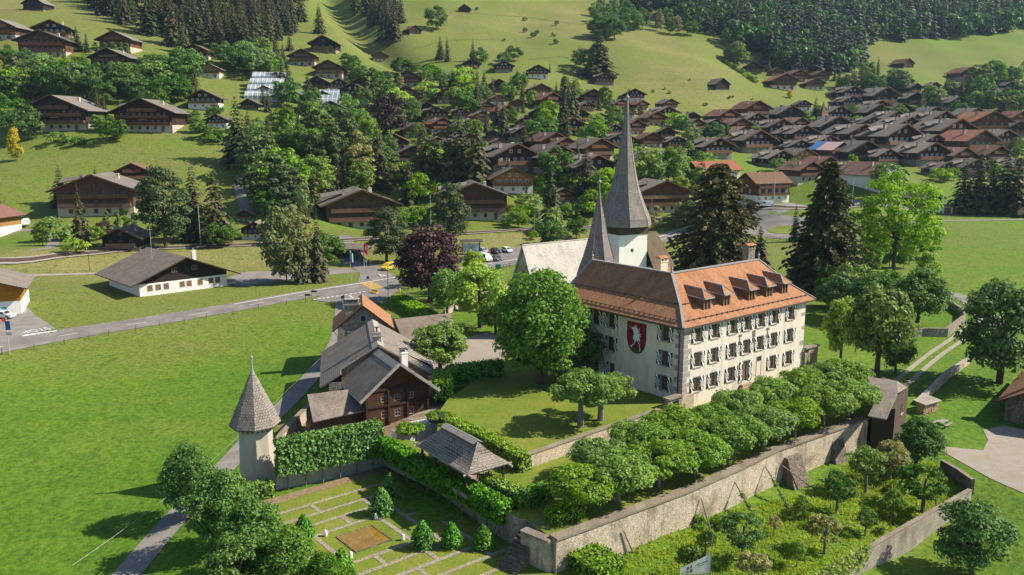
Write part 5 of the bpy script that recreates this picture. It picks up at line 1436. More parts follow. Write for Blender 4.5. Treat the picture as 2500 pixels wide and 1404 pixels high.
thick_wall('gravel_wall', 'dark wall between gravel yard and orchard', [U(2300, 1122, -1.6)[:2], U(2340, 1145, -1.6)[:2], U(2376, 1172, -1.7)[:2]], .4, -5, -1.7, 'stone_dark', 'coping', .1, .04)
thick_wall('drive_wall', 'curved stone wall along the castle drive', [g2(2195, 830), g2(2250, 820), g2(2310, 822), g2(2352, 790), g2(2350, 772), g2(2310, 745)], .5, -2, [1.3, 1.2, 1.2, 1.4, 1.5, 1.7], 'stone', 'coping', .12, .08)
thick_wall('track_wall', 'tumbledown dry stone wall below the farm track', [g2(2362, 888), g2(2310, 925), g2(2268, 965), g2(2240, 990)], .6, -3.5, [.2, .0, -.5, -.7], 'stone_pale', 'stone_cut', .1, .05)
thick_wall('churchyard_wall', 'low pale wall running between shrubs beside the churchyard', [g2(1085, 772), g2(1130, 745), g2(1195, 722), g2(1250, 700)], .45, -1, [1.5, 1.5, 1.6, 1.6], 'stone_pale', 'coping', .12, .06)
# big dark-roofed farm building at the right edge
e = U(2452, 965, 1.5)
FB, FR_ = gable('farm_building', 'farm building with dark brown tiled roof cut by the right edge of the photo', 'building', 70.2, 103.0, -2.2, 130, 12, 16, 3.4, 6.8, 1.0, 1.0, 1.0, 'stone_dark', None, None, 'roof_brown', .2)  # walls in dark stone: their shade is put into the colour
box_chimney(FR_, -3.5, 3, 4.5, 7.6, .5, .5, 'stone_dark')

# ---------------------------------------------------------------- plants
L = lambda *a, **k: foliage(*a, **k)
M['leaf_fresh'] = L('fresh_green_leaves', (.022, .062, .008, 1), (.085, .185, .018, 1), (.17, .27, .04, 1))
M['leaf_bright'] = L('bright_green_leaves', (.045, .11, .01, 1), (.14, .26, .02, 1), (.24, .36, .05, 1))
M['leaf_deep'] = L('deep_green_leaves', (.014, .045, .010, 1), (.045, .115, .018, 1), (.08, .16, .03, 1))
M['leaf_olive'] = L('olive_green_leaves', (.030, .08, .012, 1), (.095, .19, .030, 1), (.18, .28, .06, 1), hue=.006, val=.1)
M['leaf_pale'] = L('pale_grey_green_leaves', (.06, .08, .03, 1), (.15, .18, .075, 1), (.26, .27, .15, 1))
M['leaf_copper'] = L('dark_purple_leaves', (.010, .006, .008, 1), (.032, .019, .022, 1), (.06, .035, .04, 1), .15)
M['leaf_yellow'] = L('golden_yellow_leaves', (.16, .13, .015, 1), (.36, .28, .03, 1), (.5, .4, .06, 1))
M['leaf_hedge'] = L('hedge_leaves', (.014, .055, .008, 1), (.055, .17, .018, 1), (.11, .24, .05, 1), .25, val=.08)
M['leaf_box'] = L('clipped_yellow_green_leaves', (.036, .09, .008, 1), (.09, .19, .016, 1), (.16, .26, .035, 1), .25, val=.08)
M['spruce'] = L('dark_spruce_needles', (.009, .019, .009, 1), (.026, .042, .016, 1), (.05, .064, .026, 1), .15, hue=.01)
M['spruce_brown'] = L('brownish_spruce_needles', (.012, .019, .009, 1), (.036, .043, .017, 1), (.066, .068, .03, 1), .15, hue=.008)
M['pine'] = L('bluish_pine_needles', (.012, .03, .012, 1), (.038, .066, .024, 1), (.075, .11, .04, 1), .2, hue=.012)
M['leaf_lane'] = L('lane_tree_leaves', (.016, .052, .009, 1), (.055, .135, .018, 1), (.11, .20, .035, 1))
M['fir'] = L('fir_needles', (.013, .024, .008, 1), (.044, .060, .016, 1), (.08, .10, .03, 1), .2, hue=.005, val=.05)
M['yew_needles'] = L('olive_conifer_needles', (.018, .026, .009, 1), (.06, .070, .022, 1), (.10, .11, .035, 1), .2, hue=.005, val=.05)
M['thuja'] = L('green_thuja_sprays', (.014, .04, .010, 1), (.05, .105, .02, 1), (.10, .16, .03, 1), .15)
M['leaf_far'] = L('distant_broadleaf', (.022, .055, .012, 1), (.065, .13, .026, 1), (.12, .18, .05, 1), .2, hue=.03, val=.3)

def leaf_quads(pos, nrm, size, rs, aspect=.62):
    """kite-shaped leaves (clusters) facing nrm"""
    n = len(pos)
    r = rs.normal(size=(n, 3)); u = np.cross(nrm, r); u /= np.linalg.norm(u, axis=1, keepdims=True) + 1e-9
    v = np.cross(nrm, u)
    s = (size * rs.uniform(.65, 1.35, n))[:, None]
    return np.stack([pos - u * s, pos - v * s * aspect, pos + u * s, pos + v * s * aspect], 1)

def crown_quads(clumps, per, size, rs, up=.25, squash=1.0, fill=.35):
    """leaves on and in a set of leaf clumps (x, y, z, r)"""
    out = []
    for cx, cy, cz, r in clumps:
        d = rs.normal(size=(per, 3)); d /= np.linalg.norm(d, axis=1, keepdims=True)
        low = d[:, 2] < -.35; d[low, 2] *= -.6
        rad = r * (1 - fill * rs.random(per) ** 2.0)
        p = np.array([cx, cy, cz]) + d * rad[:, None] * np.array([1, 1, squash])
        n = d + rs.normal(size=(per, 3)) * .42 + np.array([0, 0, up]); n /= np.linalg.norm(n, axis=1, keepdims=True)
        out.append(leaf_quads(p, n, size, rs))
    return np.concatenate(out)

def ellipsoid_clumps(n, R, z0, z1, cr, rs, shape='round', inner=.35):
    cl = []; zc = (z0 + z1) / 2; hz_ = (z1 - z0) / 2
    for i in range(n):
        d = rs.normal(size=3); d /= np.linalg.norm(d)
        k = (1 - inner * rs.random() ** 1.5)
        x, y, z = d[0] * (R - cr * .7) * k, d[1] * (R - cr * .7) * k, d[2]
        zz_ = zc + z * (hz_ - cr * .6) * k
        f = (zz_ - z0) / (z1 - z0)
        if shape == 'egg': m = 1.12 - .45 * f
        elif shape == 'dome': m = 1.1 if f < .4 else 1.1 - .35 * (f - .4)
        elif shape == 'cone': m = 1.35 - 1.15 * f
        else: m = 1.0
        cl.append((x * m, y * m, zz_, cr * rs.uniform(.7, 1.25)))
    return cl

def trunk_mesh(name, h, r, limbs, mat='bark', base=0.0):
    mb = MB(); mb.tube([(0, 0, -.6), (0, 0, base + h * .35), (h * .01, 0, h)], [r * 1.25, r * .95, r * .5], 7)
    for (x, y, z) in limbs:
        mb.tube([(0, 0, h * .62), (x * .45, y * .45, h * .62 + (z - h * .62) * .6), (x, y, z)], [r * .5, r * .3, r * .12], 5)
    return mb.mesh(name, M[mat], True)

def broadleaf(seed, H, R, nclump, per, size, mat, z0=None, shape='egg', cr=None, bark='bark', trunk=.03, limbs=7, fill=.35, squash=.85):
    rs = np.random.RandomState(seed)
    z0 = H * .18 if z0 is None else z0
    cr = cr or R * .36
    cl = ellipsoid_clumps(nclump, R, z0, H, cr, rs, shape)
    V = crown_quads(cl, per, size, rs, .3, squash, fill)
    crown = quads_mesh('crown', V, M[mat])
    lim = [(c[0] * .8, c[1] * .8, c[2]) for c in cl[:limbs]]
    return crown, trunk_mesh('trunk', z0 + (H - z0) * .55, H * trunk, lim, bark)

def fine_conifer(seed, H, R, levels, nb, steps, mat, z0=.03, droop=.3, power=.65, irregular=.25):
    """boughs with side twigs, for the conifers that stand near"""
    rs = np.random.RandomState(seed); Q = []
    for k in range(levels):
        t = (k + rs.random() * .8) / levels; z = H * (z0 + (1 - z0) * t)
        rl = R * (1 - t) ** power * (1 + irregular * (rs.random() - .5) * 2) + R * .04
        n = max(5, int(nb * (1 - t * .6))); a0 = rs.random() * 6.28
        for b in range(n):
            a = a0 + 6.283 * b / n + rs.normal() * .25; l = rl * rs.uniform(.6, 1.15); d = np.array([math.cos(a), math.sin(a), 0]); s = np.array([-d[1], d[0], 0])
            for j in range(steps):
                f = .2 + .8 * (j + rs.random()) / steps
                c = d * l * f + np.array([0, 0, z + l * (.12 * f - droop * f * f)])
                for q in range(3):
                    sd = rs.normal() * .9; dr = d * rs.uniform(.3, 1) + s * sd; dr /= np.linalg.norm(dr)
                    le = rs.uniform(.5, .95) * (.6 + .5 * l / R); e = c + dr * le + np.array([0, 0, -le * rs.uniform(.1, .7)])
                    w = np.cross(dr, rs.normal(size=3)); w = w / (np.linalg.norm(w) + 1e-6) * le * .36
                    Q.append([c - dr * le * .3, (c + e) / 2 - w, e, (c + e) / 2 + w])
    mb = MB(); mb.tube([(0, 0, -.6), (0, 0, H * .5), (0, 0, H * .97)], [H * .018, H * .012, H * .003], 6)
    return quads_mesh('crown', np.array(Q), M[mat]), mb.mesh('trunk', M[bark_], True)
bark_ = 'bark'

def conifer(seed, H, R, levels, nb, sprays, mat, z0=.06, droop=.35, power=.85, width=.35, bark='bark', irregular=.2, size=1.0):
    rs = np.random.RandomState(seed); Q = []
    for k in range(levels):
        t = (k + rs.random() * .6) / levels
        z = H * (z0 + (1 - z0) * t)
        rl = R * (1 - t) ** power * (1 + irregular * (rs.random() - .5) * 2) + R * .03
        n = max(4, int(nb * (1 - t * .55)))
        a0 = rs.random() * 6.28
        for b in range(n):
            a = a0 + 6.283 * b / n + rs.normal() * .2
            l = rl * rs.uniform(.72, 1.12)
            d = np.array([math.cos(a), math.sin(a), 0]); s = np.array([-d[1], d[0], 0])
            for j in range(sprays):
                f0 = .12 + .88 * j / sprays; f1 = f0 + 1.25 / sprays
                zf = lambda f: z + l * (.10 * f - droop * f * f) + H * .012
                p0 = d * l * f0 + np.array([0, 0, zf(f0)]); p1 = d * l * min(f1, 1.12) + np.array([0, 0, zf(min(f1, 1.12)) - .02 * H * rs.random()])
                w = l * width * (1.1 - .55 * f0) * rs.uniform(.7, 1.3) * size
                m = (p0 + p1) / 2; tl = rs.normal() * .35
                Q.append([p0, m - s * w + np.array([0, 0, tl * w - w * .35]), p1, m + s * w + np.array([0, 0, -tl * w - w * .35])])
    V = np.array(Q)
    mb = MB(); mb.tube([(0, 0, -.6), (0, 0, H * .5), (0, 0, H * .97)], [H * .018, H * .012, H * .003], 6)
    return quads_mesh('crown', V, M[mat]), mb.mesh('trunk', M[bark], True)

def merge_tree(pair, name):
    """one mesh for far trees: crown and trunk together"""
    crown, trunk = pair
    nv = len(crown.vertices); c = np.empty(nv * 3, np.float32); crown.vertices.foreach_get("co", c)
    V = c.reshape(-1, 4, 3)
    T = []
    h = float(V[:, :, 2].max()); r = h * .014
    for a in range(4):
        p = [(math.cos(t) * r, math.sin(t) * r) for t in (a * math.pi / 2, (a + 1) * math.pi / 2)]
        T.append([(p[0][0], p[0][1], -.5), (p[1][0], p[1][1], -.5), (p[1][0] * .5, p[1][1] * .5, h * .6), (p[0][0] * .5, p[0][1] * .5, h * .6)])
    A = np.concatenate([V, np.array(T, np.float32)])
    return quads_mesh(name, A, [crown.materials[0], M['bark']], np.concatenate([np.zeros(len(V)), np.ones(4)]))

PLANTS = []       # (object, look) : labels follow once everything stands
def plant(pair, name, label, cat, p, scale=1.0, rot=None, group=None, sx=1.0):
    t = thing(name, label, cat, p, rot if rot is not None else (p[0] * 7.3 + p[1] * 3.1) % 6.28, group)
    t.scale = (scale * sx, scale * sx, scale)
    link('trunk', pair[1], t); link('crown', pair[0], t)
    return t

# --- hedges and clipped shapes
def hedge(name, label, pts, z0, z1, wid, leaf=.16, dens=34, mat='leaf_hedge', cat='hedge', stems=0, group=None, seed=1, wob=.10):
    rs = np.random.RandomState(seed); Vs = []; core = MB()
    P = [Vector(p) for p in pts]
    for k, (a, b) in enumerate(zip(P, P[1:])):
        d = (b - a); Ln = d.length; d = d.normalized(); n = Vector((-d.y, d.x)); h = z1 - z0
        def add(cnt, f):
            s = rs.random((cnt, 2)); pos, nr = f(s)
            jit = rs.normal(size=pos.shape) * wob
            nn = nr + rs.normal(size=pos.shape) * .5; nn /= np.linalg.norm(nn, axis=1, keepdims=True)
            Vs.append(leaf_quads(pos + jit, nn, leaf, rs, .75))
        A = np.array([a.x, a.y]); D_ = np.array([d.x, d.y]); N_ = np.array([n.x, n.y])
        for sd in (-1, 1):
            add(int(Ln * h * dens), lambda s: (np.concatenate([A + D_ * (s[:, :1] * Ln) + N_ * sd * wid / 2, z0 + s[:, 1:] * h], 1), np.tile([N_[0] * sd, N_[1] * sd, .2], (len(s), 1))))
        add(int(Ln * wid * dens * 1.3), lambda s: (np.concatenate([A + D_ * (s[:, :1] * Ln) + N_ * (s[:, 1:] - .5) * wid, np.full((len(s), 1), z1)], 1), np.tile([0, 0, 1.], (len(s), 1))))
        for e, sd in ((0, -1), (Ln, 1)):
            add(int(wid * h * dens), lambda s: (np.concatenate([A + D_ * e + N_ * (s[:, :1] - .5) * wid, z0 + s[:, 1:] * h], 1), np.tile([D_[0] * sd, D_[1] * sd, .2], (len(s), 1))))
        i = .12
        q = [a + n * (wid/2 - i) + d * i, a - n * (wid/2 - i) + d * i, b - n * (wid/2 - i) - d * i, b + n * (wid/2 - i) - d * i]
        core.prism([(p.x, p.y) for p in q], z0 + .05, z1 - i - .01 * k, bottom=True)
    t = thing(name, label, cat, group=group)
    link('foliage', quads_mesh('foliage', np.concatenate(Vs), M[mat]), t)
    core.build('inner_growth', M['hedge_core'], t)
    if stems:
        a, b = P[0], P[-1]
        for i in range(stems):
            q = a.lerp(b, (i + .5) / stems); s = MB(); s.tube([(q.x, q.y, z0 - stem_h), (q.x, q.y, z0 + .3)], .07, 5); s.build('stem', M['bark_grey'], t)
    return t
stem_h = 2.2
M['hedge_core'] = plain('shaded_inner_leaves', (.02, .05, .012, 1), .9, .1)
gw = lambda u, v: GD2(u, v)
hedge('pleached_hedge', 'tall leafy pleached hedge on bare stems beside the round tower', [(-25.1, 84.9), (-15.0, 90.9)], -.4, 3.5, 1.5, .17, 42, stems=6, seed=1)
hedge('pleached_hedge', 'long leafy pleached hedge on bare stems below the pavilion', [gw(9.9, -13.4), gw(10.1, -2), gw(10.3, 8.8)], -.3, 1.75, 1.5, .17, 42, stems=11, seed=2)
hedge('hedge', 'lighter clipped hedge on the terrace edge between pavilion and garden stairs', [gw(12.3, 2.6), gw(12.6, 9.0)], 1.0, 2.15, 1.4, .13, 50, 'leaf_box', seed=3)
hedge('hedge', 'short dark hedge end turning towards the pollard terrace', [gw(12.0, 9.4), gw(15.4, 9.0)], 1.0, 2.6, 1.3, .13, 50, seed=4)
hedge('hedge', 'clipped hedge between upper lawn and pavilion', [U(1098, 1055, 1.0)[:2], U(1190, 1098, 1.0)[:2], U(1282, 1152, 1.0)[:2]], 1.0, 2.75, 1.5, .13, 50, 'leaf_box', seed=5)
hedge('hedge', 'big square-cut yellow-green hedge on the lawn beside the log house', [(-8.9, 104.2), (-9.6, 110.5)], 1.6, 4.1, 2.2, .14, 46, 'leaf_box', seed=6)
hedge('hedge', 'dark square-cut hedge running from the log house hedge to the maple', [(-8.6, 111.3), (-1.5, 114.6)], 1.6, 4.1, 1.8, .14, 46, seed=7)
hedge('hedge', 'long clipped hedge along the road behind the stone house', [g2(975, 742), g2(1050, 785)], .1, 1.9, 3.4, .2, 26, 'leaf_box', seed=8)
hedge('hedge', 'low box hedge on the near end of the pollard terrace above the stairs', [(3.6, 70.9), (6.2, 72.8)], 1.0, 2.2, 1.8, .13, 50, 'leaf_box', seed=9)
hedge('hedge', 'broad clipped hedge at the bottom edge by the high wall foot', [GD2(13.0, 11.8), GD2(12.8, 20)], -2.4, -.5, 3.4, .14, 40, 'leaf_box', seed=10)
hedge('hedge', 'small square-cut hedge at the foot of the round tower', [(-27.8, 83.2), (-25.6, 84.2)], -2.4, -.7, 1.5, .13, 50, 'leaf_box', seed=11)
def topiary(px, py, hpx, label, z=-2.0, wr=.42):
    p = U(px, py, z); H = hpx / F_PX * p.y * 1.02; R = H * wr
    rs = np.random.RandomState(int(px)); n = 900
    t = rs.random(n) ** .8; a = rs.random(n) * 6.283
    r = R * np.sin(np.clip((1 - t) * 1.9 + .05, 0, 1.57)) * (t < 1) * (.55 + .45 * np.clip(t / .12, 0, 1))
    pos = np.stack([np.cos(a) * r, np.sin(a) * r, t * H], 1) + rs.normal(size=(n, 3)) * .05
    nn = np.stack([np.cos(a), np.sin(a), np.full(n, .45)], 1) + rs.normal(size=(n, 3)) * .5; nn /= np.linalg.norm(nn, axis=1, keepdims=True)
    o = thing('topiary_cone', label, 'topiary', (p.x, p.y, z), group='clipped cones in the garden')
    link('foliage', quads_mesh('foliage', leaf_quads(pos, nn, .11, rs, .8), M['leaf_hedge']), o)
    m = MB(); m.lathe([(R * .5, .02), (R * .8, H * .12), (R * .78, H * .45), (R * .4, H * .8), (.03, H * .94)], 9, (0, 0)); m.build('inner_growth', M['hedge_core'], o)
for a in [(742, 1316, 66, 'clipped cone bush left of the pond'), (931, 1256, 74, 'clipped cone bush at the far corner of the pond'), (954, 1212, 62, 'clipped cone bush half in shade behind the far pond corner'), (1032, 1336, 72, 'clipped cone bush right of the pond, at the path corner'),
          (1103, 1334, 66, 'clipped cone bush second to the right of the pond'), (1180, 1338, 64, 'clipped cone bush in the hedge shade, third to the right of the pond'), (835, 1412, 80, 'clipped cone bush at the near edge below the pond')]: topiary(*a)
def dome(px, py, z, w, h, label, mat='leaf_olive'):
    p = U(px, py, z); rs = np.random.RandomState(int(px)); cl = ellipsoid_clumps(26, w / 2, .1, h, w * .16, rs, 'round', .2)
    o = thing('clipped_bush', label, 'bush', (p.x, p.y, z))
    link('foliage', quads_mesh('foliage', crown_quads(cl, 75, .13, rs, .5, .5), M[mat]), o)
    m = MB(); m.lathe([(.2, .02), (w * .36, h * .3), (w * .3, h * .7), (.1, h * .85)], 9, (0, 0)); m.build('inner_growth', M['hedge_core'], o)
dome(1001, 1062, .9, 3.7, 1.5, 'flat clipped bush beside the tall hedge and pavilion')
dome(1074, 1036, 1.4, 3.8, 1.7, 'darker flat clipped bush in front of the log house corner', 'leaf_fresh')
pl_ = U(1045, 1045, .6)
m = MB(); m.box(-1.9, 1.9, -.9, .9, -1.2, 1.05); m.box(-4.6, -2.3, -1.4, .2, -1.2, .75); tag(m.build('planter', M['white'], None, loc=(pl_.x, pl_.y, .4), rotz=fr(60)), 'white plastered planter under the clipped bushes', 'planter')

# --- the near trees
N_ = {}
N_['pollard'] = [broadleaf(11 + i, 4.7, 3.0, 60, 150, .135, 'leaf_olive', 1.35, 'dome', .84, 'bark_grey', .035, 9, .3, .8) for i in range(3)]
M['leaf_maple'] = L('maple_leaves', (.016, .06, .008, 1), (.058, .15, .016, 1), (.12, .22, .035, 1))
N_['maple'] = broadleaf(21, 16.2, 7.3, 150, 150, .25, 'leaf_maple', 1.2, 'egg', 1.75)
N_['lawn'] = [broadleaf(31 + i, 6.2, 3.5, 46, 120, .145, 'leaf_olive', 2.6, 'dome', .8, 'bark_grey', .045, 9) for i in range(2)]
N_['grove'] = [broadleaf(41 + i, 8.5, 3.6, 76, 140, .15, 'leaf_lane', .8, 'egg', 1.0) for i in range(3)]
N_['orchard'] = [broadleaf(51 + i, 4.2, 1.75, 26, 80, .11, ('leaf_deep', 'leaf_fresh', 'leaf_pale')[i % 3], 1.0, 'egg', .5, 'bark_grey', .028) for i in range(6)]
N_['copper'] = broadleaf(61, 15.5, 7.4, 120, 120, .28, 'leaf_copper', 1.0, 'egg', 1.7)
N_['fresh'] = [broadleaf(65 + i, 11, 5, 62, 110, .25, ('leaf_fresh', 'leaf_bright')[i], 1.8, 'egg', 1.35) for i in range(2)]
N_['ash'] = broadleaf(71, 21, 8.6, 110, 120, .25, 'leaf_bright', 3.5, 'round', 1.6, 'bark', .018, 22, .5)
N_['fir'] = fine_conifer(81, 24, 7.2, 66, 23, 11, 'fir', .02, .32, .62)
N_['yew'] = fine_conifer(82, 22, 8.6, 58, 24, 11, 'yew_needles', .01, .24, .48, .45)
N_['spruce'] = [conifer(83 + i, 20, 4.4 + .6 * i, 32, 12, 4, ('spruce', 'spruce_brown')[i % 2], .05, .42, .8, .24) for i in range(3)]
N_['pine'] = [broadleaf(91 + i, 16, 6.2, 90, 130, .25, 'pine', 1.6, 'egg', 1.6, 'bark', .022, 10, .5, .7) for i in range(2)]
N_['deep'] = [broadleaf(95 + i, 11, 5.2, 66, 120, .23, 'leaf_deep', .8, 'egg', 1.4) for i in range(2)]
def near(kind, i, px, py, top, label, name='tree', cat='tree', z=None, sx=1.0, group=None):
    pr = N_[kind]; pr = pr[i] if isinstance(pr, list) else pr
    p = at(px, py) if z is None else U(px, py, z)
    H = max(v.co.z for v in pr[0].vertices)
    h = (py - top) / F_PX * (p.y * _c + (CAM_H - p.z) * _s) * 1.0 / _c
    return plant(pr, name, label, cat, (p.x, p.y, p.z), h / H, None, group, sx)
near('pine', 0, 405, 604, 406, 'great bluish pine standing left of the road between mast and white house', 'pine_tree', sx=.95)
near('pine', 1, 944, 642, 503, 'dark spreading pine beside the railway underpass', 'pine_tree', sx=1.1)
near('pine', 0, 1100, 606, 446, 'tall olive pine between copper beech and car park board', 'pine_tree', sx=.85)
PA = [(1413, 1250, 0), (1509, 1226, 1), (1608, 1188, 2), (1700, 1160, 0), (1787, 1122, 1), (1864, 1093, 2), (1940, 1066, 0), (2010, 1040, 1), (2072, 1018, 2)]
PB = [(1465, 1170, 1), (1555, 1130, 2), (1640, 1095, 0), (1725, 1066, 1), (1802, 1040, 2), (1880, 1014, 0), (1948, 990, 1), (2008, 966, 2), (2058, 960, 0)]
od = ['first', 'second', 'third', 'fourth', 'fifth', 'sixth', 'seventh', 'eighth', 'ninth']
for i, (x, y, v) in enumerate(PA): 
    p = U(x, y, 1.0); plant(N_['pollard'][v], 'pollard_tree', 'round pollarded tree, %s from the garden in the row beside the wall coping' % od[i], 'tree', (p.x, p.y, 1.0), .93 + .14 * ((i * 37 % 10) / 10), i * 1.7, 'pollarded trees on the castle terrace', 1.15)
for i, (x, y, v) in enumerate(PB):
    p = U(x, y, 1.0); plant(N_['pollard'][v], 'pollard_tree', 'round pollarded tree, %s from the garden in the row beside the castle' % od[i], 'tree', (p.x, p.y, 1.0), (.96 if i != 3 else .74) + .12 * ((i * 53 % 10) / 10) - .03, i * 2.3, 'pollarded trees on the castle terrace', 1.15)
near('lawn', 0, 1417, 1042, 902, 'spreading lawn tree with pale trunk, the nearer of two by the castle', 'lawn_tree', z=2.0, sx=1.2)
near('lawn', 1, 1466, 1026, 905, 'spreading lawn tree close to the shuttered castle wall, behind its twin', 'lawn_tree', z=2.0, sx=1.35)
near('maple', 0, 1318, 938, 652, 'huge dense round maple left of the castle crest', 'maple_tree', z=1.8)
near('deep', 1, 1418, 935, 790, 'dark green tree squeezed between big maple and castle wall', 'tree', z=1.8, sx=.85)
near('fresh', 0, 1075, 915, 782, 'low spreading courtyard tree right of the log house chimney', 'courtyard_tree', sx=1.25)
near('copper', 0, 1050, 738, 540, 'dark purple copper beech beside the road junction', 'copper_beech')
near('fresh', 0, 1092, 778, 652, 'slim green tree in front of the copper beech', 'tree', sx=.8)
near('fresh', 1, 1172, 800, 640, 'bright pale green tree between beech and big maple', 'tree', sx=1.1)
near('fresh', 1, 1158, 690, 610, 'small light green tree behind the copper beech by the parked vans', 'tree', sx=.9)
near('fresh', 0, 1210, 815, 735, 'ivy-like green bush left of the big maple', 'tree', sx=1.3)
near('ash', 0, 2178, 690, 420, 'tall bright yellow-green ash with open crown right of the great fir', 'ash_tree')
near('fir', 0, 2010, 712, 402, 'great dark fir right of the castle roof', 'fir_tree')
near('yew', 0, 1745, 668, 405, 'broad dark conifer behind the castle roof', 'conifer_tree', sx=.95)
near('spruce', 1, 1852, 668, 553, 'smaller dark conifer right of the castle chimney', 'conifer_tree', sx=1.1)
near('deep', 0, 2238, 800, 650, 'dark round tree on the lawn inside the curved drive wall', 'tree', sx=1.15)
near('fresh', 1, 2262, 720, 612, 'yellow-green conical tree behind the dark round tree', 'tree', sx=.65)
near('deep', 1, 2125, 790, 665, 'bushy green tree right of the great fir foot', 'tree', sx=1.25)
near('fresh', 0, 2140, 918, 690, 'tall leafy tree behind the corner shed', 'tree', sx=.85)
near('fresh', 1, 2050, 905, 722, 'slender light tree right of the castle end', 'tree', sx=.6)
near('deep', 0, 2185, 915, 800, 'leafy tree between corner shed and farm track', 'tree', sx=.9)
near('deep', 1, 2440, 935, 682, 'dark tree at the right edge beside the farm track', 'tree', sx=.95)
near('deep', 0, 2236, 1138, 1010, 'broad dark bush-like tree in front of the corner shed', 'tree', sx=1.15)
near('deep', 1, 2370, 1402, 1218, 'large dark bush-like tree below the concrete block wall', 'tree', sx=1.15)
for i, (x, y, t_, s, lb) in enumerate([(468, 1268, 1072, 1.0, 'dark leafy lane tree nearest the round tower'), (545, 1345, 1130, 1.05, 'dark leafy lane tree, second from the round tower'), (625, 1420, 1200, 1.1, 'dark leafy lane tree in the middle of the bottom left grove'), (705, 1470, 1270, 1.15, 'dark leafy tree next to the garden paths in the bottom left grove'), (585, 1490, 1290, 1.1, 'dark leafy lane tree at the bottom edge'), (800, 1520, 1335, 1.1, 'dark leafy tree at the bottom edge beside the near cone bush')]):
    near('grove', i % 3, x, y, t_, lb, 'lane_tree', sx=s * .92, z=-2.9)
OT = [(2042, 1252, 1138, 0, 1.1, 'dark apple-like tree right of the first buttress'), (2112, 1206, 1085, 1, 1.05, 'green fruit tree below the middle buttress'), (2172, 1172, 1072, 2, 1.1, 'greyish fruit tree next to the shed foot'), (2252, 1250, 1130, 3, 1.25, 'wide dark fruit tree near the gravel wall'), (2178, 1268, 1190, 4, 1.0, 'small fruit tree with visible trunk beside the wide dark one'),
      (2112, 1308, 1230, 0, 1.0, 'fruit tree close above the concrete wall'), (2012, 1352, 1250, 5, 1.1, 'pale greyish bushy fruit tree in the middle of the orchard'), (1812, 1368, 1245, 3, 1.1, 'dark bushy fruit tree behind the white banner'), (1945, 1384, 1315, 1, .8, 'thin sapling near the bottom of the orchard'), (1888, 1308, 1254, 2, .9, 'thin pale sapling below the second leaning pole'), (1958, 1268, 1204, 4, 1.0, 'small fruit tree by the third leaning pole'), (1842, 1440, 1340, 5, 1.1, 'pale bushy fruit tree cut by the bottom edge'), (1722, 1352, 1290, 4, 1.3, 'low green bush left of the banner pole')]
for x, y, t_, v, s, lb in OT: near('orchard', v, x, y, t_, lb + ' in the orchard' if 'orchard' not in lb else lb, 'fruit_tree', sx=s, group='fruit trees in the orchard')

# tall grass of the orchard
rs = np.random.RandomState(9); pts = []
poly = [U(1400, 1404, -3.3)[:2], U(1700, 1275, -3)[:2], U(1980, 1195, -3)[:2], U(2120, 1105, -3)[:2], U(2290, 1140, -3)[:2], U(2360, 1195, -3)[:2], U(2100, 1345, -3.2)[:2], U(1950, 1430, -3.3)[:2], U(1400, 1500, -3.3)[:2]]
px_ = np.array(poly); bb0, bb1 = px_.min(0), px_.max(0)
c_ = bb0 + rs.random((34000, 2)) * (bb1 - bb0)
ins = np.zeros(len(c_), bool); j = len(poly) - 1
for i in range(len(poly)):
    a, b = px_[i], px_[j]; cr_ = ((a[1] > c_[:, 1]) != (b[1] > c_[:, 1])) & (c_[:, 0] < (b[0] - a[0]) * (c_[:, 1] - a[1]) / (b[1] - a[1] + 1e-12) + a[0]); ins ^= cr_; j = i
c_ = c_[ins]
z_ = heights(c_[:, 0], c_[:, 1]); n = len(c_)
pz = np.sin(c_[:, 0] * 1.1 + np.sin(c_[:, 1] * .7) * 2) * .5 + .5
hh = (.18 + .38 * rs.random(n) * (.35 + .65 * pz))
a = rs.random(n) * 6.28; le = rs.normal(size=(n, 2)) * .16
w_ = .035 + .04 * rs.random(n)
b0 = np.stack([c_[:, 0] - np.cos(a) * w_, c_[:, 1] - np.sin(a) * w_, z_ - .03], 1); b1 = np.stack([c_[:, 0] + np.cos(a) * w_, c_[:, 1] + np.sin(a) * w_, z_ - .03], 1)
tp = np.stack([c_[:, 0] + le[:, 0], c_[:, 1] + le[:, 1], z_ + hh], 1); md = (b1 + tp) / 2 + np.stack([np.cos(a) * w_, np.sin(a) * w_, hh * .1], 1) * .6
tg = link('tall_grass', quads_mesh('tall_grass', np.stack([b0, b1, md, tp], 1), L('tall_meadow_grass', (.09, .15, .012, 1), (.19, .27, .02, 1), (.42, .38, .03, 1), .5)))
tag(tg, 'tall flowering grass growing under the orchard trees', 'grass', kind='stuff')

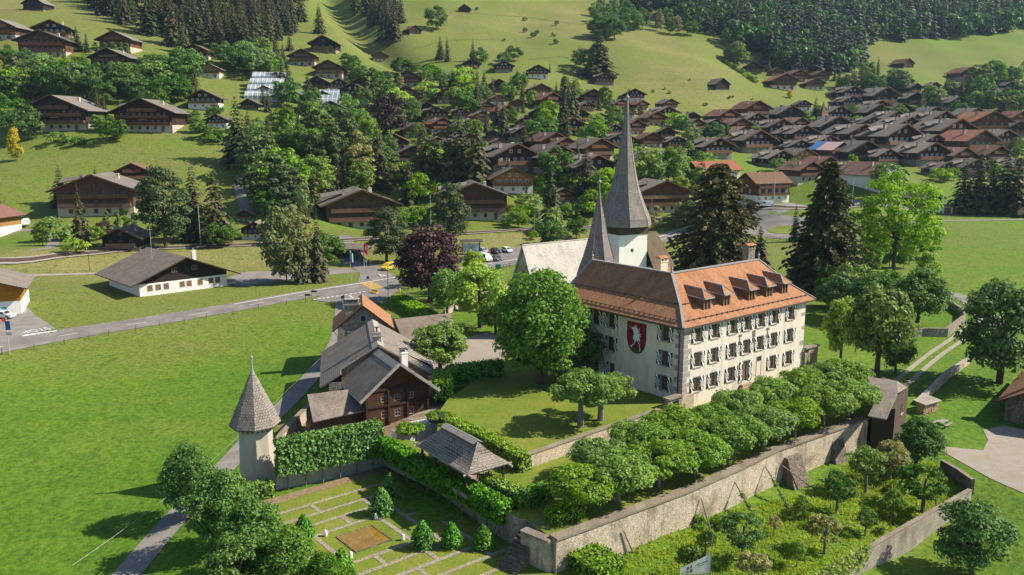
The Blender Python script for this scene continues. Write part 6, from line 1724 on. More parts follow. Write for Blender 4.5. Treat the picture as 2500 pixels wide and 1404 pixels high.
# ---------------------------------------------------------------- chalets
M['base'] = plaster('dull_cream_plaster', (.46, .41, .34, 1), (.30, .26, .21, 1), .5)
_wm = {}
def win_mesh(w, h, fm='white_paint'):
    k = (w, h, fm)
    if k not in _wm:
        m = MB(); f = .09
        m.box(-w/2, w/2, .04, .1, 0, h, 1)
        for a, b, c, d in ((-w/2, -w/2 + f, 0, h), (w/2 - f, w/2, 0, h), (-w/2 + f, w/2 - f, 0, f), (-w/2 + f, w/2 - f, h - f, h), (-f/2, f/2, f, h - f)): m.box(a, b, -.04, .039, c, d, 0)
        _wm[k] = m.mesh('window', [M[fm], M['glass']])
    return _wm[k]
def balcony_mesh(W, d=1.3, h=1.0, mat='wood_dark'):
    m = MB(); m.box(-W/2, W/2, -d, -.07, -.18, 0)
    m.box(-W/2, W/2, -d - .03, -d + .06, h - .1, h); m.box(-W/2, W/2, -d - .02, -d + .04, .08, .2)
    n = int(W / .3)
    for i in range(n):
        x = -W/2 + (i + .5) * W / n; m.box(x - .11, x + .11, -d - .01, -d + .03, .2, h - .1)
    for sx in (-1, 1): m.box(sx * (W/2 - .05) - .05, sx * (W/2 - .05) + .05, -d + .06, -.07, h - .1, h); m.box(sx * (W/2 - .03) - .03, sx * (W/2 - .03) + .03, -d + .06, -.07, .1, h - .1)
    return m.mesh('balcony', M[mat])
def chalet(W, Ln, bh, eh, rh, base, upper, roof, bal, ovs, ovf, chim=1, fm='white_paint', dormer_=False, awn=None, balmat=None):
    t, ro = gable('chalet', 'chalet', 'chalet', 0, 0, 0, 90, W, Ln, eh, rh, ovs, ovf, ovf * .6, base, upper, bh if bh < eh else None, roof, .25, floor=-5)
    k = (rh - eh) / (W / 2)
    rows = []
    if bh > 1.8: rows.append((bh - 1.75, 1.15, max(2, int(W / 3.4)), W * .82, -.0))
    z = bh
    while z < eh - 1.2: rows.append((z + .75, 1.2, max(3, int(W / 2.6)), W * .86, -.06)); z += 2.65
    rows.append((eh + .25, 1.0, max(1, int(W / 5.5)), W * .4, -.06))
    wm_, ws = win_mesh(1.05, 1.2, fm), win_mesh(1.0, 1.0, fm)
    for (z, h, n, sp, y) in rows:
        for i in range(n):
            x = (i - (n - 1) / 2) * sp / n
            link('window', wm_ if h > 1.1 else ws, t, (x, y - .1, z))
    for s in (-1, 1):
        for i in range(max(2, int(Ln / 4.5))):
            link('window', ws, t, (s * (W/2 + .16), (i + .7) * Ln / max(2, int(Ln / 4.5)) , min(eh - 1.4, bh + .7)), s * math.pi / 2)
    bmat = balmat or 'wood_balcony'
    for i, (bz, bw) in enumerate(bal): link('balcony', balcony_mesh(W * bw, 1.3, 1.0, bmat), t, (0, 0, bz))
    d = MB(); d.box(-.5, .5, -.1, .03, 0, 2.1); link('door', d.mesh('door', M['frame_wood']), t, (W * .33, 0, .05))
    for c in range(chim):
        x = (-.22, .2, -.05)[c] * W; z = rh - abs(x) * k
        m = MB(); m.box(-.45, .45, -.35, .35, -.6, 1.3); m.box(-.55, .55, -.45, .45, 1.3, 1.42); link('chimney', m.mesh('chimney', M['cream' if c % 2 else 'stone_cut']), ro, (x, Ln * (.3 + .25 * c), z))
    br = MB()
    for s in (-1, 1): br.beam((0, -ovf - .05, rh + .06), (s * (W/2 + ovs), -ovf - .05, eh - ovs * k + .03), .08, .4)
    link('barge_board', br.mesh('barge_board', M['wood_warm']), ro)
    if dormer_:
        m = MB(); y0, y1 = Ln * .35, Ln * .6; xx = -W / 2 - ovs * .5; zt = eh + k * W * .26
        m.slab([(xx, y0, zt - .7), (-W * .1, y0, rh - .9), (-W * .1, (y0 + y1) / 2, rh - .1), (xx, (y0 + y1) / 2, zt + .35)], .15); m.slab([(xx, (y0 + y1) / 2, zt + .35), (-W * .1, (y0 + y1) / 2, rh - .1), (-W * .1, y1, rh - .9), (xx, y1, zt - .7)], .15)
        link('side_gable', m.mesh('side_gable', M[roof]), ro)
    if awn:
        m = MB(); m.slab([(-1.6, -1.3, 0), (1.6, -1.3, 0), (1.6, -.1, .5), (-1.6, -.1, .5)], .03); link('awning', m.mesh('awning', M[awn]), t, (0, 0, bh + 2.0 if eh > 6 else bh - .8))
    return t, W + 2 * ovs
M['awning'] = plain('salmon_awning', (.62, .22, .12, 1), .8)
VAR = {   # look, builder arguments
 'A': ('large dark chalet', (22, 17, 2.7, 8.0, 12.7, 'base', 'wood_dark', 'roof_grey', [(2.75, .98), (5.4, .9), (7.9, .5)], 2.2, 2.4, 2, 'wood_warm', True, 'awning')),
 'E': ('large brown chalet', (20, 16, 2.6, 7.8, 11.6, 'base', 'wood_warm', 'roof_grey', [(2.7, .95), (5.3, .9)], 2.0, 2.2, 2, 'wood_warm', True, None)),
 'B': ('grey-roofed brown chalet', (13, 12, 2.0, 5.4, 8.4, 'base', 'wood_warm', 'roof_grey', [(2.6, .92), (5.0, .6)], 1.6, 1.8, 1, 'wood_warm', False, None)),
 'K': ('grey-roofed dark chalet', (13.5, 12, 2.3, 5.3, 8.2, 'stone', 'wood_dark', 'roof_grey', [(2.4, .9)], 1.7, 1.8, 2, 'white_paint', True, None)),
 'W': ('white-based dark chalet', (13, 11, 2.9, 5.6, 8.7, 'white', 'wood_dark', 'roof_grey', [(3.0, .9)], 1.6, 1.7, 1, 'white_paint', False, None)),
 'R': ('brown-roofed chalet', (12.5, 12, 2.0, 5.2, 8.2, 'base', 'wood_warm', 'roof_brown', [(2.5, .9), (4.9, .5)], 1.5, 1.7, 1, 'wood_warm', False, None)),
 'O': ('rusty-roofed chalet', (12.5, 12, 2.4, 5.2, 8.0, 'cream', 'wood_warm', 'roof_rust', [(2.5, .9)], 1.5, 1.7, 1, 'green_paint', False, None)),
 'C': ('small dark cabin', (9.5, 9.5, 1.0, 3.8, 6.2, 'stone', 'wood_black', 'roof_grey', [(1.1, .8)], 1.3, 1.4, 1, 'wood_warm', False, None)),
 'Y': ('honey-coloured chalet', (13, 12, 2.5, 5.2, 8.2, 'white', 'wood_light', 'roof_grey', [(2.6, .9)], 1.6, 1.8, 1, 'white_paint', False, None)),
}
PROTO = {}
BARN, bw_ = None, 10.4
def get(v):
    if v in PROTO: return PROTO[v], False
    if v == 'D':
        t, ro = gable('hay_barn', 'barn', 'barn', 0, 0, 0, 90, 8.5, 9, 3.4, 6.2, .9, .7, .5, 'stone', 'wood_black', .35, 'roof_grey', .18, floor=-3)
        d = MB(); d.box(-.9, .9, -.12, -.07, .3, 2.3); link('door', d.mesh('door', M['wood_dark']), t)
        PROTO[v] = (t, 10.3)
    elif v == 'd':
        t, ro = gable('hay_barn', 'barn', 'barn', 0, 0, 0, 90, 7.5, 9, 3.0, 5.2, 1.0, .6, .5, 'stone', 'wood_dark', .35, 'roof_brown', .18, floor=-3)
        d = MB(); d.box(-.8, .8, -.12, -.07, .3, 2.2); link('door', d.mesh('door', M['wood_black']), t)
        PROTO[v] = (t, 9.5)
    else: PROTO[v] = chalet(*VAR[v][1])
    return PROTO[v], True
AUTO = []      # (object, look, px, py)
CH_TAB = """D 82 26 58 90|B 0 97 96 90|K 128 97 92 78|E 105 140 130 84|B 282 126 92 90|A 268 172 108 92|R 476 146 70 90|Y 507 190 70 84|A 138 320 178 90|A 352 322 165 88|W 497 268 88 84
W 530 312 60 92|C 608 268 50 90|Y 702 290 66 80|W 684 308 68 86|C 716 250 56 92|C 790 128 76 90|B 738 160 74 88|B 803 190 80 88|C 775 220 64 90|W 828 226 60 80|R 692 373 76 86|K 752 447 74 76|R 325 452 95 72
E 236 528 205 80|C 297 612 108 84|R 600 540 52 96|W 624 586 82 86|E 884 560 190 72|E 1160 537 185 82|D 1134 30 32 92|d 1014 84 34 60|O 928 150 44 90|B 833 189 40 80|W 1043 178 38 92|C 1152 168 46 80
K 1230 177 55 84|W 1314 192 60 92|K 1475 208 58 86|B 996 211 72 90|C 1218 223 56 84|O 1320 236 58 76|W 862 250 86 90|B 991 256 84 84|B 1099 253 75 84|Y 1216 256 46 74|R 1448 253 64 80|W 1549 250 60 86
C 1042 283 62 90|K 1065 297 72 84|R 847 307 46 80|R 1347 267 66 60|C 1317 291 54 84|Y 1525 290 58 92|K 1628 297 70 70|R 1080 324 62 64|O 1078 342 42 80|C 1203 340 44 90|W 1283 314 52 80|K 1395 331 80 66
C 1466 294 34 90|B 1465 321 46 84|R 1552 328 62 68|R 1602 307 60 70|C 1628 338 52 84|R 1220 362 44 74|R 1354 372 80 62|K 1500 335 60 72|K 1257 422 128 62|B 1381 378 72 64|B 1462 394 95 62|B 1361 424 118 62
K 1452 446 122 62|K 1652 365 56 76|B 1586 422 96 68|Y 1253 472 120 82|K 1645 410 70 72|E 1620 518 152 74|B 1376 498 72 72|C 1838 180 54 92|R 1900 184 36 90|K 1956 177 46 84|R 1950 200 54 78|O 1915 220 74 84
O 1990 220 54 88|R 2006 199 48 80|D 1764 220 44 68|d 2218 166 38 66|K 2080 247 62 72|K 2077 267 56 76|W 1962 270 40 84|C 2160 258 74 76|K 2147 281 62 74|C 2200 288 60 82|R 1848 291 70 72|C 1929 301 70 78
R 1952 323 56 70|R 1808 328 62 72|K 1845 313 60 64|K 1905 338 80 72|C 2043 337 88 84|K 2046 301 70 70|C 2144 297 70 78|K 2185 313 70 68|K 2245 317 70 70|C 2282 297 60 76|K 2298 321 82 68|O 2416 332 100 82
C 2483 334 64 84|O 1818 345 60 76|K 1962 352 76 68|K 2100 358 90 66|K 2215 335 82 68|K 2332 357 112 70|K 1848 375 92 64|C 1895 367 52 76|K 2198 372 112 64|K 2278 374 76 68|O 2389 381 100 68|K 2450 364 80 70
C 2110 399 92 78|K 1677 402 62 74|K 1751 388 86 68|K 1905 412 76 70|Y 1962 409 76 72|R 1976 442 72 66|K 2272 405 96 70|K 2083 436 70 72|R 2433 402 72 72|K 2308 432 62 76|K 2480 427 72 76|R 2366 197 60 76|C 2282 219 34 80
R 2352 233 52 76|C 2466 219 36 84|R 2218 209 34 76|K 2433 263 48 76|C 2275 505 62 66|R 2020 425 66 70|K 2165 405 70 72|R 2350 405 70 70|K 1720 345 50 76|R 1700 322 50 72|C 1690 300 44 84|R 2140 345 60 70|K 2020 372 70 70|C 2380 300 60 76|K 2240 345 60 70|R 2180 440 60 72"""
_r = random.Random(77); _b = [(float(q.split()[1]), float(q.split()[2]), float(q.split()[3])) for q in CH_TAB.replace('\n', '|').split('|')]
def more_chalets(n, x0, x1, y0, y1, wf, yaws, kinds, tight):
    """further houses in the gaps of the village"""
    global CH_TAB
    c = 0
    for _ in range(n * 40):
        if c >= n: break
        x, y = _r.uniform(x0, x1), _r.uniform(y0, y1); w = wf(y) * _r.uniform(.85, 1.15)
        if any(abs(x - a) < (w + d) * .5 * tight and abs(y - b) < (w + d) * .19 * tight for a, b, d in _b + [(1764, 430, 140), (1888, 485, 120), (2177, 455, 170), (2053, 388, 100), (2012, 318, 40), (1700, 460, 90), (2345, 505, 130), (1872, 505, 60)]): continue
        _b.append((x, y, w)); CH_TAB += '|%s %d %d %d %d' % (_r.choice(kinds), x, y, w, _r.uniform(*yaws)); c += 1
more_chalets(34, 1660, 2500, 292, 440, lambda y: 48 + (y - 290) * .3, (62, 82), 'KKKCRKW', .86)
more_chalets(22, 1010, 1640, 262, 425, lambda y: 44 + (y - 260) * .32, (60, 84), 'BKCRKB', .95)
more_chalets(12, 640, 1010, 215, 370, lambda y: 46 + (y - 215) * .2, (74, 92), 'BCWRK', 1.0)
more_chalets(8, 2080, 2480, 205, 285, lambda y: 42 + (y - 205) * .2, (68, 84), 'CKRC', 1.1)
for row in CH_TAB.replace('\n', '|').split('|'):
    v, px, py, wpx, yaw = row.split(); px, py, wpx, yaw = float(px), float(py), float(wpx), float(yaw)
    (pr, wid), new = get(v)
    o = pr if new else dup(pr)
    p = at(px, py)
    s = wpx * (1.13 if px > 1640 and py > 235 else 1.0) / F_PX * project(p)[2] / wid / max(.75, abs(math.sin(math.radians(yaw))))
    # back a little so that the front wall, not the porch, stands on the spot
    o.location = (p.x, p.y, p.z); o.rotation_euler = (0, 0, fr(yaw)); o.scale = (s, s, s)
    o["group"] = 'hay barns on the hillside' if v in 'Dd' else 'chalets of the village'
    look = ('dark hay barn' if v == 'D' else 'brown-roofed hay barn') if v in 'Dd' else VAR[v][0]
    AUTO.append((o, look, px, py - wpx * .25, 'above'))
# light honey-wood chalet cut by the left edge, and the filling station building
t, ro = gable('chalet', 'honey-coloured chalet with white base cut by the left edge, beside the white van', 'chalet', at(-62, 588).x, at(-62, 588).y, 3.6, 100, 14, 12, 6.2, 8.8, 1.8, 2.2, 1, 'white', 'wood_light', 2.6, 'roof_brown', .25)
link('balcony', balcony_mesh(12, 1.2, 1.0, 'wood_warm'), t, (0, 0, 3.4))
for x in (-3, 0, 3, 5): link('window', win_mesh(1.05, 1.2), t, (x, -.16, 4.2))
sp_ = at(-62, 772)
t, ro = gable('station_building', 'honey timber building with white base and dark roof cut by the left edge', 'building', sp_.x, sp_.y, 0, 66, 16, 14, 6.0, 8.6, 1.6, 1.6, 1, 'white', 'wood_light', 3.0, 'roof_grey', .22)
for x in (-5, -2, 1): link('window', win_mesh(1.05, 1.2), t, (x, -.16, 4.0))
m = MB()
for k, (a, b) in enumerate([((2.2, 1.2), (4.0, 2.4)), ((4.2, 1.0), (5.6, 1.9)), ((3.0, .6), (3.9, 1.1))]): m.poly([(a[0], -.02 - .003 * k, a[1]), (b[0], -.02 - .003 * k, a[1] + .1), (b[0] - .2, -.02 - .003 * k, b[1]), (a[0] + .3, -.02 - .003 * k, b[1] - .15)])
m.build('wall_painting', plain('blue_wall_paint', (.10, .34, .48, 1), .8, .2, 0, .6, 2), t)

# long white house by the road
WH, WR = gable('white_house', 'long white house with broad grey-brown roof on the mown lawn by the road', 'house', -74.5, 188.0, 0, 46.5, 20.0, 19.5, 3.9, 8.0, 2.6, 2.2, 1.6, 'white', 'wood_black', 2.75, 'roof_brown', .25, [(x - .7, x + .7, .95, 2.4) for x in (2.2, 4.0, 5.8, 9.4, 11.0, 13.6, 16.2, 17.8)])
M['roof_white'] = tiles('grey_brown_slab_roof', rgb('#7b7068'), rgb('#8d8279'), rgb('#463f39'), 1.4, .5, .9, .5, rgb('#837870'), gap=.05); WR.data.materials[0] = M['roof_white']
rl = plain('brown_roller_shutter', (.17, .095, .065, 1), .6)
M['roller'] = rl
for x in (2.2, 4.0, 5.8, 9.4, 11.0, 13.6, 16.2, 17.8):
    m = MB(); f = .08; w, h = 1.4, 1.45
    m.box(-w/2, -w/2 + f, -.03, .17, 0, h); m.box(w/2 - f, w/2, -.03, .17, 0, h); m.box(-w/2 + f, w/2 - f, -.03, .17, h - f, h); m.box(-w/2 - .05, w/2 + .05, -.09, .16, -.08, 0)
    o = m.build('window', M['white_paint'], WH, loc=(x - 10, 0, .95)); q = MB(); q.box(-w/2 + f, w/2 - f, .08, .12, 0, h - f); q.build('roller_shutter', rl, o)
for x in (-2.2, 2.4): link('window', win_mesh(1.3, 1.2, 'frame_wood'), WH, (x, -.17, 4.6))
m = MB(); m.box(-.4, .4, -.4, .4, 5.9, 8.6); m.box(-.5, .5, -.5, .5, 8.6, 8.75); o = m.build('chimney', M['white'], WR, loc=(3.4, 2.2, 0)); m = MB(); m.lathe([(.15, 8.75), (.15, 9.3)], 8, (0, 0)); m.build('chimney_pot', M['galv'], o)
m = MB(); m.tube([(-3.5, 9, 6.4), (-3.5, 9, 14.2)], .05, 5); m.tube([(-4.0, 9, 13.6), (-3.0, 9, 13.6)], .03, 4); m.build('aerial', M['galv'], WR)
m = MB(); m.tube([(10.6, -2.0, 3.0), (10.1, -.05, 2.2)], .06, 5); m.tube([(-12.4, -1.8, 2.7), (-12.4, 21, 2.7)], .09, 6); m.build('gutter', M['dark_metal'], WR)

# orange-roofed house and brown house with their long eaves towards us
def eave_house(px, py, wpx, name, label, wall, upper, roof, yaw, L_, bh, eh, rh, bal):
    p = at(px, py); s = project(p)[2] / F_PX; Wd = wpx * s
    t, ro = gable(name, label, 'house', 0, 0, 0, yaw, 12, Wd, eh, rh, 1.2, .9, .9, wall, upper, bh, roof, .25)
    b = math.radians(yaw); d = Vector((math.sin(b), math.cos(b), 0))
    e = Vector((-d.y, d.x, 0)); q = p - d * 6.2 - e * (Wd / 2); t.location = (q.x, q.y, p.z)
    for z in bal: link('balcony', balcony_mesh(Wd * .94, 1.3, 1.0, 'wood_warm'), t, (6.0, Wd / 2, z), math.pi / 2)
    for z in [b_ for b_ in (1.0, bh + 1.0, bh + 3.6) if b_ < eh - 1]:
        for i in range(5): link('window', win_mesh(1.05, 1.2), t, (6.16, Wd * (i + .5) / 5, z), math.pi / 2)
    for x in (-2.5, 2.5): link('window', win_mesh(1.05, 1.2), t, (x, -.16, bh + .9))
    m = MB(); m.box(-.4, .4, -.4, .4, -.5, 1.6); link('chimney', m.mesh('chimney', M['wood_black']), ro, (-2.6, Wd * .45, rh - 1.2))
    return t
eave_house(1758, 446, 118, 'orange_roofed_house', 'tan house with bright orange tiled roof and dark gable, between spire and fir', 'cream', 'wood_dark', 'roof_rust', 158, 0, 5.6, 5.8, 9.0, [])
eave_house(1886, 494, 100, 'brown_house', 'brown three-storey house with rust-brown roof behind the white van and roundabout', 'white', 'wood_warm', 'roof_brown', 158, 0, 2.8, 8.0, 11.4, [2.9, 5.6])
p = at(2177, 462); t, ro = gable('white_gabled_house', 'big white house with wide brown hipped roof and dormer above the bright ash', 'house', p.x, p.y, p.z, 58, 17, 20, 6.5, 11, 1.5, 1.5, 1, 'white', None, None, 'roof_brown', .25)
for x in (-5, -2, 2, 5):
    for z in (1, 4): link('window', win_mesh(1.05, 1.2), t, (x, -.1, z))
m = MB(); m.box(-.5, .5, -.4, .4, -.5, 1.6); link('chimney', m.mesh('chimney', M['stone_cut']), ro, (-3, 8, 9.6))
# house under construction with the red and white striped roof
p = at(2053, 392); t, ro = gable('striped_roof_house', 'house under repair with red striped roof and blue tarpaulin in the village', 'house', p.x, p.y, p.z, 62, 13, 15, 6, 9.4, 1.4, 1.2, 1, 'stone', 'wood_warm', 2.6, 'red', .25)
nt = NT("white_roof_battens"); uv = nt.coord('UV'); wv = nt.n("ShaderNodeTexWave", bands_direction='X'); wv.inputs['Scale'].default_value = .42; nt.l(uv, wv.inputs[0])
M['stripes'] = nt.out(nt.mix(nt.ramp(wv.outputs[0], [(.45, (0, 0, 0)), (.5, (1, 1, 1))], 'CONSTANT'), (.40, .03, .03, 1), (.75, .72, .7, 1)), .7)
ro.data.materials[0] = M['stripes']
m = MB(); m.slab([(-7.8, 9.5, 5.5), (-7.8, 15.6, 5.5), (-.2, 15.6, 9.65), (-.2, 9.5, 9.65)][::-1], .04); m.build('tarpaulin', plain('blue_tarpaulin', (.07, .20, .42, 1), .6), ro)
m = MB()
for k in range(6): m.beam((-7 + k * 2.8, -1.6, 0), (-7 + k * 2.8, -1.6, 6), .08, .08)
for z in (2, 4, 6): m.beam((-7, -1.6, z), (7, -1.6, z), .08, .1)
m.build('scaffold', M['wood_light'], t)
# village church
p = at(2012, 322); VC = thing('village_church', 'small village church with white tower and pointed brown roof', 'church', (p.x, p.y, p.z), .3)
s_ = project(p)[2] / F_PX
m = MB(); m.box(-2.2, 2.2, 0, 4.4, -3, 9.5); m.build('tower', M['white'], VC)
m = MB(); m.lathe([(4.2, 9.2), (2.6, 11.0), (1.2, 14), (.05, 18)], 4, (0, 2.2), math.pi / 4, cap=False); m.build('tower_roof', M['roof_brown'], VC)
m = MB(); m.box(2.21, 14, 0, 8, -3, 5); m.build('nave', M['white'], VC)
m = MB(); m.slab([(2.0, -.8, 4.6), (14.6, -.8, 4.6), (14.6, 4, 8.5), (2.0, 4, 8.5)], .2); m.slab([(14.6, 8.8, 4.6), (2.0, 8.8, 4.6), (2.0, 4, 8.5), (14.6, 4, 8.5)], .2); m.build('nave_roof', M['roof_brown'], VC)
# greenhouses
def greenhouse(px, py, wpx, dep, label, rot):
    p = at(px, py); W = wpx / F_PX * project(p)[2]
    t = thing('greenhouse', label, 'greenhouse', (p.x, p.y, p.z), rot); n = 4; up = dep * .11
    nt = M.get('gh')
    if not nt:
        q = NT("greenhouse_panes"); b = q.n("ShaderNodeTexBrick"); b.offset = 0; q.l(q.coord('UV'), b.inputs['Vector']); b.inputs['Scale'].default_value = 1; b.inputs['Brick Width'].default_value = 2.4; b.inputs['Row Height'].default_value = 4.5; b.inputs['Mortar Size'].default_value = .14
        b.inputs['Color1'].default_value = (.24, .29, .31, 1); b.inputs['Color2'].default_value = (.34, .39, .41, 1); b.inputs['Mortar'].default_value = (.75, .77, .78, 1); M['gh'] = q.out(b.outputs[0], .3, None, .5)
    m = MB()
    for i in range(n): m.box(-W/2, W/2, dep * i / n + .01 * i, dep * (i + 1) / n, -3, 2.6 + up * i)
    m.build('wall', M['gh'], t)
    m = MB()
    for i in range(n):
        y0, y1 = dep * i / n, dep * (i + 1) / n; ym = (y0 + y1) / 2
        u = up * i; m.slab([(-W/2, y0, 2.62 + u), (W/2, y0, 2.62 + u), (W/2, ym, 5.2 + u), (-W/2, ym, 5.2 + u)], .08); m.slab([(W/2, y1, 2.62 + u), (-W/2, y1, 2.62 + u), (-W/2, ym, 5.2 + u), (W/2, ym, 5.2 + u)], .08)
    m.build('roof', M['gh'], t)
greenhouse(640, 246, 85, 34, 'large greenhouse with long glass roofs on the left hillside', .12)
greenhouse(800, 262, 50, 14, 'smaller greenhouse among trees right of the large one', .1)
p = at(712, 236); m = MB(); m.slab([(-9, 0, 2.2), (9, 0, 2.2), (9, 8, 3.2), (-9, 8, 3.2)], .06); m.box(-9, 9, .1, 7.8, -1, 2.1); tag(m.build('netting_shelter', plain('turquoise_netting', (.06, .36, .29, 1), .8), None, loc=p), 'turquoise net shelter beside the large greenhouse', 'shelter')
# row of garages at the right
p = at(2300, 521); GR = thing('garage_row', 'row of garages with dark flat roof and brown doors beside the path', 'garage', (p.x, p.y, p.z), -.06)
m = MB(); m.box(0, 15.5, 0, 6, -1, 2.7); m.build('wall', M['white'], GR); m = MB(); m.box(-.4, 16, -.8, 6.4, 2.7, 3.0); m.build('roof', M['dark_metal'], GR)
for i in range(4): m = MB(); m.box(.6 + i * 3.2, 3.2 + i * 3.2, -.06, -.005, .02, 2.3); m.build('garage_door', M['roller'], GR)

# ---------------------------------------------------------------- road furniture, vehicles
def pole_thing(name, label, cat, p, H, r=.06, mat='galv', group=None):
    t = thing(name, label, cat, p, 0, group); m = MB(); m.tube([(0, 0, -.2), (0, 0, H)], [r, r * .8], 6); m.build('pole', M[mat], t); return t
FPX = [(5, 866), (84, 855), (157, 841), (218, 829), (265, 819), (332, 808), (390, 798), (450, 789), (504, 778), (567, 770), (631, 755), (700, 744)]
for i, (x, y) in enumerate(FPX):
    p = at(x, y); m = MB(); m.tube([(0, 0, -.2), (.03, 0, 1.05)], [.055, .045], 5); o = m.build('fence_post', M['bark'], None, loc=p)
    tag(o, 'thin dark fence post along the meadow edge of the road', 'post', 'meadow fence posts along the road')
for i, (x, y) in enumerate([(160, 798), (482, 748), (568, 735), (634, 722), (690, 712), (746, 704), (806, 697)]):
    p = at(x, y); m = MB(); m.tube([(0, 0, -.2), (0, 0, 1.0)], .05, 5); tag(m.build('marker_post', M['wood_light'], None, loc=p), 'short pale marker post in the lawn edge along the road', 'post', 'pale marker posts along the upper road edge')
def wire(name, label, a, b, r=.02, sag=.3):
    a, b = Vector(a), Vector(b); pts = [a.lerp(b, k / 8) - Vector((0, 0, sag * 4 * (k / 8) * (1 - k / 8))) for k in range(9)]
    m = MB(); m.tube(pts, r, 4); return tag(m.build(name, M['galv']), label, 'cable')
q0, q1, q2 = at(180, 1404), at(520, 1150), at(870, 835)
wire('fence_cable', 'pale cable running along the meadow beside the lower lane', q0 + Vector((0, 0, 1)), q1 + Vector((0, 0, 1.3)), .010); wire('fence_cable', 'pale cable running along the meadow from round tower up to the stone house', q1 + Vector((0, 0, 1.3)), q2 + Vector((0, 0, 3.5)), .010)
# signs
p = at(24, 866); t = pole_thing('road_sign', 'tall post with red-ringed and blue signs at the left meadow edge', 'sign', p, 6.2, .08)
m = MB(); m.lathe([(.36, -.02), (.36, .02)], 14, (0, 0)); o = m.build('round_sign', M['red'], t, loc=(-.3, -.1, 5.9)); o.rotation_euler = (math.pi / 2, 0, .5)
m = MB(); m.box(-.4, .4, -.04, -.01, 0, 1.5); m.build('blue_panel', plain('blue_sign', (.02, .10, .35, 1), .5), t, loc=(.25, -.07, 4.2))
m = MB(); m.box(-.45, .45, -.04, -.01, 0, .5); m.build('grey_panel', M['galv'], t, loc=(.3, -.07, 3.3))
for (x, y, lb, hh) in [(762, 738, 'dark direction sign on a post at the road junction', 2.6), (746, 739, 'small dark sign beside the direction sign at the junction', 1.9)]:
    t = pole_thing('direction_sign', lb, 'sign', at(x, y), hh, .05, 'dark_metal'); m = MB(); m.prism([(-.1, -.05), (.9, -.05), (1.15, 0), (.9, .05), (-.1, .05)], hh - .45, hh, bottom=True); m.build('sign_arm', M['dark_metal'], t)
t = pole_thing('lane_sign', 'round grey sign above a green bin at the lane entrance', 'sign', at(838, 757), 3.0, .05); m = MB(); m.lathe([(.4, -.02), (.4, .02)], 14, (0, 0)); o = m.build('sign_disc', M['dark_metal'], t, loc=(0, -.08, 2.7)); o.rotation_euler = (math.pi / 2, 0, 0)
p = at(842, 755); m = MB(); m.lathe([(.24, 0), (.3, .9), (.32, 1.0), (.1, 1.1)], 10, (0, 0)); tag(m.build('litter_bin', plain('green_bin', (.05, .42, .10, 1), .5), None, loc=p), 'green litter bin at the lane entrance', 'bin')
t = pole_thing('crossing_sign', 'signpost at the yellow zebra crossing', 'sign', at(899, 704), 2.8, .05); m = MB(); m.box(-.32, .32, -.08, -.05, 2.2, 2.85); m.build('sign_panel', plain('blue_crossing_sign', (.03, .12, .4, 1), .5), t)
t = pole_thing('give_way_sign', 'triangular give-way sign beside the railway underpass', 'sign', at(895, 660), 2.7, .05); m = MB(); m.prism([(-.45, -.03), (.45, -.03), (.45, .0), (-.45, 0)], 2.62, 2.7, bottom=True); m.poly([(-.45, -.06, 2.75), (0, -.06, 1.95), (.45, -.06, 2.75)]); m.build('sign_panel', M['white_paint'], t)
# flags
for (x, y, ty, lb, mt) in [(890, 679, 590, 'flagpole with red Swiss-style flag by the underpass', 'red'), (857, 686, 610, 'shorter flagpole with pale turquoise flag by the underpass', 'flag2')]:
    if mt == 'flag2': M['flag2'] = plain('turquoise_flag', (.25, .5, .48, 1), .8)
    p = at(x, y); H = (y - ty) / F_PX * project(p)[2]; t = pole_thing('flagpole', lb, 'flagpole', p, H, .07, 'galv')
    m = MB(); n = 7; L_, D_ = (1.0, 2.6) if mt == 'red' else (.6, 2.2)
    for i in range(n):
        a, b = i / n, (i + 1) / n; f = lambda k: (.08 + L_ * k, .12 * math.sin(k * 7), -.8 * k)
        A, B = f(a), f(b); z = H - .1
        m.poly([(A[0], A[1], z + A[2] - D_), (B[0], B[1], z + B[2] - D_ * .95), (B[0], B[1], z + B[2]), (A[0], A[1], z + A[2])])
    fo = m.build('flag', M[mt], t)
    if mt == 'red': m = MB(); m.box(.42, .62, -.13, .16, H - 2.1, H - 1.0); m.box(.25, .8, -.13, .16, H - 1.65, H - 1.45); m.build('flag_cross', M['white_paint'], fo)
t = pole_thing('street_lamp', 'black street lamp next to the zebra crossing', 'lamp', at(948, 735), 7.6, .07, 'iron'); m = MB(); m.beam((0, 0, 7.55), (1.4, 0, 7.6), .06, .06); m.box(1.2, 1.9, -.12, .12, 7.45, 7.62); m.build('lamp_head', M['iron'], t)
for i, (x, y, ty, lb) in enumerate([(1052, 568, 475, 'tall pale mast left of the copper beech top'), (490, 600, 498, 'tall pale mast between two spruces left of the road'), (1304, 580, 522, 'slim street lamp above the church nave roof'), (1888, 520, 430, 'tall mast in front of the brown house'), (2080, 500, 440, 'thin mast left of the bright ash'), (219, 662, 618, 'short dark post between white house and rail bank'), (668, 660, 600, 'short dark post at the end of the forecourt'), (1590, 545, 482, 'slim lamp right of the big spire')]):
    p = at(x, y); H = (y - ty) / F_PX * project(p)[2]; t = pole_thing('mast', lb, 'mast', p, H, .11 if i in (0, 1, 3, 4) else .07, 'galv' if i not in (5, 6) else 'iron')
    if i in (0, 2, 7): m = MB(); m.beam((0, 0, H), (1.6, -.2, H + .1), .07, .07); m.box(1.2, 2.0, -.35, -.05, H + .02, H + .16); m.build('lamp_head', M['galv'], t)
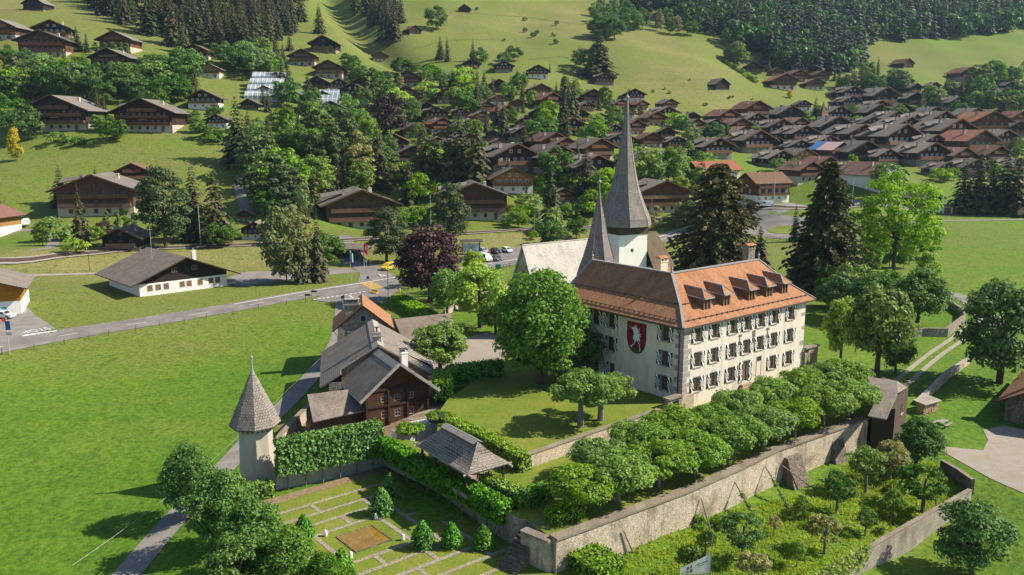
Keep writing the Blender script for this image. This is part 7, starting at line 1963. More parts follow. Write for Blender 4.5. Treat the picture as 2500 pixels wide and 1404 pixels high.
# yellow hydrant and bench by the crossing
p = at(914, 717); m = MB(); m.box(-.9, .9, -.3, .3, .35, .45); m.box(-.8, -.65, -.25, .25, 0, .35); m.box(.65, .8, -.25, .25, 0, .35); m.box(-.9, .9, .22, .3, .45, .9); tag(m.build('bench', M['orange_paint'], None, loc=p, rotz=-.5), 'yellow bench at the road crossing', 'bench')
p = at(976, 714); m = MB(); m.lathe([(.16, 0), (.16, .6), (.22, .65), (.22, .75), (.1, .95)], 8, (0, 0)); tag(m.build('hydrant', M['orange_paint'], None, loc=p), 'orange hydrant by the fence below the copper beech', 'hydrant')
# underpass: concrete portal in the rail bank
p = U(842, 640, 0); UP = thing('railway_underpass', 'concrete road underpass through the railway bank', 'underpass', (p.x - 1.5, p.y + 3, 0), fr(100))
m = MB(); m.box(-4.8, -3.9, 0, 12, -1.5, 2.7); m.box(3.9, 4.8, 0, 12, -1.5, 2.7); m.box(-5.6, 5.6, 0, 12, 2.7, 3.25); m.build('portal', M['stone_dark'], UP)
m = MB(); m.box(-3.9, 3.9, 11.4, 11.9, -1.5, 2.7); m.build('shaded_end', M['stone_dark'], UP)
m = MB(); m.slab([(4.8, 0, 2.7), (9.5, -4.5, .4), (9.7, -4.3, .4), (5.0, .2, 2.7)], .3); m.poly([(4.8, 0, -1), (9.5, -4.5, -1), (9.5, -4.5, .4), (4.8, 0, 3.3)]); m.build('wing_wall', M['stone_dark'], UP)
# information board by the car park
p = at(1150, 622); IB = thing('information_board', 'roofed wooden information board beside the parked cars', 'board', (p.x, p.y, p.z), fr(80))
for x in (-2.6, 2.6): m = MB(); m.beam((x, 0, -.3), (x, 0, 4.0), .25, .25); m.build('post', M['wood_dark'], IB)
m = MB(); m.box(-2.45, 2.45, -.08, .02, 1.0, 3.4); m.build('panel', tiles('board_posters', (.62, .66, .68, 1), (.74, .75, .74, 1), (.10, .11, .12, 1), .8, 1.15, .5, 0, gap=.05), IB)
m = MB(); m.slab([(-3.4, -1.1, 4.0), (3.4, -1.1, 4.0), (3.4, 1.0, 4.5), (-3.4, 1.0, 4.5)], .15); m.build('roof', M['dark_metal'], IB)
p = at(1216, 668); m = MB(); m.box(-.55, .55, -.05, .05, .5, 2.4); GPn = tag(m.build('green_board', plain('green_panel_paint', (.02, .30, .12, 1), .5), None, loc=p, rotz=fr(85)), 'upright green panel on posts by the road fence', 'panel')
m = MB(); m.beam((-.6, 0, -.2), (-.6, 0, 2.5), .08, .08); m.beam((.6, 0, -.2), (.6, 0, 2.5), .08, .08); m.beam((-2.2, 0, -.2), (-2.2, 0, 2.3), .08, .08); m.build('post_frame', M['iron'], GPn)
def rail_fence(name, label, pts, h, mat, rails=2, sp=2.5):
    t = thing(name, label, 'fence'); P = [Vector(x) for x in pts]; r = MB()
    for a, b in zip(P, P[1:]):
        n = max(1, int((b - a).length / sp))
        for i in range(n + (1 if b is P[-1] else 0)):
            q = a.lerp(b, i / n); m = MB(); m.beam((q.x, q.y, q.z - .2), (q.x, q.y, q.z + h), .09, .09); m.build('post', M[mat], t)
        for k in range(rails): z = h * (k + 1) / rails - .08; r.beam(a + Vector((0, 0, z)), b + Vector((0, 0, z)), .05, .09)
    r.build('rails', M[mat], t); return t
rail_fence('road_fence', 'dark metal railing between road and church lawn', [at(1140, 672), at(1200, 662), at(1258, 650)], 1.1, 'iron')
rail_fence('wooden_fence', 'grey wooden rail fence along the castle drive', [at(2306, 730), at(2345, 741), at(2378, 752)], 1.1, 'wood_grey')
rail_fence('roundabout_fence', 'dark railing below the roundabout', [at(1872, 583), at(1920, 590), at(1965, 592)], 1.1, 'iron')
rail_fence('crash_barrier', 'pale metal crash barrier along the road left of the roundabout', [at(1630, 582), at(1680, 574), at(1790, 552), at(1850, 538)], .8, 'galv')
rail_fence('garden_fence', 'weathered wooden fence below the copper beech', [at(985, 712), at(1030, 745), at(1080, 775)], 1.0, 'wood_grey')
# vehicles
def vehicle(name, label, p, rot, col, kind='car', group=None):
    t = thing(name, label, 'van' if kind != 'car' else 'car', p, rot, group)
    if kind == 'car': prof = [(-2.1, .35), (2.1, .35), (2.12, .75), (1.15, .95), (.55, 1.42), (-1.3, 1.48), (-1.95, 1.0), (-2.12, .85)]; W = .86; gl = [(1.02, .97), (.5, 1.37), (-1.25, 1.42), (-1.78, 1.0)]
    elif kind == 'mpv': prof = [(-2.2, .35), (2.2, .35), (2.22, .85), (1.45, 1.05), (.75, 1.75), (-2.1, 1.82), (-2.25, 1.0)]; W = .9; gl = [(1.3, 1.08), (.7, 1.68), (-2.0, 1.72), (-2.1, 1.1)]
    else: prof = [(-2.7, .35), (2.7, .35), (2.72, .95), (2.2, 1.2), (1.5, 2.05), (-2.6, 2.15), (-2.72, 1.0)]; W = .98; gl = [(2.0, 1.25), (1.42, 1.95), (.5, 1.97), (.5, 1.25)]
    m = MB(); n = len(prof); zc = .95
    wid = lambda z: W if z < zc else W - (z - zc) * .22
    L_ = [(x, -wid(z), z) for x, z in prof]; R_ = [(x, wid(z), z) for x, z in prof]
    m.poly(L_); m.poly(R_[::-1])
    for i in range(n): j = (i + 1) % n; m.poly([L_[j], L_[i], R_[i], R_[j]])
    b = m.build('body', col, t)
    mod = b.modifiers.new('bevel', 'BEVEL'); mod.width = .08; mod.segments = 2; mod.limit_method = 'ANGLE'
    g = MB()
    for s in (-1, 1): q = [(x, s * (wid(z) + .012), z) for x, z in gl]; g.poly(q if s < 0 else q[::-1])
    a, c = gl[0], gl[1]; dx, dz = .03, .02; g.poly([(a[0] + dx + .06, -wid(a[1]) + .1, a[1] + dz), (a[0] + dx + .06, wid(a[1]) - .1, a[1] + dz), (c[0] + dx + .06, wid(c[1]) - .12, c[1] + dz), (c[0] + dx + .06, -wid(c[1]) + .12, c[1] + dz)])
    if kind != 'van': a, c = gl[-1], gl[-2]; g.poly([(a[0] - .2, wid(a[1]) - .1, a[1] + .03), (a[0] - .2, -wid(a[1]) + .1, a[1] + .03), (c[0] - .22, -wid(c[1]) + .12, c[1]), (c[0] - .22, wid(c[1]) - .12, c[1])])
    g.build('windows', M['glass'], t)
    xw = prof[1][0] - .8
    for x in (-xw, xw):
        for s in (-1, 1):
            k = MB(); k.lathe([(.2, -.1), (.33, -.11), (.34, -.08), (.34, .08), (.33, .11), (.2, .1)], 12, (0, 0)); o = k.build('wheel', M['rubber'], t, loc=(x, s * (W - .06), .34)); o.rotation_euler = (math.pi / 2, 0, 0)
            h = MB(); h.lathe([(.19, -.012), (.19, .012)], 10, (0, 0)); ho = h.build('hubcap', M['galv'], o, loc=(0, 0, -s * .115))
    for s in (-1, 1):
        k = MB(); k.box(prof[2][0] - .03, prof[2][0] + .03, s * (W - .25) - .16, s * (W - .25) + .16, .62, .76); k.build('headlight', M['white_paint'], t)
        k = MB(); k.box(prof[0][0] - .03, prof[0][0] + .03, s * (W - .2) - .1, s * (W - .2) + .1, .7, .95); k.build('tail_light', M['red'], t)
    return t
CPn = lambda n, c, r=.3: plain(n, c, r, .6, 0, .03)
whc, blk, sil, blu = CPn('white_car_paint', (.75, .75, .75, 1)), CPn('black_car_paint', (.02, .022, .025, 1)), CPn('silver_car_paint', (.42, .43, .44, 1), .3), CPn('blue_car_paint', (.02, .08, .35, 1))
def veh(nm, lb, px, py, face, col, kind='car'):
    p = at(px, py); p.z += .1; vehicle(nm, lb, p, fr(face) , col, kind)
veh('yellow_car', 'yellow delivery car driving out of the railway underpass', 948, 659, 205, M['yellow_paint'], 'mpv')
veh('parked_van', 'white parked van in the car park, front row', 1184, 637, 150, whc, 'van'); veh('parked_car', 'dark grey car right of the white parked van', 1214, 637, 160, CPn('dark_grey_car_paint', (.10, .11, .13, 1)))
veh('parked_car', 'silver car behind the white parked van', 1181, 618, 150, sil); veh('parked_car', 'black car behind the dark grey one in the car park', 1210, 619, 150, blk); veh('parked_car', 'white car at the far right of the car park', 1238, 616, 150, whc); veh('parked_car', 'blue car half hidden beside the information board', 1160, 624, 150, blu)
veh('white_car', 'white car at the filling station on the left edge', 8, 778, 95, whc)
veh('delivery_van', 'white box van on the drive beside the left chalet', 62, 551, 160, whc, 'van'); veh('street_van', 'white van in front of the brown house', 1871, 505, 272, whc, 'van')
veh('parked_car', 'white car in front of the garage row', 2280, 519, 130, whc); veh('parked_car', 'dark car next to the garage row', 2292, 517, 130, blk)
p = at(33, 764); m = MB(); m.box(-.9, .9, -.6, .6, 0, 2.0); m.box(-.95, .95, -.65, .65, 2.0, 2.12); m.box(-.7, .7, -.63, -.601, .3, 1.7); tag(m.build('green_container', plain('dark_green_container', (.02, .16, .07, 1), .5), None, loc=p), 'dark green container at the filling station', 'container')
p = at(50, 760); m = MB(); m.prism([(-.8, -.3), (.8, -.3), (.8, .3), (-.8, .3)], 0, [2.4, 2.0, 2.0, 2.4], bottom=True); pu = tag(m.build('white_cabinet', M['white_paint'], None, loc=p), 'tall white cabinet beside the green container', 'cabinet'); m = MB(); m.lathe([(.28, -.01), (.28, .01)], 12, (0, 0)); o = m.build('round_emblem', plain('turquoise_emblem', (.05, .45, .42, 1), .5), pu, loc=(.1, -.32, 1.5)); o.rotation_euler = (math.pi / 2, 0, 0)
# small walker in the car park
p = at(1195, 623); bpy_me = bpy.data.meshes.new('person'); V_ = [(0, 0, .92), (0, 0, 1.2), (0, 0, 1.45), (0, 0, 1.58), (0, 0, 1.72), (.1, 0, .5), (.12, .12, .06), (-.1, 0, .5), (-.12, -.1, .06), (.22, 0, 1.4), (.27, .05, 1.1), (.25, .15, .88), (-.22, 0, 1.4), (-.27, -.05, 1.1), (-.25, .05, .86), (.12, .28, .04), (-.12, .06, .04)]
E_ = [(0, 1), (1, 2), (2, 3), (3, 4), (0, 5), (5, 6), (0, 7), (7, 8), (2, 9), (9, 10), (10, 11), (2, 12), (12, 13), (13, 14), (6, 15), (8, 16)]
bpy_me.from_pydata(V_, E_, []); po = link('person', bpy_me, None, p); md = po.modifiers.new('skin', 'SKIN')
for i, r in enumerate([.14, .14, .15, .06, .10, .075, .05, .075, .05, .06, .045, .035, .06, .045, .035, .035, .035]): bpy_me.skin_vertices[0].data[i].radius = (r, r)
bpy_me.skin_vertices[0].data[0].use_root = True; po.modifiers.new('subd', 'SUBSURF').levels = 1; bpy_me.materials.append(plain('reddish_clothes', (.35, .09, .06, 1), .8)); tag(po, 'small figure in reddish clothes walking among the parked cars', 'person')
# banner and leaning poles in the orchard
def up_at(px, py, q): d = ray(px, py); return CAM_H + d[2] / d[1] * q.y
pa, pb = U(1660, 1400, -3.2), U(1733, 1395, -3.2)
pa = Vector((pa.x, pa.y, 0)); pb = Vector((pb.x, pb.y, 0))
za0, za1 = up_at(1662, 1404, pa) - .25, up_at(1664, 1388, pa); zb0, zb1 = up_at(1731, 1396, pb) - .1, up_at(1734, 1352, pb)
BN = thing('banner', 'white advertising banner with dark logo stretched between poles in the orchard', 'banner')
m = MB(); dn = (pb - pa).normalized()
m.poly([(pa.x, pa.y, za0), (pb.x, pb.y, zb0), (pb.x, pb.y, zb1), (pa.x, pa.y, za1)]); m.poly([(pa.x, pa.y + .02, za0), (pa.x, pa.y + .02, za1), (pb.x, pb.y + .02, zb1), (pb.x, pb.y + .02, zb0)]); m.build('sheet', plain('white_banner_sheet', (.72, .71, .68, 1), .7), BN)
al = math.atan2(pb.y - pa.y, pb.x - pa.x)
def bp(a, b): q = pa.lerp(pb, a); z = (za0 + (zb0 - za0) * a) * (1 - b) + (za1 + (zb1 - za1) * a) * b; return Vector((q.x + .02 * math.sin(al), q.y - .02 * math.cos(al) - .015, z))
m = MB()
for a0, b0, a1, b1 in ((.20, .58, .30, .84), (.32, .62, .40, .86), (.22, .30, .29, .54), (.31, .28, .41, .56)): m.poly([bp(a0, b0), bp(a1, b0 + .04), bp(a1 - .02, b1), bp(a0 + .03, b1 - .05)])
m.build('logo', M['iron'], BN)
m = MB()
for k in range(9): m.poly([bp(.50 + k * .045, .66 + (k % 3) * .004), bp(.535 + k * .045, .66), bp(.535 + k * .045, .73), bp(.505 + k * .045, .725)])
for k in range(6): m.poly([bp(.58 + k * .045, .56), bp(.61 + k * .045, .56), bp(.61 + k * .045, .60), bp(.58 + k * .045, .60)])
m.build('faded_lettering', M['green_paint'], BN)
m = MB(); m.tube([(pb.x + .05, pb.y, zb0 - .6), (pb.x + .05, pb.y, zb1), (pb.x + .15, pb.y + .1, up_at(1740, 1300, pb))], .035, 5); m.build('pole', M['galv'], BN)
for i, (bx, by, tx, ty, lb) in enumerate([(1740, 1303, 1700, 1211, 'leaning support pole nearest the banner'), (1855, 1277, 1783, 1171, 'ivy-clad leaning pole, second from the banner'), (1930, 1240, 1858, 1133, 'ivy-clad leaning pole, third from the banner'), (2000, 1195, 1952, 1127, 'pole leaning on the first dark buttress'), (1553, 1357, 1513, 1290, 'leaning pole against the wall at the near end of the orchard')]):
    b = U(bx, by, -3.2); wt = U(tx, ty, .35)
    a = Vector((b.x, b.y, -3.5)); n = Vector((-.58, .81, 0)); tt = None
    # top rests on the wall face
    best = min((abs(project((wx, wy, zz0))[0] - tx) + abs(project((wx, wy, zz0))[1] - ty), wx, wy, zz0) for k in range(81) for wx, wy in [Vector(WL[0]).lerp(Vector(WL[2]), k / 40) if k <= 40 else Vector(WL[2]).lerp(Vector(WL[4]), (k - 40) / 40)] for zz0 in [-1.2 + .1 * j for j in range(24)])
    tp_ = Vector((best[1] + .32, best[2] - .46, best[3]))
    m = MB(); m.tube([a, a.lerp(tp_, .5), tp_], [.09, .08, .06], 6); po_ = tag(m.build('leaning_pole', M['bark_grey']), lb, 'pole', 'leaning poles along the retaining wall')
    if i in (1, 2):
        rs = np.random.RandomState(i); f = rs.random(260) * .75; q = np.array([list(a.lerp(tp_, x)) for x in f]) + rs.normal(size=(260, 3)) * .13; nn = rs.normal(size=(260, 3)); nn /= np.linalg.norm(nn, axis=1, keepdims=True)
        link('ivy', quads_mesh('ivy', leaf_quads(q, nn, .11, rs, .8), M['leaf_olive']), po_)
rs = np.random.RandomState(4)                # ivy over the low end of the concrete wall
A_, B_ = U(2120, 1340, -2.3), U(1985, 1420, -2.5); f = rs.random(1500); q = np.array([[A_.x + (B_.x - A_.x) * k, A_.y + (B_.y - A_.y) * k, -2.15 - 1.5 * j * j] for k, j in zip(f, rs.random(1500))]) + rs.normal(size=(1500, 3)) * .2
nn = rs.normal(size=(1500, 3)) + np.array([.4, -.5, .5]); nn /= np.linalg.norm(nn, axis=1, keepdims=True); tag(link('ivy', quads_mesh('ivy', leaf_quads(q, nn, .14, rs, .8), M['leaf_bright'])), 'yellow-green ivy creeping over the low end of the concrete wall', 'ivy')

# ---------------------------------------------------------------- trees of the valley and the slopes
FAR = {}
def far(k, n, fn): FAR[k] = [merge_tree(fn(i), k) for i in range(n)]
far('spruce_tree', 4, lambda i: conifer(201 + i, 20, 3.8 + .45 * i, 30, 11, 4, ('spruce', 'spruce_brown')[i % 2], .01, .42, .82, .24))
far('pine_tree', 2, lambda i: broadleaf(211 + i, 18, 6.0, 60, 70, .38, 'pine', 1.0, 'egg', 1.5, squash=.55))
far('broadleaf_tree', 5, lambda i: broadleaf(221 + i, 12, 5.2 + .3 * i, 48, 72, .34, ('leaf_fresh', 'leaf_deep', 'leaf_far', 'leaf_far', 'leaf_bright')[i], .5, ('egg', 'round', 'egg', 'dome', 'egg')[i], 1.45))
far('birch_tree', 2, lambda i: broadleaf(231 + i, 14, 4.2, 44, 70, .28, 'leaf_pale', 1.0, 'egg', 1.1))
far('purple_tree', 1, lambda i: broadleaf(241, 14, 6.0, 46, 80, .36, 'leaf_copper', .8, 'egg', 1.6))
far('thuja_bush', 2, lambda i: broadleaf(251 + i, 8, 1.6, 24, 50, .25, ('thuja', 'leaf_deep')[i], .1, 'cone', .6))
far('golden_conifer', 1, lambda i: broadleaf(255, 9, 2.4, 34, 60, .26, 'leaf_yellow', .1, 'cone', .95))
far('shrub', 4, lambda i: broadleaf(261 + i, 4, 2.6, 20, 55, .22, ('leaf_fresh', 'leaf_deep', 'leaf_olive', 'leaf_bright')[i], .05, 'dome', .85))
far('brown_spruce', 2, lambda i: conifer(271 + i, 20, 4.2 + .5 * i, 30, 11, 4, 'spruce_brown', .01, .45, .8, .24, irregular=.35))
HT = {k: max(v.co.z for v in FAR[k][0].vertices) for k in FAR}
LOOK = {'spruce_tree': ['dark narrow spruce', 'brownish narrow spruce', 'dark broad spruce', 'brownish broad spruce'], 'pine_tree': ['bluish pine', 'blue-green spreading pine'], 'broadleaf_tree': ['fresh green round tree', 'deep green round tree', 'soft green tree', 'soft green domed tree', 'bright green tree'],
        'birch_tree': ['pale feathery birch', 'pale grey-green tree'], 'purple_tree': ['dark purple tree'], 'thuja_bush': ['slim green thuja', 'slim dark thuja'], 'golden_conifer': ['golden yellow conifer'], 'shrub': ['green shrub', 'dark green shrub', 'olive shrub', 'bright green shrub'], 'brown_spruce': ['tall brownish spruce', 'ragged brownish spruce']}
GRP = {'shrub': 'shrubs and garden bushes', 'thuja_bush': 'clipped thujas in gardens'}
TREES = []
def far_tree(k, i, px, py, H, sx=1.0, off=None):
    p = at(px, py); me = FAR[k][i % len(FAR[k])]
    o = link(k, me, None, (p.x, p.y, p.z - .2), (px * 1.7 + py) % 6.28); s = H / HT[k]; o.scale = (s * sx, s * sx, s)
    o["category"] = 'bush' if k in ('shrub', 'thuja_bush') else 'tree'; o["group"] = GRP.get(k, 'trees of the village and slopes')
    AUTO.append((o, LOOK[k][i % len(FAR[k])], px, py - H * F_PX / project(p)[2] * .5, 'x')); TREES.append((px, py, H * F_PX / project(p)[2]))
K_ = {'s': 'spruce_tree', 'n': 'brown_spruce', 'b': 'broadleaf_tree', 'p': 'pine_tree', 'l': 'birch_tree', 'c': 'purple_tree', 't': 'thuja_bush', 'y': 'golden_conifer', 'h': 'shrub'}
TT_ = """n0 478 588 393 1.0|n1 532 592 403 1.05|s1 200 602 448 .8|s2 150 502 403 1.2|s0 235 458 404 1.0|h2 140 588 520 1.3|h3 185 620 575 1.2|b1 542 602 543 1.6|c0 255 575 538 1.4|t0 262 560 512 1|t0 288 562 512 1|t1 312 566 508 1.1|t0 330 572 516 1|y0 40 394 308 .8|b1 60 345 258 1.2|b1 25 320 230 1.2|b1 278 346 285 1.4|b0 240 318 278 1.3|h0 145 352 318 1.5|h1 190 356 330 1.4
s2 582 402 238 1.15|n1 925 460 293 1.0|n0 1035 470 288 1.1|s3 1062 465 320 1|n1 1125 455 268 1.1|n0 1165 458 272 1.0|s3 1098 460 300 1|p0 790 438 258 .9|p1 845 430 270 .85|l0 880 458 318 1.0|n1 812 440 300 1|p1 640 505 330 1.25|p0 700 520 400 1.4|p1 610 440 330 1.0|c0 955 338 226 1.0|s2 1345 548 402 .95|b4 1475 472 408 1.2|l0 745 612 520 1.0|b2 700 690 500 .75|s0 735 692 500 .7|s1 778 688 508 .75|b1 800 660 560 1|l1 715 600 495 1|h0 1300 585 560 1
b0 1265 556 512 1.8|h2 1330 570 500 1.1|b1 1352 600 538 1.2|b1 1408 582 525 1.2|s1 1330 600 548 1.6|b2 1240 550 520 1.5|t1 1008 560 505 1.4|b0 985 560 515 1.1|s2 1440 445 380 .8|s0 1410 425 330 .7|s1 1385 360 285 .8|s3 1378 300 170 .8|s1 1400 305 175 .8|n0 1388 260 190 .9|s2 1378 330 225 1|b1 1320 345 285 1.6|s2 1350 345 300 .9|s1 1230 340 235 .8|s3 1165 265 190 .9|s0 1250 260 200 1|s2 1075 145 88 1|s0 1092 150 90 .9|s1 1155 150 94 .9|b1 1170 160 115 1.2|b1 1255 150 112 1.4|b1 1230 158 125 1.2|b1 1065 75 14 1.1|s0 1342 178 152 .8
s3 1462 188 75 1.6|b1 1445 180 110 1.3|b1 1485 92 32 1.2|s1 1470 85 25 1|b1 1500 98 45 1.2|b0 1410 165 120 1|b1 1545 75 25 1.2|b1 1560 60 20 1|b1 1465 95 40 1.4|s0 780 82 8 1.3|s2 735 50 -20 1.2|s1 965 95 5 1.1|s3 945 100 -5 1|t1 270 100 68 1.6|s2 190 125 65 1.2|s0 212 128 78 1.1|s2 175 115 80 1|t0 235 135 102 1.4|t0 258 138 104 1.4|t0 278 140 102 1.4|t1 297 140 104 1.4|t0 312 142 106 1.3|t1 533 145 118 1.4|t1 547 146 120 1.4|t1 560 147 120 1.4|t1 574 150 122 1.4|b2 615 158 118 1.2
s2 445 130 62 1.3|s1 1565 280 245 1.5|b0 1505 300 260 1|b1 1500 330 275 1.2|s2 1755 350 290 1.0|s2 1775 355 295 .8|b1 1740 350 298 1.2|b0 1845 335 305 1.4|s2 1990 290 235 1.1|b1 2075 285 255 1.5|y0 1929 240 220 1.6|b4 1320 470 430 .9|b3 1290 520 470 1.4|s3 1240 440 378 .8|n1 1300 372 320 .9|s3 2385 520 370 1.2|s2 2350 520 395 1.5|s0 2420 515 380 1.3|s2 2450 522 365 1.4|s3 2480 525 385 1.4|s1 2330 400 352 1|b1 1690 560 485 1.4|l0 1602 560 500 1.2|b3 1640 555 520 1.6|l1 1655 540 490 1|c0 1838 520 490 1.5|s2 1940 590 495 .75|b2 2165 480 395 1.2|b4 1718 470 415 1|b0 1660 470 430 1.6|h3 1700 470 445 1.8|b1 2180 300 255 1.6|b1 2060 480 450 1.1
s2 0 520 470 1|b1 -5 250 150 1.3|b1 60 180 120 1.3|n0 160 185 120 1|b0 105 185 130 1.6|b1 440 215 125 1.4|b0 385 230 150 1.4|b3 460 190 118 1.2|b1 330 230 165 1.3|b1 415 250 180 1.4|b1 375 280 215 1.3|s1 240 290 215 1|s0 222 290 225 .9|s1 255 288 222 .9|b1 470 300 268 1.5|b1 525 300 255 1.2|h1 505 340 300 1.4|b0 480 325 285 1.3|h1 560 345 310 1.6|h0 520 350 325 1.6|s2 655 350 285 .9|t1 660 345 310 1.6|h1 640 365 340 1.6|b1 700 260 190 1.2|s0 660 215 140 .9|s1 690 225 130 1|s2 705 220 145 1|s3 675 220 155 1|s0 715 300 255 1|s1 762 260 205 1.1|b1 905 215 165 1.4|b0 920 205 170 1.3|b1 880 200 160 1.3|b0 870 190 150 1.3|b1 980 185 140 1.4|b1 1005 185 148 1.4|b1 855 170 130 1.4"""
for row in TT_.replace('\n', '|').split('|'):
    c, px, py, top, sx = row.split(); px, py, top = float(px), float(py), float(top); p = at(px, py)
    far_tree(K_[c[0]], int(c[1]), px, py, max(2.0, (py - top) / F_PX * project(p)[2]), float(sx))
BOX = []
for row in CH_TAB.replace('\n', '|').split('|'):
    v, px, py, wpx, yaw = row.split(); BOX.append((float(px), float(py), float(wpx)))
BOX += [(640, 246, 90), (1815, 440, 150), (1888, 492, 120), (2177, 462, 170), (2053, 392, 110), (2012, 322, 60), (712, 236, 60)]
ROADS = [(590, 470, 14), (1900, 510, 40), (1220, 630, 110), (900, 660, 60)]
def inside(x, y, P):
    r = False; j = len(P) - 1
    for i in range(len(P)):
        a, b = P[i], P[j]
        if (a[1] > y) != (b[1] > y) and x < (b[0] - a[0]) * (y - a[1]) / (b[1] - a[1]) + a[0]: r = not r
        j = i
    return r
def scatter(seed, P, n, kinds, hmin, hmax, gap=.28, front=.45):
    """single trees strewn over a piece of country outlined in the photograph, none in front of a house"""
    r = random.Random(seed); xs = [p[0] for p in P]; ys = [p[1] for p in P]; c = 0
    for _ in range(n * 14):
        if c >= n: break
        x, y = r.uniform(min(xs), max(xs)), r.uniform(min(ys), max(ys))
        if not inside(x, y, P): continue
        k, i = r.choice(kinds); H = r.uniform(hmin, hmax); p = at(x, y); hp = H * F_PX / project(p)[2]; w = hp * (.22 if k in 'snt' else .42)
        bad = any(abs(x - bx) < bw * .5 + w * .4 and (-bw * .05 < y - by < hp * front + 3 or -bw * .42 < y - by <= 0) for bx, by, bw in BOX) or any(abs(x - tx) < gap * (hp + th) * .5 and abs(y - ty) < gap * (hp + th) * .35 for tx, ty, th in TREES)
        if bad: continue
        far_tree(K_[k], i, x, y, H, r.uniform(.85, 1.2)); c += 1
bl = [('b', 0), ('b', 1), ('b', 2), ('b', 3), ('b', 1)]
scatter(1, [(0, 150), (60, 180), (220, 195), (330, 185), (480, 200), (500, 240), (440, 268), (260, 262), (120, 255), (0, 262)], 46, bl + [('n', 0), ('l', 1)], 11, 17, .34)
scatter(2, [(195, -6), (240, 30), (290, 58), (400, 108), (480, 120), (620, 135), (700, 112), (728, 60), (735, 0), (600, -16), (300, -16)], 150, [('s', 0), ('s', 1), ('s', 2), ('s', 3), ('n', 0), ('n', 1)], 20, 30, .13)
scatter(3, [(430, 125), (520, 140), (640, 140), (720, 120), (700, 180), (660, 200), (560, 178), (440, 160)], 22, bl + [('s', 0), ('n', 1)], 11, 18, .3)
scatter(4, [(845, -5), (880, 40), (930, 82), (970, 92), (985, 60), (955, 0), (900, -16)], 26, [('s', 0), ('s', 2), ('n', 0), ('s', 1)], 22, 30, .2)
scatter(5, [(640, 255), (760, 235), (900, 205), (1120, 205), (1330, 215), (1450, 225), (1520, 262), (1500, 350), (1250, 340), (1000, 335), (800, 330), (650, 320)], 110, bl + [('s', 0), ('s', 3), ('n', 0), ('l', 0), ('h', 0), ('h', 3), ('b', 4)], 7, 14, .22, .12)
scatter(6, [(585, 345), (700, 330), (860, 345), (1050, 345), (1200, 350), (1420, 380), (1650, 420), (1650, 480), (1420, 470), (1180, 455), (1000, 520), (740, 545), (640, 545), (600, 470)], 95, bl + [('s', 2), ('s', 0), ('n', 0), ('n', 1), ('n', 1), ('l', 0), ('p', 0), ('h', 3), ('h', 0)], 8, 18, .22, .12)
scatter(7, [(1640, 310), (1850, 290), (2100, 290), (2500, 300), (2500, 440), (2250, 450), (1950, 440), (1700, 460)], 105, bl + [('h', 0), ('h', 2), ('s', 0), ('s', 3), ('h', 3)], 4, 10, .22, .12)
scatter(8, [(1790, 150), (1880, 172), (2060, 195), (2140, 190), (2250, 225), (2360, 225), (2420, 195), (2500, 200), (2500, 300), (2300, 292), (2180, 262), (2060, 230), (1980, 190), (1880, 190), (1790, 165)], 170, bl + [('b', 1), ('b', 2), ('s', 0), ('s', 2), ('l', 1)], 10, 18, .18, .12)
scatter(9, [(20, 600), (230, 592), (640, 575), (660, 545), (560, 540), (300, 575), (120, 600)], 26, [('h', 0), ('h', 1), ('h', 2), ('b', 1), ('b', 0)], 3, 7, .3)
scatter(10, [(800, 575), (1000, 560), (1250, 545), (1500, 530), (1660, 545), (1700, 520), (1400, 500), (1240, 530), (1000, 540), (800, 555)], 34, [('h', 0), ('h', 2), ('h', 3), ('b', 1), ('b', 0)], 3, 8, .3)
scatter(11, [(560, 545), (690, 540), (690, 590), (600, 592)], 10, bl + [('h', 3)], 5, 10, .3)
scatter(12, [(2020, 560), (2260, 560), (2290, 700), (2200, 700), (2060, 700)], 14, bl, 5, 9, .3)
scatter(13, [(1440, 20), (1560, 42), (1720, 95), (1730, 110), (1600, 75), (1450, 60)], 20, [('b', 1), ('b', 2), ('l', 1), ('s', 0)], 10, 18, .3)
scatter(14, [(1990, 690), (2200, 690), (2230, 760), (2100, 800), (2000, 740)], 10, bl, 6, 10, .3)
for i in range(16): far_tree('shrub', i, 1767 + i * 5.2, 151 + i * 3.4, 3.0 + (i % 3) * .5, 1.5)
scatter(16, [(1420, 1404), (1700, 1290), (1980, 1205), (2250, 1190), (2340, 1195), (2080, 1340), (1950, 1404)], 8, [('h', 0), ('h', 2), ('h', 3), ('h', 1)], .8, 1.9, .2)
scatter(17, [(1180, 20), (1400, 40), (1440, 110), (1250, 120), (1000, 110), (1020, 40)], 9, [('h', 1), ('h', 2), ('b', 1)], 2, 5, .5)
scatter(18, [(1560, 120), (1720, 160), (1900, 240), (1700, 270), (1560, 250)], 8, [('h', 1), ('h', 2)], 1.5, 3.5, .5)
scatter(19, [(1920, 130), (2120, 170), (2480, 140), (2480, 110), (2200, 120)], 0, [('h', 1)], 2, 4, .5)
scatter(15, [(1000, 700), (1150, 690), (1250, 700), (1230, 740), (1120, 760), (1040, 740)], 9, [('h', 0), ('h', 3), ('b', 0)], 3, 6, .3)
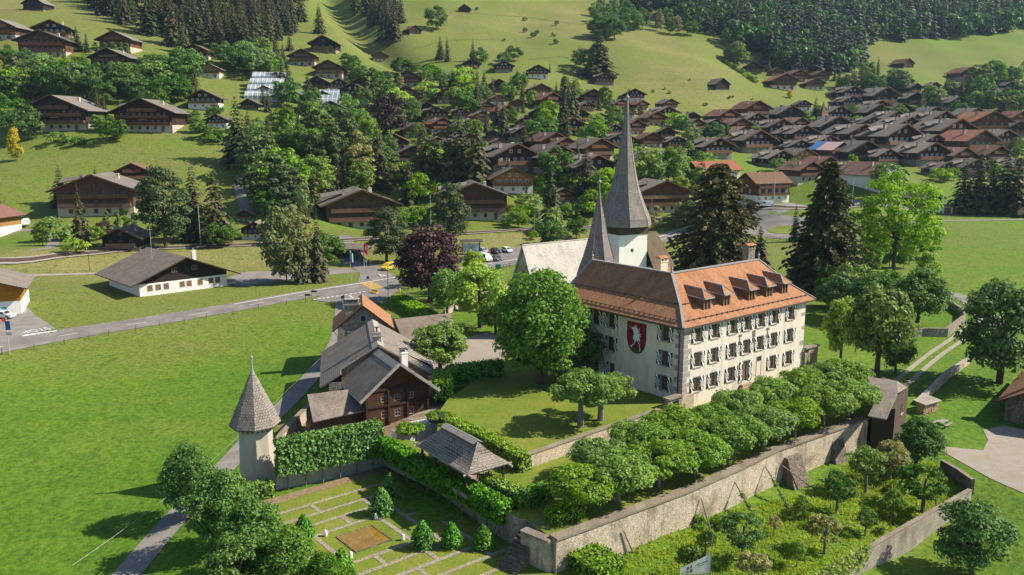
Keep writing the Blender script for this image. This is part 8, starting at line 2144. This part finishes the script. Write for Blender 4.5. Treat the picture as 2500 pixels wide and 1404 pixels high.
# the wood on the far slope: one mass nobody could count
def wood(seed, P, n, label):
    r = np.random.RandomState(seed); Vs, Mi = [], []
    src = [(k, me) for k in ('spruce_tree', 'spruce_tree', 'brown_spruce', 'broadleaf_tree') for me in FAR_L[k]]
    xs = [p[0] for p in P]; ys = [p[1] for p in P]; c = 0; pts = []
    while c < n:
        x, y = r.uniform(min(xs), max(xs)), r.uniform(min(ys), max(ys))
        if not inside(x, y, P): continue
        p = at(x, y) if y > -5 else None
        if p is None:
            D = 1010 + (-5 - y) * 1.6; X = (x - 1250) / F_PX * D; p = Vector((X, D, hz(X, D)))
        k, (V, mi) = src[r.randint(len(src))] if r.random() > .25 else ('broadleaf_tree', FAR_L['broadleaf_tree'][r.randint(3)])
        s = r.uniform(25, 40) / 20 if k != 'broadleaf_tree' else r.uniform(1.3, 2.2)
        a = r.random_sample() * 6.28; ca, sa = math.cos(a), math.sin(a)
        R_m = np.array([[ca, -sa, 0], [sa, ca, 0], [0, 0, 1]])
        Vs.append((V @ R_m.T) * s + np.array([p.x, p.y, p.z - .3])); Mi.append(mi); c += 1
    o = link('forest', quads_mesh('forest', np.concatenate(Vs), [M['spruce_far'], M['spruce_far2'], M['leaf_far']], np.concatenate(Mi)))
    return tag(o, label, 'forest', kind='stuff')
M['spruce_far'] = L('distant_shaded_spruce', (.005, .013, .010, 1), (.014, .026, .017, 1), (.026, .04, .024, 1), .1); M['spruce_far2'] = L('distant_brownish_spruce', (.007, .013, .008, 1), (.02, .027, .015, 1), (.034, .04, .02, 1), .1)  # the far slope's shade put into the needle colours, darker and bluer
def raw(pair, mi):
    me = pair[0]; c = np.empty(len(me.vertices) * 3, np.float32); me.vertices.foreach_get("co", c); V = c.reshape(-1, 4, 3); return V, np.full(len(V), mi)
FAR_L = {'spruce_tree': [raw(conifer(301 + i, 20, 3.6 + .5 * i, 13, 8, 2, 'spruce', .03, .45, .85, .38), 0) for i in range(3)], 'brown_spruce': [raw(conifer(311 + i, 20, 3.8, 13, 8, 2, 'spruce', .03, .45, .85, .38), 1) for i in range(2)], 'broadleaf_tree': [raw(broadleaf(321 + i, 12, 4.6, 20, 16, .8, 'leaf_far', .3, 'egg', 1.5), 2) for i in range(3)]}
wood(31, [(1480, -5), (1570, 28), (1680, 68), (1760, 108), (1830, 135), (1900, 168), (1990, 182), (2080, 178), (2112, 150), (2105, 112), (2150, 100), (2250, 104), (2300, 92), (2340, 96), (2420, 92), (2460, 82), (2500, 76), (2600, 70), (2600, -120), (1480, -120)], 1900, 'dense dark forest covering the far slope above the village')

# ---------------------------------------------------------------- labels of the many chalets and trees: by look and by the nearest landmark
ANCH = [('the golden weathercock', 1529, 212), ('the second slim spire', 1458, 480), ('the red striped roof', 2053, 370), ('the small village church', 2010, 290), ('the large greenhouse', 640, 228), ('the orange roofed house', 1764, 415), ('the great fir', 2010, 500), ('the garage row', 2345, 505),
        ('the golden slope barn', 1764, 208), ('the far meadow barn', 2218, 156), ('the topmost hay barn', 1134, 20), ('the little gully barn', 1014, 76), ('the top left hay barn', 82, 15), ('the big twin chalets', 245, 280), ('the railway underpass', 850, 610), ('the long white house', 430, 640),
        ('the copper beech', 1050, 600), ('the dark purple village tree', 955, 280), ('the narrow hillside lane', 588, 460), ('the brown house', 1888, 455), ('the white gabled house', 2180, 420), ('the broad dark conifer', 1750, 520), ('the car park chalet', 1160, 495), ('the tall hillside clump', 1462, 130), ('the top left forest', 480, 60), ('the long bridge chalet', 884, 510)]
ORD = ['nearest', 'second nearest', 'third nearest', 'fourth nearest', 'fifth nearest', 'sixth nearest', 'seventh nearest', 'eighth nearest', 'ninth nearest', 'tenth nearest', 'eleventh nearest', 'twelfth nearest', 'thirteenth nearest', 'fourteenth nearest', 'fifteenth nearest'] + [w + ' nearest' for w in 'sixteenth seventeenth eighteenth nineteenth twentieth twenty-first twenty-second twenty-third twenty-fourth twenty-fifth twenty-sixth twenty-seventh twenty-eighth twenty-ninth thirtieth'.split()]
buckets = {}
for o, look, px, py, _ in AUTO:
    n, ax, ay = min(ANCH, key=lambda a: (a[1] - px) ** 2 + ((a[2] - py) * 1.6) ** 2)
    dx, dy = px - ax, (py - ay) * 1.6
    rel = ('right of' if dx > 0 else 'left of') if abs(dx) > abs(dy) else ('below' if dy > 0 else 'above')
    buckets.setdefault((look, rel, n), []).append((dx * dx + dy * dy, o))
for (look, rel, n), L_ in buckets.items():
    L_.sort(key=lambda t: t[0])
    for i, (_, o) in enumerate(L_):
        if len(L_) == 1: o["label"] = '%s %s %s' % (look, rel, n)
        else: o["label"] = '%s, %s of its look %s %s' % (look, ORD[min(i, 29)], rel, n)

# ---------------------------------------------------------------- the air of the valley
t = bpy.data.materials.new('valley_haze'); t.use_nodes = True; nt = t.node_tree; nt.nodes.clear()
v = nt.nodes.new('ShaderNodeVolumePrincipled'); v.inputs['Color'].default_value = (.5, .74, .98, 1); v.inputs['Density'].default_value = .00006; v.inputs['Anisotropy'].default_value = .2
o = nt.nodes.new('ShaderNodeOutputMaterial'); nt.links.new(v.outputs[0], o.inputs['Volume'])
m = MB(); m.box(-1750, 1750, -60, 1560, -60, 420); hz_o = m.build('haze', t); hz_o["kind"] = "stuff"; hz_o["label"] = "thin bluish haze lying over the far slopes"; hz_o["category"] = "haze"
SC.cycles.volume_bounces = 0
